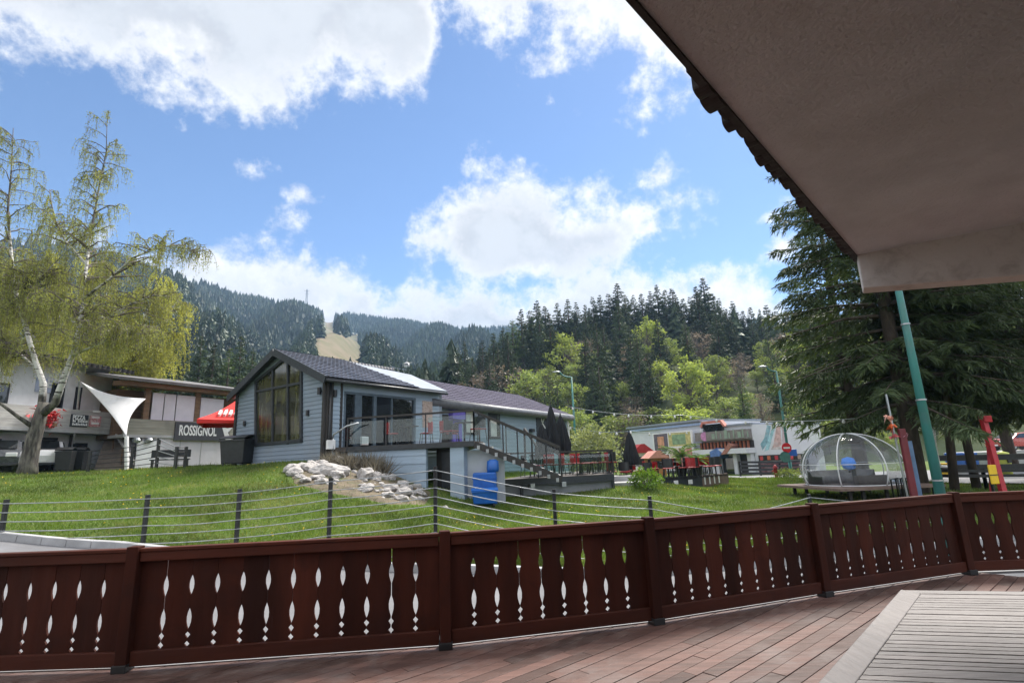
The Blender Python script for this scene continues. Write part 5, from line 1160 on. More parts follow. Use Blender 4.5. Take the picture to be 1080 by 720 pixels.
# ================================================================== transparent dome on its platform
dq = AX(893.5, 21.3); DZ = A(893, 510.5, 21.3).z; dome = thing('garden_igloo', 'clear bubble dome with white ribs on a low wooden platform', 'dome', (dq.x, dq.y, ghz(dq.x, dq.y)))
RX = 1.76; HZ = A(893, 457, 21.3).z - DZ
pv_ = clearmat('clear pvc', (.95, .965, .98), .55, .06, (.7, .74, .8), .06)
prof = []
for i in range(15):
    t = i / 14; ang = -.42 + t * (math.pi / 2 + .42); prof.append((RX * math.cos(ang), (math.sin(ang) + math.sin(.42)) / (1 + math.sin(.42)) * HZ))
prof[-1] = (.06, HZ)
MB().lathe((dq.x, dq.y, DZ), prof, 40).build('clear_skin', pv_, dome, smooth=True)
rib_m = M('white dome rib', (.65, .66, .68), .4, .05, 3)
for k in range(7):
    a_ = k * 2 * math.pi / 7 + .35; MB().tube([Vector((dq.x + (r_ + .012) * math.cos(a_), dq.y + (r_ + .012) * math.sin(a_), DZ + z_)) for r_, z_ in prof], .021, 6).build('rib', rib_m, dome, smooth=True)
for zi in (0, 4):
    r_, z_ = prof[zi]; MB().tube([Vector((dq.x + (r_ + .01) * math.cos(t), dq.y + (r_ + .01) * math.sin(t), DZ + z_ + .02)) for t in np.linspace(0, 2 * math.pi, 41)], .02 if zi == 0 else .012, 6).build('hoop', rib_m, dome, smooth=True)
fd_ = Fr((dq.x, dq.y, 0), (1, .1, 0)); plat = MB().box(-1.95, 2.05, -1.9, 1.9, DZ - .1, DZ - .012, fd_).build('platform', M('weathered platform boards', (.16, .11, .09), .75, .2, 3, stretch=(1, 6, 1), bump=.2), dome)
for x in (-1.4, -.9, .0, .6, 1.1, 1.85):
    for y in (1.6, -1.6): q = fd_.p(x, y, 0); MB().box(q.x - .05, q.x + .05, q.y - .05, q.y + .05, ghz(q.x, q.y) - .1, DZ - .101).build('platform_leg', timber_black, dome)
it = thing('dome_table', 'dark round table inside the clear bubble dome', 'table', (dq.x + .1, dq.y, DZ)); MB().lathe((dq.x + .1, dq.y, DZ), [(.0, .68), (.62, .7), (.62, .75), (0, .76)], 24).build('tabletop', black_plastic, it); MB().tube([Vector((dq.x + .1, dq.y, DZ)), Vector((dq.x + .1, dq.y, DZ + .69))], .08, 10).build('pedestal', black_metal, it)
sf = thing('dome_bench', 'curved dark padded bench inside the clear bubble dome', 'bench', (dq.x, dq.y, DZ)); rows = []
for t in np.linspace(.15 * math.pi, .85 * math.pi, 12): rows.append([Vector((dq.x + r_ * math.cos(t), dq.y + r_ * math.sin(t), DZ + z_)) for r_, z_ in ((1.0, .0), (1.0, .3), (1.35, .32), (1.42, .5), (1.5, .5), (1.55, .0))])
MB().grid(rows).build('seat_shell', M('grey cushion', (.16, .16, .17), .8, .2, 4), sf, smooth=True, solid=.03)
MB().box(dq.x - .55, dq.x + .55, dq.y - 1.25, dq.y - 1.0, DZ, DZ + .36).build('front_box', M('slatted brown box', (.07, .06, .055), .8, .2, 4, rows=.1), sf)
p = A(890, 488.5, 21.3); m = MB().lathe((p.x, p.y - .3, p.z - .25), [(.0, 0), (.2, .06), (.26, .25), (.2, .44), (0, .5)], 16); cu_ = thing('blue_cushion', 'bright blue cushion propped inside the clear bubble dome', 'cushion', (p.x, p.y - .3, p.z - .25)); m.build('cushion_body', M('bright blue cloth', (.02, .2, .7), .7, .1, 3), cu_, smooth=True); MB().tube([Vector((p.x, p.y - .3, p.z - .27)), Vector((p.x, p.y - .3, DZ + .45))], .05, 8).build('stand', black_metal, cu_)

# ================================================================== string lights, power lines, lift tower
def cable(name, label, pts, sag, r, bulbs=0, mat=black_metal, group=None):
    t = thing(name, label, 'string lights' if bulbs else 'cable', tuple(pts[0]), 0, group); allp = []
    for a, b in zip(pts[:-1], pts[1:]):
        for i in range(17): u_ = i / 16; allp.append(a.lerp(b, u_) - Vector((0, 0, sag * 4 * u_ * (1 - u_))))
    cab = MB().tube(allp, r, 6).build('wire', mat, t, smooth=True)
    if bulbs:
        for k in range(bulbs):
            q = allp[int((k + .5) / bulbs * len(allp))]; b_ = MB().lathe((q.x, q.y, q.z - .2), [(0, 0), (.06, .04), (.075, .1), (.04, .16), (.03, .2)], 10).build('bulb', white_paint, t, smooth=True)
    return t
cable('string_lights', 'upper string of white bulbs from the long building towards the spruces', [A(597, 428, 38), A(720, 437.5, 34), A(905, 441, 24)], .25, .018, 12, grey_metal)
cable('string_lights', 'lower string of white bulbs from the long building to the planter platform', [A(598, 449, 37), A(665, 454.5, 30), A(742, 452, 44)], .2, .018, 9, grey_metal)
lp = A(323, 323, 820); lt_ = thing('lattice_tower', 'slender lattice pylon standing on the wooded ridge line', 'pylon', tuple(lp)); h_ = A(323, 305, 820).z - lp.z
for sx in (-1, 1):
    for sy in (-1, 1): MB().bar(lp + Vector((sx * 2.6, sy * 2.6, -25)), lp + Vector((sx * .5, sy * .5, h_)), .5, .5).build('leg', grey_metal, lt_)
for k in range(6): z_ = h_ * (k + .3) / 6; w_ = 2.6 - 2.1 * (z_ + 25) / (h_ + 25); MB().bar(lp + Vector((-w_, -w_, z_)), lp + Vector((w_, -w_, z_ + 3)), .35, .35).build('brace', grey_metal, lt_)
for k in range(2): MB().bar(lp + Vector((-4.5 + k, 0, h_ - 3 - 5 * k)), lp + Vector((4.5 - k, 0, h_ - 3 - 5 * k)), .5, .5).build('cross_arm', grey_metal, lt_)
cable('lift_cable', 'upper ski lift cable running down beside the bare ski run', [A(376, 365, 700), A(400, 378, 300), A(432, 390, 150)], 1.5, .12, 0, grey_metal)
cable('lift_cable', 'lower ski lift cable running down beside the bare ski run', [A(376, 368, 700), A(398, 383, 300), A(424, 392, 150)], 1.5, .12, 0, grey_metal)
wp = A(429, 384, 150); wl = thing('lift_cabin', 'white ski lift cabin hanging from the cables above the roofs', 'lift cabin', tuple(wp)); MB().lathe((wp.x, wp.y, wp.z - 1.1), [(0, 0), (.7, .15), (.8, .8), (.7, 1.5), (0, 1.7)], 14).build('cabin_body', white_paint, wl, smooth=True); MB().bar(wp + Vector((0, 0, .5)), wp + Vector((.2, 0, 1.8)), .12, .12).build('hanger', grey_metal, wl); MB().box(wp.x - .55, wp.x + .55, wp.y - .85, wp.y - .72, wp.z - .4, wp.z + .2).build('pane', glass_dark, wl)
wp = A(354.5, 377, 420); tp_ = thing('snow_patch_mast', 'tall white snow making cannon on the ski run above the cottage roof', 'snow cannon', tuple(wp)); tp_.name = 'snow_cannon'
MB().prism([(-2.2, 0), (2.6, -.8), (1.2, 4.0), (-.6, 10.5), (-1.9, 8.5)], -.6, .6, Fr(wp + Vector((0, 0, -2)), (1, 0, 0))).build('cannon_mast', white_paint, tp_); MB().box(wp.x - 3, wp.x + 3, wp.y - 1, wp.y + 1, wp.z - 12, wp.z - 1.9).build('base', concrete, tp_)

# ================================================================== trees and plants
# ---------- template makers (local space, base at the origin); each returns (crown triangles, trunk MB)
def tri_along(P, D_, L, Wd, rs):
    """narrow leaf-like triangles from points P along unit directions D_"""
    n = len(P); r = rs.normal(size=(n, 3)); s_ = np.cross(D_, r); s_ /= np.linalg.norm(s_, axis=1, keepdims=True) + 1e-9
    L = np.broadcast_to(np.asarray(L, float).reshape(-1, 1), (n, 1)); Wd = np.broadcast_to(np.asarray(Wd, float).reshape(-1, 1), (n, 1))
    return np.stack([P - s_ * Wd * .5, P + s_ * Wd * .5, P + D_ * L], 1)
def spruce(H, Rb, z0, seed, whorls, nbr, ntw, droop=.5, leafL=.42, leafW=.075, taper=.85, sparse_top=0., per=4, hang=.7, tk=None):
    tk = tk or Rb * .085 + .05
    rs = np.random.RandomState(seed); P, Dv, Ls_, Ws_ = [], [], [], []; tr = MB(); tr.tube([(0, 0, -.4), (.03, 0, H * .35), (-.02, .03, H * .7), (0, 0, H)], [tk, tk * .72, tk * .4, .012], 9)
    for w in range(whorls):
        f = (w + rs.uniform(-.3, .3)) / whorls; f = min(max(f, 0), .985); z = z0 + (H - z0) * f ** .92
        for b in range(nbr):
            a = rs.uniform(0, 2 * math.pi); Lb = Rb * (1 - f) ** taper * rs.uniform(.72, 1.12) + .1
            if f < .12: Lb *= rs.uniform(.6, 1.)
            ca, sa_ = math.cos(a), math.sin(a); up0 = rs.uniform(-.05, .25) + .5 * f; dr = droop * rs.uniform(.7, 1.2) * (1 - .6 * f)
            ts = np.linspace(.08, 1, 7); br = np.stack([ca * Lb * ts, sa_ * Lb * ts, z + Lb * (up0 * ts - dr * ts ** 1.8 + .12 * ts ** 4)], -1)
            if Lb > .8: tr.tube([tuple(q) for q in br[::2]], [max(.008, .02 * Lb * (1 - t)) for t in ts[::2]], 4, cap=False)
            n = max(4, int(ntw * (Lb / Rb) ** .8 * (1 - sparse_top * f)))
            t = rs.uniform(.1, 1, n) ** .8; base = np.stack([np.interp(t, ts, br[:, k]) for k in range(3)], -1)
            tang = np.array([ca, sa_, up0 - dr]); side = np.array([-sa_, ca, 0]); sg = rs.choice([-1, 1], n)[:, None]
            lt = (.16 + .3 * Lb * (1 - .62 * t))[:, None] * rs.uniform(.6, 1.15, (n, 1)) * .8
            d = side * sg * rs.uniform(.5, 1, (n, 1)) + tang * .55 + np.array([0, 0, -1]) * rs.uniform(.1, hang, (n, 1)); d /= np.linalg.norm(d, axis=1, keepdims=True)
            for k in range(per):
                o = (k + rs.uniform(0, .6, (n, 1))) / per; dd = d + rs.normal(size=(n, 3)) * .28 + np.array([0, 0, -.25 * hang]) * o; dd /= np.linalg.norm(dd, axis=1, keepdims=True)
                P.append(base + d * lt * o + np.array([0, 0, -.22 * hang]) * lt * o ** 2); Dv.append(dd); Ls_.append(leafL * (.3 + .7 * (1 - f)) * rs.uniform(.6, 1.2, n)); Ws_.append(leafW * (.45 + .55 * (1 - f)) * rs.uniform(.7, 1.3, n))
    P = np.concatenate(P); Dv = np.concatenate(Dv); return tri_along(P, Dv, np.concatenate(Ls_), np.concatenate(Ws_), rs), tr
def broadleaf(H, Rc, z0, seed, clumps, per, leaf, squash=1.25, gap=.25, bare=0.):
    rs = np.random.RandomState(seed); tr = MB(); tr.tube([(0, 0, -.5), (.1, 0, H * .3), (.05, .1, H * .6), (0, 0, H * .88)], [.028 * H * .5, .02 * H * .5, .012 * H * .5, .02], 7)
    T = []; cz = (z0 + H) / 2
    for c in range(clumps):
        v = rs.normal(size=3); v /= np.linalg.norm(v); k = rs.uniform(.35, 1.0) ** .6; lob = 1 + .22 * math.sin(3 * math.atan2(v[1], v[0]) + seed) + .18 * math.sin(5 * v[2] + seed)
        q = np.array([v[0] * Rc * k * lob, v[1] * Rc * k * lob, cz + v[2] * (H - z0) / 2 * k * (1 + .1 * rs.normal())]); q[:2] *= (1.12 - .5 * max(0, (q[2] - cz) / (H - cz + .01)))
        hb = max(.15 * H, q[2] * rs.uniform(.35, .75)); tr.tube([(0, 0, hb), tuple(q * np.array([.5, .5, 1]) * np.array([1, 1, .0]) + np.array([0, 0, (hb + q[2]) * .53])), tuple(q)], [.035 * Rc * .5, .02 * Rc * .5, .006], 4, cap=False)
        if rs.rand() < bare: 
            for _ in range(5):
                e = q + rs.normal(size=3) * Rc * .3; tr.tube([tuple(q), tuple(e)], [.02, .008], 3, cap=False)
            continue
        rc = Rc * rs.uniform(.16, .34); n = int(per * rs.uniform(.6, 1.2)); pv = rs.normal(size=(n, 3)); pv /= np.linalg.norm(pv, axis=1, keepdims=True); pos = q + pv * rc * rs.uniform(.3, 1, (n, 1)) * np.array([1.15, 1.15, .75])
        d = pv + rs.normal(size=(n, 3)) * .8; d /= np.linalg.norm(d, axis=1, keepdims=True); T.append(tri_along(pos, d, leaf * rs.uniform(.6, 1.3, n), leaf * .8 * rs.uniform(.6, 1.2, n), rs))
    return np.concatenate(T), tr
spr_leaf = leafmat('spruce needles', (.034, .056, .025), (.075, .102, .045), .26, clump=.35, cscale=.5)
con_dark = leafmat('dark conifer needles', (.03, .052, .03), (.065, .092, .045), .2, objvar=.3, clump=.35, cscale=.25)
con_mid = leafmat('mid green conifer needles', (.06, .1, .035), (.1, .145, .05), .2, objvar=.25, clump=.3, cscale=.3)
leaf_lime = leafmat('fresh lime leaves', (.2, .26, .07), (.3, .36, .12), .45, objvar=.2, clump=.3, cscale=.3)
leaf_olive = leafmat('olive green leaves', (.14, .19, .065), (.22, .27, .1), .4, objvar=.25, clump=.3, cscale=.3)
leaf_rust = leafmat('brown budding twigs', (.16, .125, .095), (.22, .18, .13), .25, tcol=(1.1, 1., .85), objvar=.25, clump=.3, cscale=.3)
leaf_grey = leafmat('pale grey green leaves', (.2, .24, .13), (.32, .36, .22), .4, objvar=.2, clump=.25)
leaf_birch = leafmat('young birch leaves', (.25, .27, .07), (.4, .4, .14), .5, clump=.4, cscale=.5)
leaf_birch2 = leafmat('sparse birch leaves', (.17, .19, .06), (.29, .31, .11), .45, clump=.3, cscale=.5)
grey_bark = M('grey brown bark', (.13, .11, .095), .9, .3, 5, stretch=(1, 1, .3), bump=.5)
def make_tree(name, label, group, Tt, crown_mat, bark, cat='tree'):
    T, tr = Tt; t = thing(name, label, cat, (0, 0, 0), 0, group); soup('crown', T, crown_mat, t); tr.build('trunk', bark, t, smooth=True); return t
def put(t, x, y, z, rz=0., s=1.):
    t.location = (x, y, z); t.rotation_euler = (0, 0, rz); t.scale = s if hasattr(s, '__len__') else (s, s, s); return t
# ---------- the big spruces on the right
def terr(x, y): return ghz(x, y)
q = AX(962, 22.5); put(make_tree('spruce_tree', 'tallest dark spruce with thick trunk close behind the bubble dome', 'dark spruces by the dome', spruce(27, 4.7, 3.6, 3, 50, 6, 78, .45, taper=.6, per=8, leafL=.34, leafW=.062, tk=.33), spr_leaf, bark_dark), q.x, q.y, terr(q.x, q.y), .4)
q = AX(1020, 24); put(make_tree('spruce_tree', 'dark spruce with slim bare lower trunk between blue tanks behind the lamp post', 'dark spruces by the dome', spruce(16.5, 4.3, 4.0, 8, 34, 7, 66, .55, taper=.62, per=7, leafL=.35, leafW=.062, tk=.18), spr_leaf, bark_dark), q.x, q.y, terr(q.x, q.y), 1.4)
q = AX(997, 23); put(make_tree('spruce_tree', 'dark spruce with leaning slim trunk beside the thick lamp post', 'dark spruces by the dome', spruce(15, 3.5, 4.2, 15, 30, 7, 56, .55, taper=.62, per=7, leafL=.35, leafW=.062, tk=.18), spr_leaf, bark_dark), q.x, q.y, terr(q.x, q.y), 2.2); bpy.data.objects['spruce_tree.002'].rotation_euler = (R(2), R(-5), 2.2)
q = AX(1105, 25); put(make_tree('spruce_tree', 'dark spruce at the right edge of the lawn with low hanging boughs', 'dark spruces by the dome', spruce(13.5, 4.4, 3.6, 21, 32, 7, 64, .55, taper=.62, per=6, leafL=.4, leafW=.06, tk=.2), spr_leaf, bark_dark), q.x, q.y, terr(q.x, q.y), .9)
q = AX(905, 32); put(make_tree('spruce_tree', 'mid green spruce further back with boughs reaching left of the bubble dome', 'dark spruces by the dome', spruce(19, 4.2, 3.4, 27, 38, 6, 40, .5, taper=.75, per=4, leafL=.5, leafW=.1), con_mid, bark_dark), q.x, q.y, terr(q.x, q.y), 2.9)
q = AX(1062, 38); put(make_tree('spruce_tree', 'dark spruce behind the barriers near the red climbing frame', 'dark spruces by the dome', spruce(16, 4.0, 4.2, 33, 34, 6, 40, .5, taper=.75, per=4, leafL=.5, leafW=.1), spr_leaf, bark_dark), q.x, q.y, terr(q.x, q.y), 1.9)

# ---------- birches on the left
birch_bark = bpy.data.materials.new('white birch bark'); nt = nt_new(birch_bark); out = N(nt, 'ShaderNodeOutputMaterial'); p = N(nt, 'ShaderNodeBsdfPrincipled', Roughness=.8); LK(nt, p, 0, out, 0)
v1 = mapping(nt, (1.6, 1.6, 9)); fi = noise(nt, v1, 1.6, 5, .6); v2 = mapping(nt, (1, 1, .5)); fl2 = noise(nt, v2, 2., 4, .6)
base = mixc(nt, smooth(nt, fi, .52, .6), (.5, .49, .47), (.04, .035, .03)); tcz = N(nt, 'ShaderNodeTexCoord'); szz = N(nt, 'ShaderNodeSeparateXYZ'); LK(nt, tcz, 'Object', szz, 0)
low = math_(nt, 'ADD', math_(nt, 'MAXIMUM', smooth(nt, szz.outputs['Z'], 2.2, 4.2, 1, 0), smooth(nt, szz.outputs['Z'], 8.5, 12., 0, .95)), math_(nt, 'MULTIPLY', math_(nt, 'SUBTRACT', fl2, .5), 1.2))
dk = mixc(nt, smooth(nt, noise(nt, mapping(nt, (3, 3, .8)), 3, 5), .35, .65), (.03, .025, .022), (.13, .12, .1)); nt.links.new(mixc(nt, smooth(nt, low, .35, .65), base, dk), p.inputs['Base Color'])
bp = N(nt, 'ShaderNodeBump', Strength=.8, Distance=.03); nt.links.new(noise(nt, mapping(nt, (3, 3, .8)), 5, 5), bp.inputs['Height']); LK(nt, bp, 0, p, 'Normal')
def birch(root, stems, seed, nbranch, strands, leaves, mat_fn, leaf=.1, hang=(.8, 2.2), spread=2.3, bend=.35, fmin=.3):
    """stems: list of (points, radii) in world space; weeping strands hang from side branches"""
    rs = np.random.RandomState(seed); tr = MB(); br = MB(); P, Dv = [], []
    for pts, rad, dens in stems:
        tr.tube(pts, rad, 10); pts = np.array([tuple(q) for q in pts]); seg = np.r_[0, np.cumsum(np.linalg.norm(np.diff(pts, axis=0), axis=1))]; tot = seg[-1]
        for b in range(int(nbranch * dens)):
            f = rs.uniform(fmin, 1.0); s_ = f * tot; o = np.array([np.interp(s_, seg, pts[:, k]) for k in range(3)]); a = rs.uniform(0, 2 * math.pi); Lb = spread * (1.15 - .8 * f) * rs.uniform(.55, 1.15) + .35
            elev = rs.uniform(.25, .8); dirb = np.array([math.cos(a) * math.cos(elev), math.sin(a) * math.cos(elev), math.sin(elev)]); ts = np.linspace(0, 1, 6)
            bp_ = o + dirb * Lb * ts[:, None] + np.array([0, 0, -1]) * (bend * Lb * ts ** 2.4)[:, None] + rs.normal(size=(6, 3)) * .05 * Lb * ts[:, None]
            br.tube([tuple(q) for q in bp_], list(np.linspace(.028 * (1.3 - f) * Lb ** .5 + .008, .007, 6)), 5, cap=False)
            for k in range(int(strands * (.5 + Lb / spread))):
                u_ = rs.uniform(.3, 1); so_ = np.array([np.interp(u_, ts, bp_[:, j]) for j in range(3)]); out_ = dirb * rs.uniform(.1, .5) + rs.normal(size=3) * .28; out_[2] = abs(out_[2]) * .3; hl = rs.uniform(*hang) * (1.05 - .45 * f)
                n = max(3, int(leaves * hl)); tt = np.sort(rs.uniform(0.02, 1, n)); st_ = so_ + out_ * (hl * .45) * (1 - (1 - tt) ** 2)[:, None] + np.array([0, 0, -1]) * (hl * tt ** 1.5)[:, None] + rs.normal(size=(n, 3)) * .035
                P.append(st_); d = rs.normal(size=(n, 3)) * .6 + np.array([0, 0, -1]); Dv.append(d / np.linalg.norm(d, axis=1, keepdims=True))
                if k % 2 == 0:
                    ln = [so_ + out_ * (hl * .45) * (1 - (1 - x) ** 2) + np.array([0, 0, -1]) * hl * x ** 1.5 for x in (0, .35, .7, 1)]; br.tube([tuple(q) for q in ln], [.007, .006, .005, .003], 3, cap=False)
    P = np.concatenate(P); Dv = np.concatenate(Dv); return tri_along(P, Dv, leaf * rs.uniform(.7, 1.3, len(P)), leaf * .75 * rs.uniform(.7, 1.2, len(P)), rs), tr, br
bd_ = 21.5
def bx_(*L): return [A(px, py, bd_ + dd) for px, py, dd in L]
root = AX(31, bd_); root.z = ghz(root.x, root.y)
st_main = (bx_((28, 503, 0), (30, 490, 0), (35, 465, 0), (42, 440, 0), (47, 424, 0)), [.38, .3, .26, .23, .19], 0.)
st_left = (bx_((43, 438, 0), (46, 405, .1), (37, 380, .2), (27, 345, .3), (17, 310, .4), (12, 270, .5), (8, 225, .6), (12, 180, .6), (14, 135, .6)), [.16, .115, .1, .09, .08, .062, .045, .03, .012], 1.)
st_right = (bx_((44, 437, 0), (58, 425, -.1), (67, 400, -.2), (78, 370, -.3), (86, 330, -.4), (90, 290, -.4), (95, 250, -.3), (104, 200, -.2), (112, 160, -.2), (113, 128, -.2)), [.17, .14, .11, .097, .084, .066, .05, .034, .02, .01], 1.1)
st_side = (bx_((88, 315, -.4), (115, 295, -.8), (140, 272, -1.0), (165, 262, -1.2), (190, 258, -1.3), (207, 268, -1.3)), [.06, .05, .04, .03, .02, .01], .5)
st_side2 = (bx_((80, 360, -.3), (105, 340, .2), (135, 322, .6), (160, 312, .9), (180, 312, 1.)), [.07, .055, .045, .03, .015], .5)
st_side3 = (bx_((92, 280, -.4), (70, 255, .2), (58, 235, .5), (52, 200, .6)), [.05, .04, .03, .012], .4)
st_x1 = (bx_((84, 345, -.3), (62, 325, .3), (38, 322, .6), (12, 338, .8)), [.06, .045, .03, .012], .75)
st_x2 = (bx_((76, 375, -.3), (105, 362, -.7), (132, 352, -1.), (155, 352, -1.2)), [.06, .045, .03, .012], .7)
st_x3 = (bx_((40, 390, .2), (15, 368, .5), (-12, 356, .7)), [.06, .04, .012], .75)
st_x4 = (bx_((20, 320, .4), (45, 290, .2), (60, 275, .1)), [.05, .03, .01], .6)
st_low = (bx_((38, 452, 0), (20, 440, -.5), (0, 425, -.9), (-25, 418, -1.2)), [.1, .07, .05, .03], .0)
tb_ = thing('birch_tree', 'multi stemmed white barked weeping birch with thick dark base on the lawn', 'tree', tuple(root), 0, 'birches on the left')
T, tr, br = birch(root, [st_main, st_left, st_right, st_side, st_side2, st_side3, st_x1, st_x2, st_x3, st_x4, st_low], 5, 66, 12, 19, None, leaf=.058, hang=(.4, 1.6), spread=2.0, fmin=.28)
soup('crown', T - np.array(root), leaf_birch2, tb_); trunk_o = tr.build('trunk', birch_bark, tb_, smooth=True); br.build('branches', grey_bark, tb_)
# denser yellow-green birch behind it
r2_ = AX(118, 33.); r2_.z = ghz(r2_.x, r2_.y)
def b2(*L): return [A(px, py, 33. + dd * 1.3) for px, py, dd in L]
st = [(b2((112, 497, 0), (114, 440, 0), (112, 390, .2), (108, 340, .3), (104, 300, .3), (100, 262, .3)), [.24, .2, .16, .12, .08, .03], 1.), (b2((114, 430, 0), (130, 390, -.3), (148, 350, -.5), (160, 315, -.6), (166, 292, -.6)), [.13, .11, .09, .06, .02], 1.), (b2((113, 420, 0), (85, 380, .5), (62, 335, .9), (48, 295, 1.), (40, 265, 1.)), [.13, .11, .09, .06, .02], 1.1), (b2((113, 410, 0), (165, 352, -.5), (182, 325, -.9), (190, 312, -1.)), [.09, .07, .05, .02], .9), (b2((100, 420, 0), (50, 380, .4), (20, 330, .8), (0, 290, 1.), (-20, 265, 1.)), [.13, .11, .09, .06, .02], 1.1)]
tb2 = thing('birch_tree', 'dense yellow green weeping birch hanging over the fabric sail and chalet roof', 'tree', tuple(r2_), 0, 'birches on the left')
T, tr, br = birch(r2_, st, 9, 46, 12, 18, None, leaf=.1, hang=(1.0, 3.4), spread=2.8, fmin=.25)
soup('crown', T - np.array(r2_), leaf_birch, tb2); tr.build('trunk', birch_bark, tb2, smooth=True); br.build('branches', grey_bark, tb2)

# ---------- forested hillside: individual trees from a few originals
TPL = {}
def tpl(key):
    if key in TPL: return TPL[key]
    k, i = key
    if k == 'dark': v = (spruce(22, 4.7, 2.0, 100 + i, 40, 6, 26, .45, leafL=.9, leafW=.27, per=3, hang=.8, taper=1.05), con_dark, bark_dark, 'spruce_tree')
    elif k == 'bare': v = (spruce(22, 3.6, 8.0, 120 + i, 28, 6, 22, .45, leafL=.85, leafW=.25, per=3, hang=.8, taper=1.0), con_dark, bark_dark, 'spruce_tree')
    elif k == 'mid': v = (spruce(17, 3.8, 1.0, 140 + i, 30, 6, 20, .3, leafL=.75, leafW=.22, per=3, hang=.5, taper=.95), con_mid, bark_dark, 'spruce_tree')
    elif k == 'lime': v = (broadleaf(14, 4.4, 3.0, 160 + i, 70, 42, .5), leaf_lime, grey_bark, 'broadleaf_tree')
    elif k == 'olive': v = (broadleaf(14, 4.4, 2.5, 180 + i, 66, 40, .5, bare=.12), leaf_olive, grey_bark, 'broadleaf_tree')
    elif k == 'rust': v = (broadleaf(13, 3.8, 2.5, 200 + i, 70, 26, .36, bare=.35), leaf_rust, grey_bark, 'broadleaf_tree')
    TPL[key] = [v, None]; return TPL[key]
LAB = {'dark': 'dark evergreen spruce among others on the wooded hillside', 'bare': 'tall spruce with bare lower trunk on the hillside crest', 'mid': 'fresh green young spruce on the wooded hillside', 'lime': 'bright lime green broadleaf tree on the wooded hillside', 'olive': 'olive green broadleaf tree on the wooded hillside', 'rust': 'brown barely budding tree on the wooded hillside'}
GRP = {k: g for k, g in zip(LAB, ('dark hillside spruces', 'bare trunk hillside spruces', 'green hillside spruces', 'lime hillside trees', 'olive hillside trees', 'brown hillside trees'))}
NT = [0]
def hill_tree(k, i, px, d, h, label=None, wid=1., ytop=None):
    key = (k, i); rec = tpl(key); (Tt, cm_, bk_, nm), src = rec; q = AX(px, d); az = math.atan2(q.x, q.y); r_ = math.hypot(q.x, q.y); z = float(fh(np.array([az]), np.array([r_]))[0]) - .3
    if NX0 < q.x < NX1 and q.y < NY1: z = max(z, ghz(q.x, q.y) - .2)
    H0 = Tt[1].v; hz0 = {'dark': 22, 'bare': 22, 'mid': 17, 'lime': 14, 'olive': 14, 'rust': 13}[k]
    if ytop is not None: h = A(px, ytop, d).z - z
    s_ = h / hz0
    if src is None: o = make_tree(nm, LAB[k], GRP[k], Tt, cm_, bk_); rec[1] = o
    else: o = copy_tree(src)
    o['label'] = label or LAB[k]; o['group'] = GRP[k]; put(o, q.x, q.y, z, random.uniform(0, 6.28), (s_ * wid, s_ * wid, s_)); NT[0] += 1; return o
# skyline trees, read off the crest
for px, yt, d, k in ((487, 372, 110, 'dark'), (500, 376, 112, 'mid'), (512, 358, 118, 'dark'), (524, 350, 122, 'dark'), (535, 345, 124, 'dark'), (546, 336, 126, 'mid'), (556, 325, 130, 'dark'), (566, 326, 134, 'bare'), (574, 316, 138, 'dark'), (583, 322, 138, 'dark'), (597, 318, 140, 'bare'), (609, 314, 140, 'dark'), (618, 318, 142, 'bare'), (628, 320, 140, 'dark'), (637, 312, 143, 'bare'), (645, 310, 145, 'dark'), (655, 308, 146, 'bare'), (666, 297, 146, 'dark'), (674, 310, 148, 'bare'), (683, 310, 148, 'bare'), (692, 308, 150, 'dark'), (702, 306, 150, 'bare'), (710, 299, 150, 'dark'), (719, 304, 148, 'bare'), (727, 303, 148, 'dark'), (738, 313, 152, 'bare'), (746, 312, 150, 'bare'), (754, 300, 146, 'dark'), (763, 291, 144, 'dark'), (773, 311, 146, 'dark'), (783, 330, 150, 'bare'), (793, 316, 150, 'dark'), (803, 326, 150, 'bare'), (812, 322, 150, 'bare'), (821, 330, 152, 'bare'), (830, 320, 150, 'dark'), (840, 326, 148, 'bare'), (852, 322, 146, 'dark'), (868, 324, 146, 'bare'), (885, 322, 146, 'dark'), (1050, 320, 140, 'dark'), (1064, 318, 140, 'bare'), (1078, 322, 140, 'dark'), (1092, 320, 140, 'dark')):
    lab = 'widest and tallest dark spruce on the hillside crest' if px == 763 else None
    hill_tree(k, random.randrange(3), px, d, 0, lab, {'dark': 1.3, 'bare': 1.2, 'mid': 1.1}[k] * random.uniform(.9, 1.15), yt)
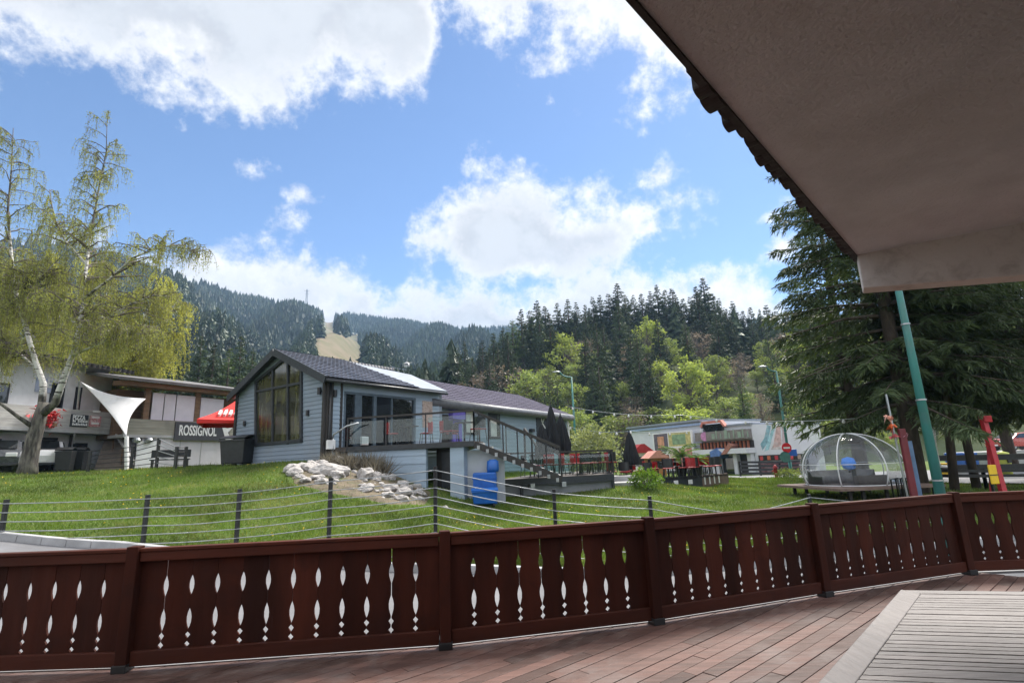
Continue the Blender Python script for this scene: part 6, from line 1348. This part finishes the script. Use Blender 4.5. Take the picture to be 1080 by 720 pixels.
# mid-slope accents seen in the photograph
for px, yt, d, k, w_, lab in ((600, 352, 118, 'lime', 1.15, 'pale lime tree on the upper left slope between dark spruces'), (694, 336, 124, 'lime', 1.0, 'tall narrow lime green tree high on the slope under the crest spruces'), (705, 381, 104, 'lime', 1.5, 'broadest lime green tree low on the hillside above the sports building'), (735, 365, 116, 'lime', 1.1, 'lime green tree right of the highest spruces on the mid slope'), (638, 380, 88, 'mid', 1.25, 'light green conical spruce standing free at the foot of the hillside'), (672, 384, 110, 'rust', 1.2, None), (650, 356, 128, 'rust', 1., None), (660, 350, 122, 'dark', 1., None), (685, 360, 122, 'dark', .95, None), (645, 345, 130, 'dark', 1., None), (715, 340, 134, 'dark', 1.1, None), (770, 330, 130, 'dark', 1.1, None), (752, 345, 126, 'dark', 1.1, None), (530, 378, 105, 'rust', 1.2, None), (545, 380, 104, 'mid', 1.1, None), (560, 388, 98, 'olive', 1.1, None), (575, 365, 118, 'dark', 1., None), (625, 355, 124, 'rust', 1.1, None), (520, 382, 98, 'rust', 1.2, None), (795, 370, 116, 'rust', 1.3, 'mauve brown budding tree on the right slope under bare trunked spruces'), (780, 385, 106, 'olive', 1.3, None), (808, 388, 106, 'olive', 1.1, None), (820, 376, 108, 'lime', 1.1, 'lime green tree beside the big dark spruce boughs on the right'), (832, 395, 96, 'lime', 1.0, None), (757, 394, 100, 'rust', 1.2, None), (740, 402, 96, 'olive', 1.2, None), (592, 400, 92, 'mid', 1., None), (612, 395, 98, 'mid', .9, None), (660, 400, 96, 'olive', 1.1, None), (672, 415, 86, 'rust', 1.1, None), (770, 415, 86, 'olive', 1.3, None), (795, 412, 88, 'olive', 1.3, None), (690, 425, 78, 'olive', 1.4, None), (720, 428, 76, 'lime', 1.4, 'low bright lime tree directly behind the billboard roofline'), (745, 430, 74, 'lime', 1.3, 'low lime bushes like tree behind the arched dormer'), (655, 432, 74, 'olive', 1.4, None), (590, 425, 76, 'olive', 1.2, None), (615, 420, 80, 'dark', .9, None), (850, 420, 84, 'olive', 1.4, None), (875, 440, 70, 'olive', 1.5, None), (1000, 452, 66, 'olive', 1.4, None), (1035, 455, 66, 'olive', 1.4, None), (1070, 455, 66, 'rust', 1.4, None), (930, 452, 64, 'lime', 1.4, None)):
    hill_tree(k, random.randrange(2), px, d, 0, lab, w_, yt)
rs = np.random.RandomState(77); placed = []
tries = 0
while NT[0] < 236 and tries < 6000:
    tries += 1; px = rs.uniform(452, 1110); d = math.sqrt(rs.uniform(72 ** 2, 146 ** 2)); q = AX(px, d)
    if any((q.x - a) ** 2 + (q.y - b) ** 2 < 26 for a, b in placed): continue
    if px < 500 and d < 95: continue
    placed.append((q.x, q.y)); f = (d - 72) / 74
    k = rs.choice(['dark', 'mid', 'olive', 'rust', 'lime', 'bare'], p=[.16 + .36 * f, .2 - .12 * f, .29 - .18 * f, .22 - .1 * f, .11 - .08 * f, .02 + .12 * f])
    h = {'dark': 19, 'bare': 20, 'mid': 14, 'lime': 11.5, 'olive': 10.5, 'rust': 11}[k] * rs.uniform(.75, 1.08) * (.75 if d < 88 else 1)
    hill_tree(k, rs.randint(2), px, d, h, None, rs.uniform(.9, 1.15))
# trees on the left behind the houses
for px, d, k, h in ((182, 60, 'dark', 15), (200, 66, 'dark', 17), (215, 62, 'dark', 15), (232, 64, 'mid', 15), (244, 70, 'dark', 18), (168, 64, 'dark', 17), (150, 58, 'mid', 15), (130, 60, 'dark', 16), (100, 58, 'dark', 16), (60, 60, 'dark', 17), (20, 60, 'dark', 17), (-20, 60, 'dark', 17), (80, 70, 'olive', 14), (40, 70, 'dark', 18), (258, 66, 'dark', 15), (470, 120, 'dark', 17), (456, 130, 'mid', 15), (190, 76, 'dark', 18), (222, 80, 'mid', 17)):
    hill_tree(k, random.randrange(2), px, d, h, {'dark': 'dark evergreen spruce standing behind the left houses', 'mid': 'fresh green spruce standing behind the left houses', 'olive': 'olive green broadleaf tree behind the left houses'}[k])
print('hill trees', NT[0])

# ---------- far forest on the mountains: one mass
def cone_tpl(seed, levels, sides, jag):
    rs = np.random.RandomState(seed); T = []
    for l in range(levels):
        zb = .08 + .92 * l / levels; zt = min(1., zb + 1.6 / levels); rb = .19 * (1 - l / levels) ** .85
        for j in range(sides):
            a0 = 2 * math.pi * (j + .5 * (l % 2)) / sides; a1 = a0 + 2 * math.pi / sides * 1.05; k0 = rs.uniform(1 - jag, 1 + jag); k1 = rs.uniform(1 - jag, 1 + jag)
            T.append([(math.cos(a0) * rb * k0, math.sin(a0) * rb * k0, zb - .05 * rs.rand()), (math.cos(a1) * rb * k1, math.sin(a1) * rb * k1, zb - .05 * rs.rand()), (0, 0, zt)])
    return np.array(T)
def forest(name, n, r0, r1, px0, px1, tpls, hmin, hmax, mat, seed, thin=None):
    rs = np.random.RandomState(seed); a0, a1 = az_of(px0), az_of(px1); az = rs.uniform(a0, a1, n); r_ = np.sqrt(rs.uniform(r0 ** 2, r1 ** 2, n)); x, y = r_ * np.sin(az), r_ * np.cos(az); z = fh(az, r_) - .5
    pp = proj(x, y, z + 4); keep = ~(ski_mask(pp[0], pp[1]) & (r_ > 150)); pt = proj(x, y, z + 15); keep &= ~(ski_mask(pt[0], pt[1]) & (r_ > 150) & (r_ < 1000)); pt = proj(x, y, z + 9); keep &= ~(ski_mask(pt[0], pt[1]) & (r_ > 150) & (r_ < 1000)); keep &= ~((x > NX0) & (x < NX1) & (y < NY1))
    if thin is not None: keep &= thin(az, r_, rs)
    x, y, z = x[keep], y[keep], z[keep]; m = len(x); h = rs.uniform(hmin, hmax, m); wd = h * rs.uniform(.8, 1.25, m); rot = rs.uniform(0, 6.28, m); which = rs.randint(0, len(tpls), m); out = []
    for i, T in enumerate(tpls):
        s_ = which == i; c, s2 = np.cos(rot[s_])[:, None, None], np.sin(rot[s_])[:, None, None]; X, Y, Z = T[None, ..., 0], T[None, ..., 1], T[None, ..., 2]
        out.append(np.stack([(X * c - Y * s2) * wd[s_][:, None, None] + x[s_][:, None, None], (X * s2 + Y * c) * wd[s_][:, None, None] + y[s_][:, None, None], Z * h[s_][:, None, None] + z[s_][:, None, None]], -1).reshape(-1, 3, 3))
    o = soup(name, np.concatenate(out), mat); return kind(o, 'stuff')
far_mat = leafmat('far conifers', (.018, .034, .02), (.045, .065, .03), .1, clump=.5, cscale=.02)
near_t = [cone_tpl(s_, 18, 11, .6) for s_ in range(5)]; far_t = [cone_tpl(s_ + 20, 4, 6, .35) for s_ in range(5)]
forest('forest', 3600, 92, 460, -60, 480, near_t, 13, 23, far_mat, 1, lambda az, r, rs: r > 95 + rs.uniform(0, 12, len(r)))
forest('forest', 12500, 440, 1290, -40, 620, far_t, 14, 22, far_mat, 2)
forest('forest', 1500, 150, 420, 470, 1120, near_t, 14, 21, far_mat, 3)
forest('forest', 3500, 420, 1100, 600, 1300, far_t, 14, 22, far_mat, 4)

# ---------- shrubs, potted palms, rocks
def inpoly(x, y, poly):
    ins = np.zeros(len(x), bool); j = len(poly) - 1
    for i in range(len(poly)):
        xi, yi, xj, yj = poly[i].x, poly[i].y, poly[j].x, poly[j].y; c = ((yi > y) != (yj > y)) & (x < (xj - xi) * (y - yi) / (yj - yi + 1e-12) + xi); ins ^= c; j = i
    return ins

def bush(name, label, px, d, w, h, mat, n, leaf, cat='shrub', z=None, group=None):
    q = AX(px, d); zz = ghz(q.x, q.y) if z is None else z; rs = np.random.RandomState(int(px * 7)); v = rs.normal(size=(n, 3)); v /= np.linalg.norm(v, axis=1, keepdims=True); k = rs.uniform(.3, 1, (n, 1)) ** .5; lob = 1 + .25 * np.sin(4 * np.arctan2(v[:, 1:2], v[:, 0:1]) + px) * v[:, 2:3] + .12 * rs.normal(size=(n, 1))
    P = v * k * lob * np.array([w / 2, w / 2, h / 2]) + np.array([0, 0, h / 2]); d_ = v + rs.normal(size=(n, 3)) * .7 + np.array([0, 0, .3]); d_ /= np.linalg.norm(d_, axis=1, keepdims=True); t = thing(name, label, cat, (q.x, q.y, zz), 0, group); soup('foliage', tri_along(P, d_, leaf * rs.uniform(.6, 1.3, n), leaf * .6, rs), mat, t)
    m = MB()
    for k in range(6): a = k * 1.05; m.tube([Vector((q.x, q.y, zz - .05)), Vector((q.x + math.cos(a) * w * .15, q.y + math.sin(a) * w * .15, zz + h * .4)), Vector((q.x + math.cos(a) * w * .3, q.y + math.sin(a) * w * .3, zz + h * .75))], [.03, .02, .006], 5)
    m.build('stems', grey_bark, t); return t
bush('round_shrub', 'pale grey green round shrub behind the lower terrace beside the far street lamp', 626, 34, 3.6, 3.0, leaf_grey, 2600, .2)
bush('low_shrub', 'low olive green shrub at the foot of the traffic sign post', 827, 36, 1.7, .65, leaf_olive, 900, .12)
bush('lawn_shrub', 'bright green leafy weed clump on the lawn by the black platform', 679, 22.5, 1.3, .8, leafmat('weed leaves', (.08, .15, .02), (.14, .24, .04), .4), 900, .13)
dry = leafmat('dry lavender stems', (.11, .095, .075), (.2, .18, .14), .2, tcol=(1, 1, .9))
def dryshrub(label, px, d, w, h, z):
    q = AX(px, d); rs = np.random.RandomState(int(px)); n = 420; a = rs.uniform(0, 6.28, n); e = rs.uniform(.45, 1.4, n); D_ = np.stack([np.cos(a) * np.cos(e), np.sin(a) * np.cos(e), np.sin(e)], -1); P = rs.normal(size=(n, 3)) * np.array([w * .16, w * .16, .02])
    t = thing('dry_shrub', label, 'shrub', (q.x, q.y, z), 0, 'dry shrubs on the rock mound'); soup('stems', tri_along(P, D_, h * rs.uniform(.6, 1.15, n), .035, rs), dry, t)
for px, d, w, h, dz, lab in ((350, 19.2, 1.0, .55, 0, 'dry grey shrub at the top left of the rock mound'), (366, 19.0, .9, .6, 0, 'dry shrub among the rocks below the ramp handrail'), (386, 19.6, 1.0, .75, 0, 'tall dry grey shrub at the top middle of the rock mound'), (398, 19.1, 1.1, .8, 0, 'tallest dry brown shrub beside the boarded skirt wall'), (373, 19.6, .8, .5, 0, 'small dry shrub tucked behind the largest pale rock')):
    q = AX(px, d); dryshrub(lab, px, d, w, h, ghz(q.x, q.y))
rock_m = M('pale limestone', (.36, .34, .33), .9, .28, 3, bump=.8, bscale=6, dirt=(.2, .18, .16), dirt_amt=.7, dirt_scale=2.4)
rock_t = []
for i in range(7):
    bm = bmesh.new(); bmesh.ops.create_icosphere(bm, subdivisions=3, radius=1); rs = np.random.RandomState(i); pl = rs.normal(size=(9, 3)); pl /= np.linalg.norm(pl, axis=1, keepdims=True); of = rs.uniform(.55, .92, 9); ph = rs.uniform(0, 6, 6)
    for v in bm.verts:
        c = np.array(v.co); 
        for n_, o_ in zip(pl, of):
            dd = c @ n_ - o_
            if dd > 0: c = c - n_ * dd * .92
        c *= 1 + .035 * math.sin(23 * c[0] + 17 * c[1] + ph[3]) * math.sin(19 * c[2] + ph[4]) + .05 * math.sin(7 * c[0] + ph[0]) + .05 * math.sin(9 * c[1] + ph[1]) + .03 * math.sin(15 * c[2] + ph[2]); v.co = c
    me = bpy.data.meshes.new('rock'); bm.to_mesh(me); bm.free(); me.materials.append(rock_m); rock_t.append(me)
def rock(px, py, sx, sy, sz, label, i=None):
    q = gpt(px, py); o = bpy.data.objects.new('rock', rock_t[random.randrange(7) if i is None else i]); COL.objects.link(o); o.location = (q.x, q.y, q.z + sz * .3); o.scale = (sx, sy, sz); o.rotation_euler = (random.uniform(-.3, .3), random.uniform(-.3, .3), random.uniform(0, 6.28)); return tag(o, label, 'rock', 'pale rocks on the mound')
rr = rock(346, 500, .68, .34, .26, 'largest long pale rock across the upper left of the mound'); rr.rotation_euler = (0, .06, .15)
rock(384, 505, .34, .3, .3, 'big upright pale rock in the middle of the mound'); rock(356, 491, .32, .28, .26, 'rounded pale rock half hidden by dry shrubs at the mound top')
rock(426, 522, .32, .26, .22, 'large pale rock low on the right of the mound'); rock(411, 505, .4, .24, .2, 'flat pale rock against the boarded skirt wall')
RP = [(306, 497), (326, 490), (345, 488), (385, 492), (418, 504), (455, 522), (448, 531), (420, 530), (392, 524), (376, 514), (345, 513), (312, 507)]
rpv = [Vector((a_, b_, 0)) for a_, b_ in RP]; nk = 0
while nk < 105:
    px, py = random.uniform(303, 457), random.uniform(486, 532)
    if not inpoly(np.array([px]), np.array([py]), rpv)[0]: continue
    if (340 < px < 382 and 506 < py < 513) and random.random() < .7: continue
    s_ = random.choice([.07, .09, .11, .13, .16, .2, .24]) * random.uniform(.8, 1.2); nk += 1
    rock(px, py, s_ * 1.3, s_, s_ * .75, 'smaller pale rock scattered on the mound below the cottage')
rock(470, 536, .1, .1, .07, 'single small pale stone on the grass right of the tall fence post')
# soil of the mound
mq = [gpt(*p_) for p_ in ((300, 496), (322, 486), (345, 484), (380, 486), (420, 499), (460, 520), (452, 534), (415, 534), (380, 527), (340, 520), (306, 511))]
c_ = sum(mq, Vector()) / len(mq); rows = []
for k in np.linspace(0, 1, 9): rows.append([(lambda p_: Vector((p_.x, p_.y, ghz(p_.x, p_.y) + .035 * (1 if k < .9 else -1) + .05 * math.sin(p_.x * 9) * math.cos(p_.y * 7) * (1 - k))))(c_.lerp(a.lerp(b, f), k)) for a, b in zip(mq, mq[1:] + mq[:1]) for f in np.linspace(0, .83, 6)] )
for r_ in rows: r_.append(r_[0])
soil = kind(MB().grid(rows).build('soil', M('dry earth', (.1, .078, .05), .95, .4, 3, bump=.8, bscale=14, dirt=(.06, .08, .025), dirt_amt=.85, dirt_scale=1.9), smooth=True), 'structure')
# potted palms on the black platform
palm = leafmat('palm fronds', (.06, .12, .03), (.13, .22, .06), .4)
for px, d, h, lab in ((717, 27.0, 2.0, 'tall potted palm on the black platform before the billboard'), (733, 26.9, 1.25, 'short potted palm at the front corner of the black platform')):
    q = AX(px, d); t = thing('potted_palm', lab, 'plant', (q.x, q.y, .5)); MB().lathe((q.x, q.y, .5), [(.2, 0), (.3, .5), (.27, .5), (.24, .42), (0, .42)], 14).build('pot', black_plastic, t); rs = np.random.RandomState(int(px)); P, Dv = [], []
    for f in range(22):
        a = rs.uniform(0, 6.28); e = rs.uniform(.2, 1.3); L_ = h * .6 * rs.uniform(.7, 1.1)
        for k in range(26):
            u_ = k / 26; c0 = np.array([math.cos(a) * L_ * u_ * math.cos(e * (1 - .5 * u_)), math.sin(a) * L_ * u_ * math.cos(e * (1 - .5 * u_)), .42 + .25 * h + L_ * (math.sin(e) * u_ - .45 * u_ * u_)]); sd_ = np.array([-math.sin(a), math.cos(a), -.25]) * (1 if k % 2 else -1) + np.array([math.cos(a), math.sin(a), 0]) * .6; P.append(c0); Dv.append(sd_ / np.linalg.norm(sd_))
    soup('fronds', tri_along(np.array(P), np.array(Dv), .22 * h * .5, .05, rs), palm, t); MB().tube([Vector((q.x, q.y, .92)), Vector((q.x, q.y, .95 + .28 * h))], [.05, .03], 8).build('stem', grey_bark, t)

# ---------- grass on the lawn and dandelions
grs = leafmat('grass blades', (.065, .12, .02), (.135, .195, .038), .35, clump=.45, cscale=.5, tcol=(1.2, 1.2, .5), dry=(.2, .185, .085), dry_amt=.6)
rs = np.random.RandomState(5); n = 400000
aa = rs.uniform(az_of(-30), az_of(1100), n); d = 9.9 + 27 * rs.uniform(0, 1, n) ** 1.7; x, y = d * np.tan(aa), d
kx = np.array([q.x for q in KLs]); ky = np.array([q.y for q in KLs]); keep = y > np.interp(x, kx, ky) + .22
sp = polyl(mq + [mq[0]], .3)
keep &= ~(inpoly(x, y, mq) & (rs.rand(n) > .12)); rdp = rr_ + bk_[::-1]
keep &= ~inpoly(x, y, rdp) & ~inpoly(x, y, plan2) & ~inpoly(x, y, [LC, RC, EC, back1])
x, y = x[keep], y[keep]; z = gh(x, y) - .01; m = len(x); patch = np.sin(x * 1.7 + 3 * np.sin(y * .9)) * np.sin(y * 2.1 + 2 * np.sin(x * .7)); L_ = (.05 + .045 * rs.rand(m) + .03 * patch.clip(0, 1)) * (1 + (y - 10) * .03); D_ = rs.normal(size=(m, 3)) * .45 + np.array([0, 0, 1]); D_ /= np.linalg.norm(D_, axis=1, keepdims=True)
kind(soup('grass', tri_along(np.stack([x, y, z], -1), D_, L_ * (1 + .8 * (rs.rand(m) > .97)), .016 * (1 + (y - 10) * .05), rs), grs), 'stuff')
n = 900; aa = rs.uniform(az_of(0), az_of(900), n); d = 12 + 14 * rs.uniform(0, 1, n); x, y = d * np.tan(aa), d; k = (np.sin(x * 1.1) * np.sin(y * .8 + x * .3) > .25) & ~inpoly(x, y, mq) & ~inpoly(x, y, plan2) & ~inpoly(x, y, [LC, RC, EC, back1]); x, y = x[k], y[k]; z = gh(x, y) + .09
P = np.repeat(np.stack([x, y, z], -1), 5, 0); D_ = rs.normal(size=P.shape) * np.array([1, 1, .35]); D_ /= np.linalg.norm(D_, axis=1, keepdims=True); kind(soup('dandelion_flowers', tri_along(P, D_, .03, .03, rs), M('dandelion yellow', (.7, .5, .02), .6, .1, 3)), 'stuff')

# ================================================================== daylight: sky with clouds, sun, air
SUN_AZ, SUN_EL = R(36), R(52)
w = bpy.data.worlds.new('World'); S.world = w; w.use_nodes = True; nt = w.node_tree; nt.nodes.clear()
out = N(nt, 'ShaderNodeOutputWorld'); bg = N(nt, 'ShaderNodeBackground', Strength=.1); LK(nt, bg, 0, out, 0)
sky = N(nt, 'ShaderNodeTexSky', _sky_type='NISHITA'); sky.sun_disc = False; sky.sun_elevation = SUN_EL; sky.sun_rotation = SUN_AZ; sky.air_density = 1.0; sky.dust_density = .25; sky.ozone_density = 3.0; sky.altitude = 900
tc = N(nt, 'ShaderNodeTexCoord'); D = tc.outputs['Generated']
sx = N(nt, 'ShaderNodeSeparateXYZ'); nt.links.new(D, sx.inputs[0])
azn = math_(nt, 'ARCTAN2', sx.outputs['X'], sx.outputs['Y']); eln = math_(nt, 'ARCSINE', sx.outputs['Z'])
cb = N(nt, 'ShaderNodeCombineXYZ'); nt.links.new(azn, cb.inputs[0]); nt.links.new(eln, cb.inputs[1]); AE = cb.outputs[0]
def ae(px, py):
    r = ray(px, py); r = r / np.linalg.norm(r); return math.atan2(r[0], r[1]), math.asin(r[2])
def fcurve(pts):
    """elevation of a cloud edge as a function of azimuth: points are (column, row) seen along the horizon"""
    q = sorted(ae(*p) for p in pts); n = N(nt, 'ShaderNodeFloatCurve'); nt.links.new(AZ01, n.inputs['Value']); c = n.mapping.curves[0]
    xs = [((a + .9) / 1.8, (e + .1) / 1.2) for a, e in q]; xs = [x for x in xs if 0 < x[0] < 1]
    xs = [(0, xs[0][1])] + xs + [(1, xs[-1][1])]
    c.points[0].location = xs[0]; c.points[1].location = xs[-1]
    for x in xs[1:-1]: c.points.new(*x)
    for p_ in c.points: p_.handle_type = 'VECTOR'
    n.mapping.use_clip = False; n.mapping.update(); return n.outputs[0]
AZ01 = math_(nt, 'MULTIPLY_ADD', azn, 1 / 1.8, .5); EL01 = math_(nt, 'MULTIPLY_ADD', eln, 1 / 1.2, .1 / 1.2)
cb2 = N(nt, 'ShaderNodeCombineXYZ'); nt.links.new(azn, cb2.inputs[0]); nt.links.new(math_(nt, 'MULTIPLY', eln, 1.8), cb2.inputs[1]); AE2 = cb2.outputs[0]
def blob(px, py, rx, amp=1.):
    a, e = ae(px, py); a1, _ = ae(px + rx, py); d = N(nt, 'ShaderNodeVectorMath', _operation='DISTANCE'); nt.links.new(AE2, d.inputs[0]); d.inputs[1].default_value = (a, e * 1.8, 0)
    return math_(nt, 'MULTIPLY_ADD', d.outputs['Value'], -1 / abs(a1 - a) * amp, amp)
def union(L):
    v = L[0]
    for b in L[1:]: v = math_(nt, 'MAXIMUM', v, b)
    return v
K = 1.2 / .11
A_low = fcurve([(-120, 80), (0, 74), (80, 82), (130, 104), (165, 130), (215, 136), (265, 118), (330, 108), (395, 108), (425, 128), (448, 112), (458, 72), (470, 44), (500, 46), (530, 58), (546, 42), (560, 24), (572, 26), (590, 36), (612, 60), (645, 66), (680, 84), (720, 92), (755, 108), (800, 110), (900, 130), (1100, 150)])
D_top = fcurve([(-150, 225), (0, 224), (110, 240), (200, 258), (235, 250), (275, 250), (330, 262), (360, 274), (420, 284), (455, 280), (500, 272), (600, 274), (690, 274), (735, 270), (790, 266), (815, 300), (840, 336), (880, 330), (950, 312), (1030, 290), (1060, 285), (1200, 300)])
C_top = fcurve([(380, 330), (412, 275), (422, 250), (436, 215), (470, 188), (495, 171), (540, 171), (600, 178), (640, 194), (690, 204), (735, 196), (766, 188), (780, 212), (806, 300)])
C_bot = fcurve([(380, 240), (418, 258), (440, 290), (500, 325), (600, 325), (690, 285), (735, 244), (768, 214), (790, 200)])
def lin(v, k): return math_(nt, 'MULTIPLY', v, k)
fA = lin(math_(nt, 'SUBTRACT', EL01, A_low), K); fD = lin(math_(nt, 'SUBTRACT', D_top, EL01), K)
fC = lin(math_(nt, 'MINIMUM', math_(nt, 'SUBTRACT', C_top, EL01), math_(nt, 'SUBTRACT', EL01, C_bot)), K)
isl = union([blob(*b, .38) for b in ((585, 74, 40), (678, 104, 55), (310, 236, 22), (322, 205, 15), (690, 185, 24), (812, 225, 24), (822, 262, 36), (265, 178, 20))])
U = math_(nt, 'MINIMUM', union([fA, fD, fC, isl]), 1.2)
# clouds beyond the frame, so that the light and the reflections have a sky too
rest = math_(nt, "SUBTRACT", noise(nt, D, 2.6, 2, .55), .5)
U = math_(nt, 'MAXIMUM', U, -1.2)
beyond = math_(nt, 'MAXIMUM', smooth(nt, math_(nt, 'ABSOLUTE', azn), .85, 1.0), smooth(nt, eln, .80, .95))
rest = math_(nt, 'SUBTRACT', math_(nt, 'MULTIPLY', math_(nt, 'ADD', rest, .03), 5.), math_(nt, 'MULTIPLY', math_(nt, 'SUBTRACT', 1., beyond), 4.))
U = math_(nt, 'MAXIMUM', U, rest)
n1 = noise(nt, D, 7., 7, .62); n2 = noise(nt, D, 30., 6, .66)
fb = math_(nt, 'ADD', math_(nt, 'MULTIPLY', math_(nt, 'SUBTRACT', n1, .5), 2.9), math_(nt, 'MULTIPLY', math_(nt, 'SUBTRACT', n2, .5), 1.25))
Fd = math_(nt, 'ADD', U, fb)
dens = smooth(nt, Fd, -.08, .68)
thick = smooth(nt, Fd, .25, 1.1)
GR = union([blob(535, 250, 150), blob(470, 262, 80), blob(620, 275, 110), blob(70, 0, 200), blob(270, 15, 200), blob(470, 322, 260), blob(230, -140, 500)])
grey = math_(nt, 'MULTIPLY', smooth(nt, math_(nt, 'ADD', GR, math_(nt, 'MULTIPLY', math_(nt, 'SUBTRACT', n1, .5), 2.6)), -.05, .8), thick)
body = mixc(nt, smooth(nt, n2, .3, .7), (8.2, 8.3, 8.7), (10.4, 10.4, 10.5))
gtone = mixc(nt, smooth(nt, n1, .36, .62), (4.9, 5.2, 5.8), (7.2, 7.5, 8.0))
body = mixc(nt, grey, body, gtone)
def cmul(v, c):
    m = N(nt, 'ShaderNodeVectorMath', _operation='MULTIPLY'); nt.links.new(v, m.inputs[0]); m.inputs[1].default_value = c; return m.outputs[0]
CLOUD_K, SKY_K = .5, (.72, .765, .81)
body = mixc(nt, smooth(nt, math_(nt, 'ABSOLUTE', azn), 1.1, 1.7), body, (15., 15., 15.))
res = mixc(nt, dens, cmul(sky.outputs[0], SKY_K), cmul(body, (CLOUD_K,) * 3))
nt.links.new(res, bg.inputs['Color'])
sd = bpy.data.lights.new('sun', 'SUN'); sd.energy = 4.0; sd.angle = R(20); sd.color = (1, .95, .87); so = bpy.data.objects.new('sun', sd); COL.objects.link(so)
dirv = Vector((math.sin(SUN_AZ) * math.cos(SUN_EL), math.cos(SUN_AZ) * math.cos(SUN_EL), math.sin(SUN_EL)))
so.rotation_euler = (-dirv).to_track_quat('-Z', 'Y').to_euler(); so.location = (0, 0, 60)
hz = MB().box(-2300, 2300, -400, 2600, -4, float(TZ[RR < 1500].max()) + 30).build('haze', (lambda: bpy.data.materials.new('haze air'))())
hm = bpy.data.materials['haze air']; nt = nt_new(hm); out = N(nt, 'ShaderNodeOutputMaterial'); pv = N(nt, 'ShaderNodeVolumePrincipled', Density=.00023, Anisotropy=.1); pv.inputs['Color'].default_value = (.42, .66, 1, 1); LK(nt, pv, 0, out, 'Volume'); kind(hz, 'stuff')
S.render.engine = 'CYCLES'; cy = S.cycles
cy.use_denoising = True; cy.max_bounces = 10; cy.diffuse_bounces = 4; cy.glossy_bounces = 4; cy.transmission_bounces = 6; cy.transparent_max_bounces = 24; cy.volume_bounces = 0; cy.sample_clamp_indirect = 6; cy.caustics_reflective = False; cy.caustics_refractive = False
S.view_settings.view_transform = 'Standard'; S.view_settings.look = 'None'; S.view_settings.gamma = 1; S.view_settings.use_curve_mapping = False; S.view_settings.exposure = 1.2
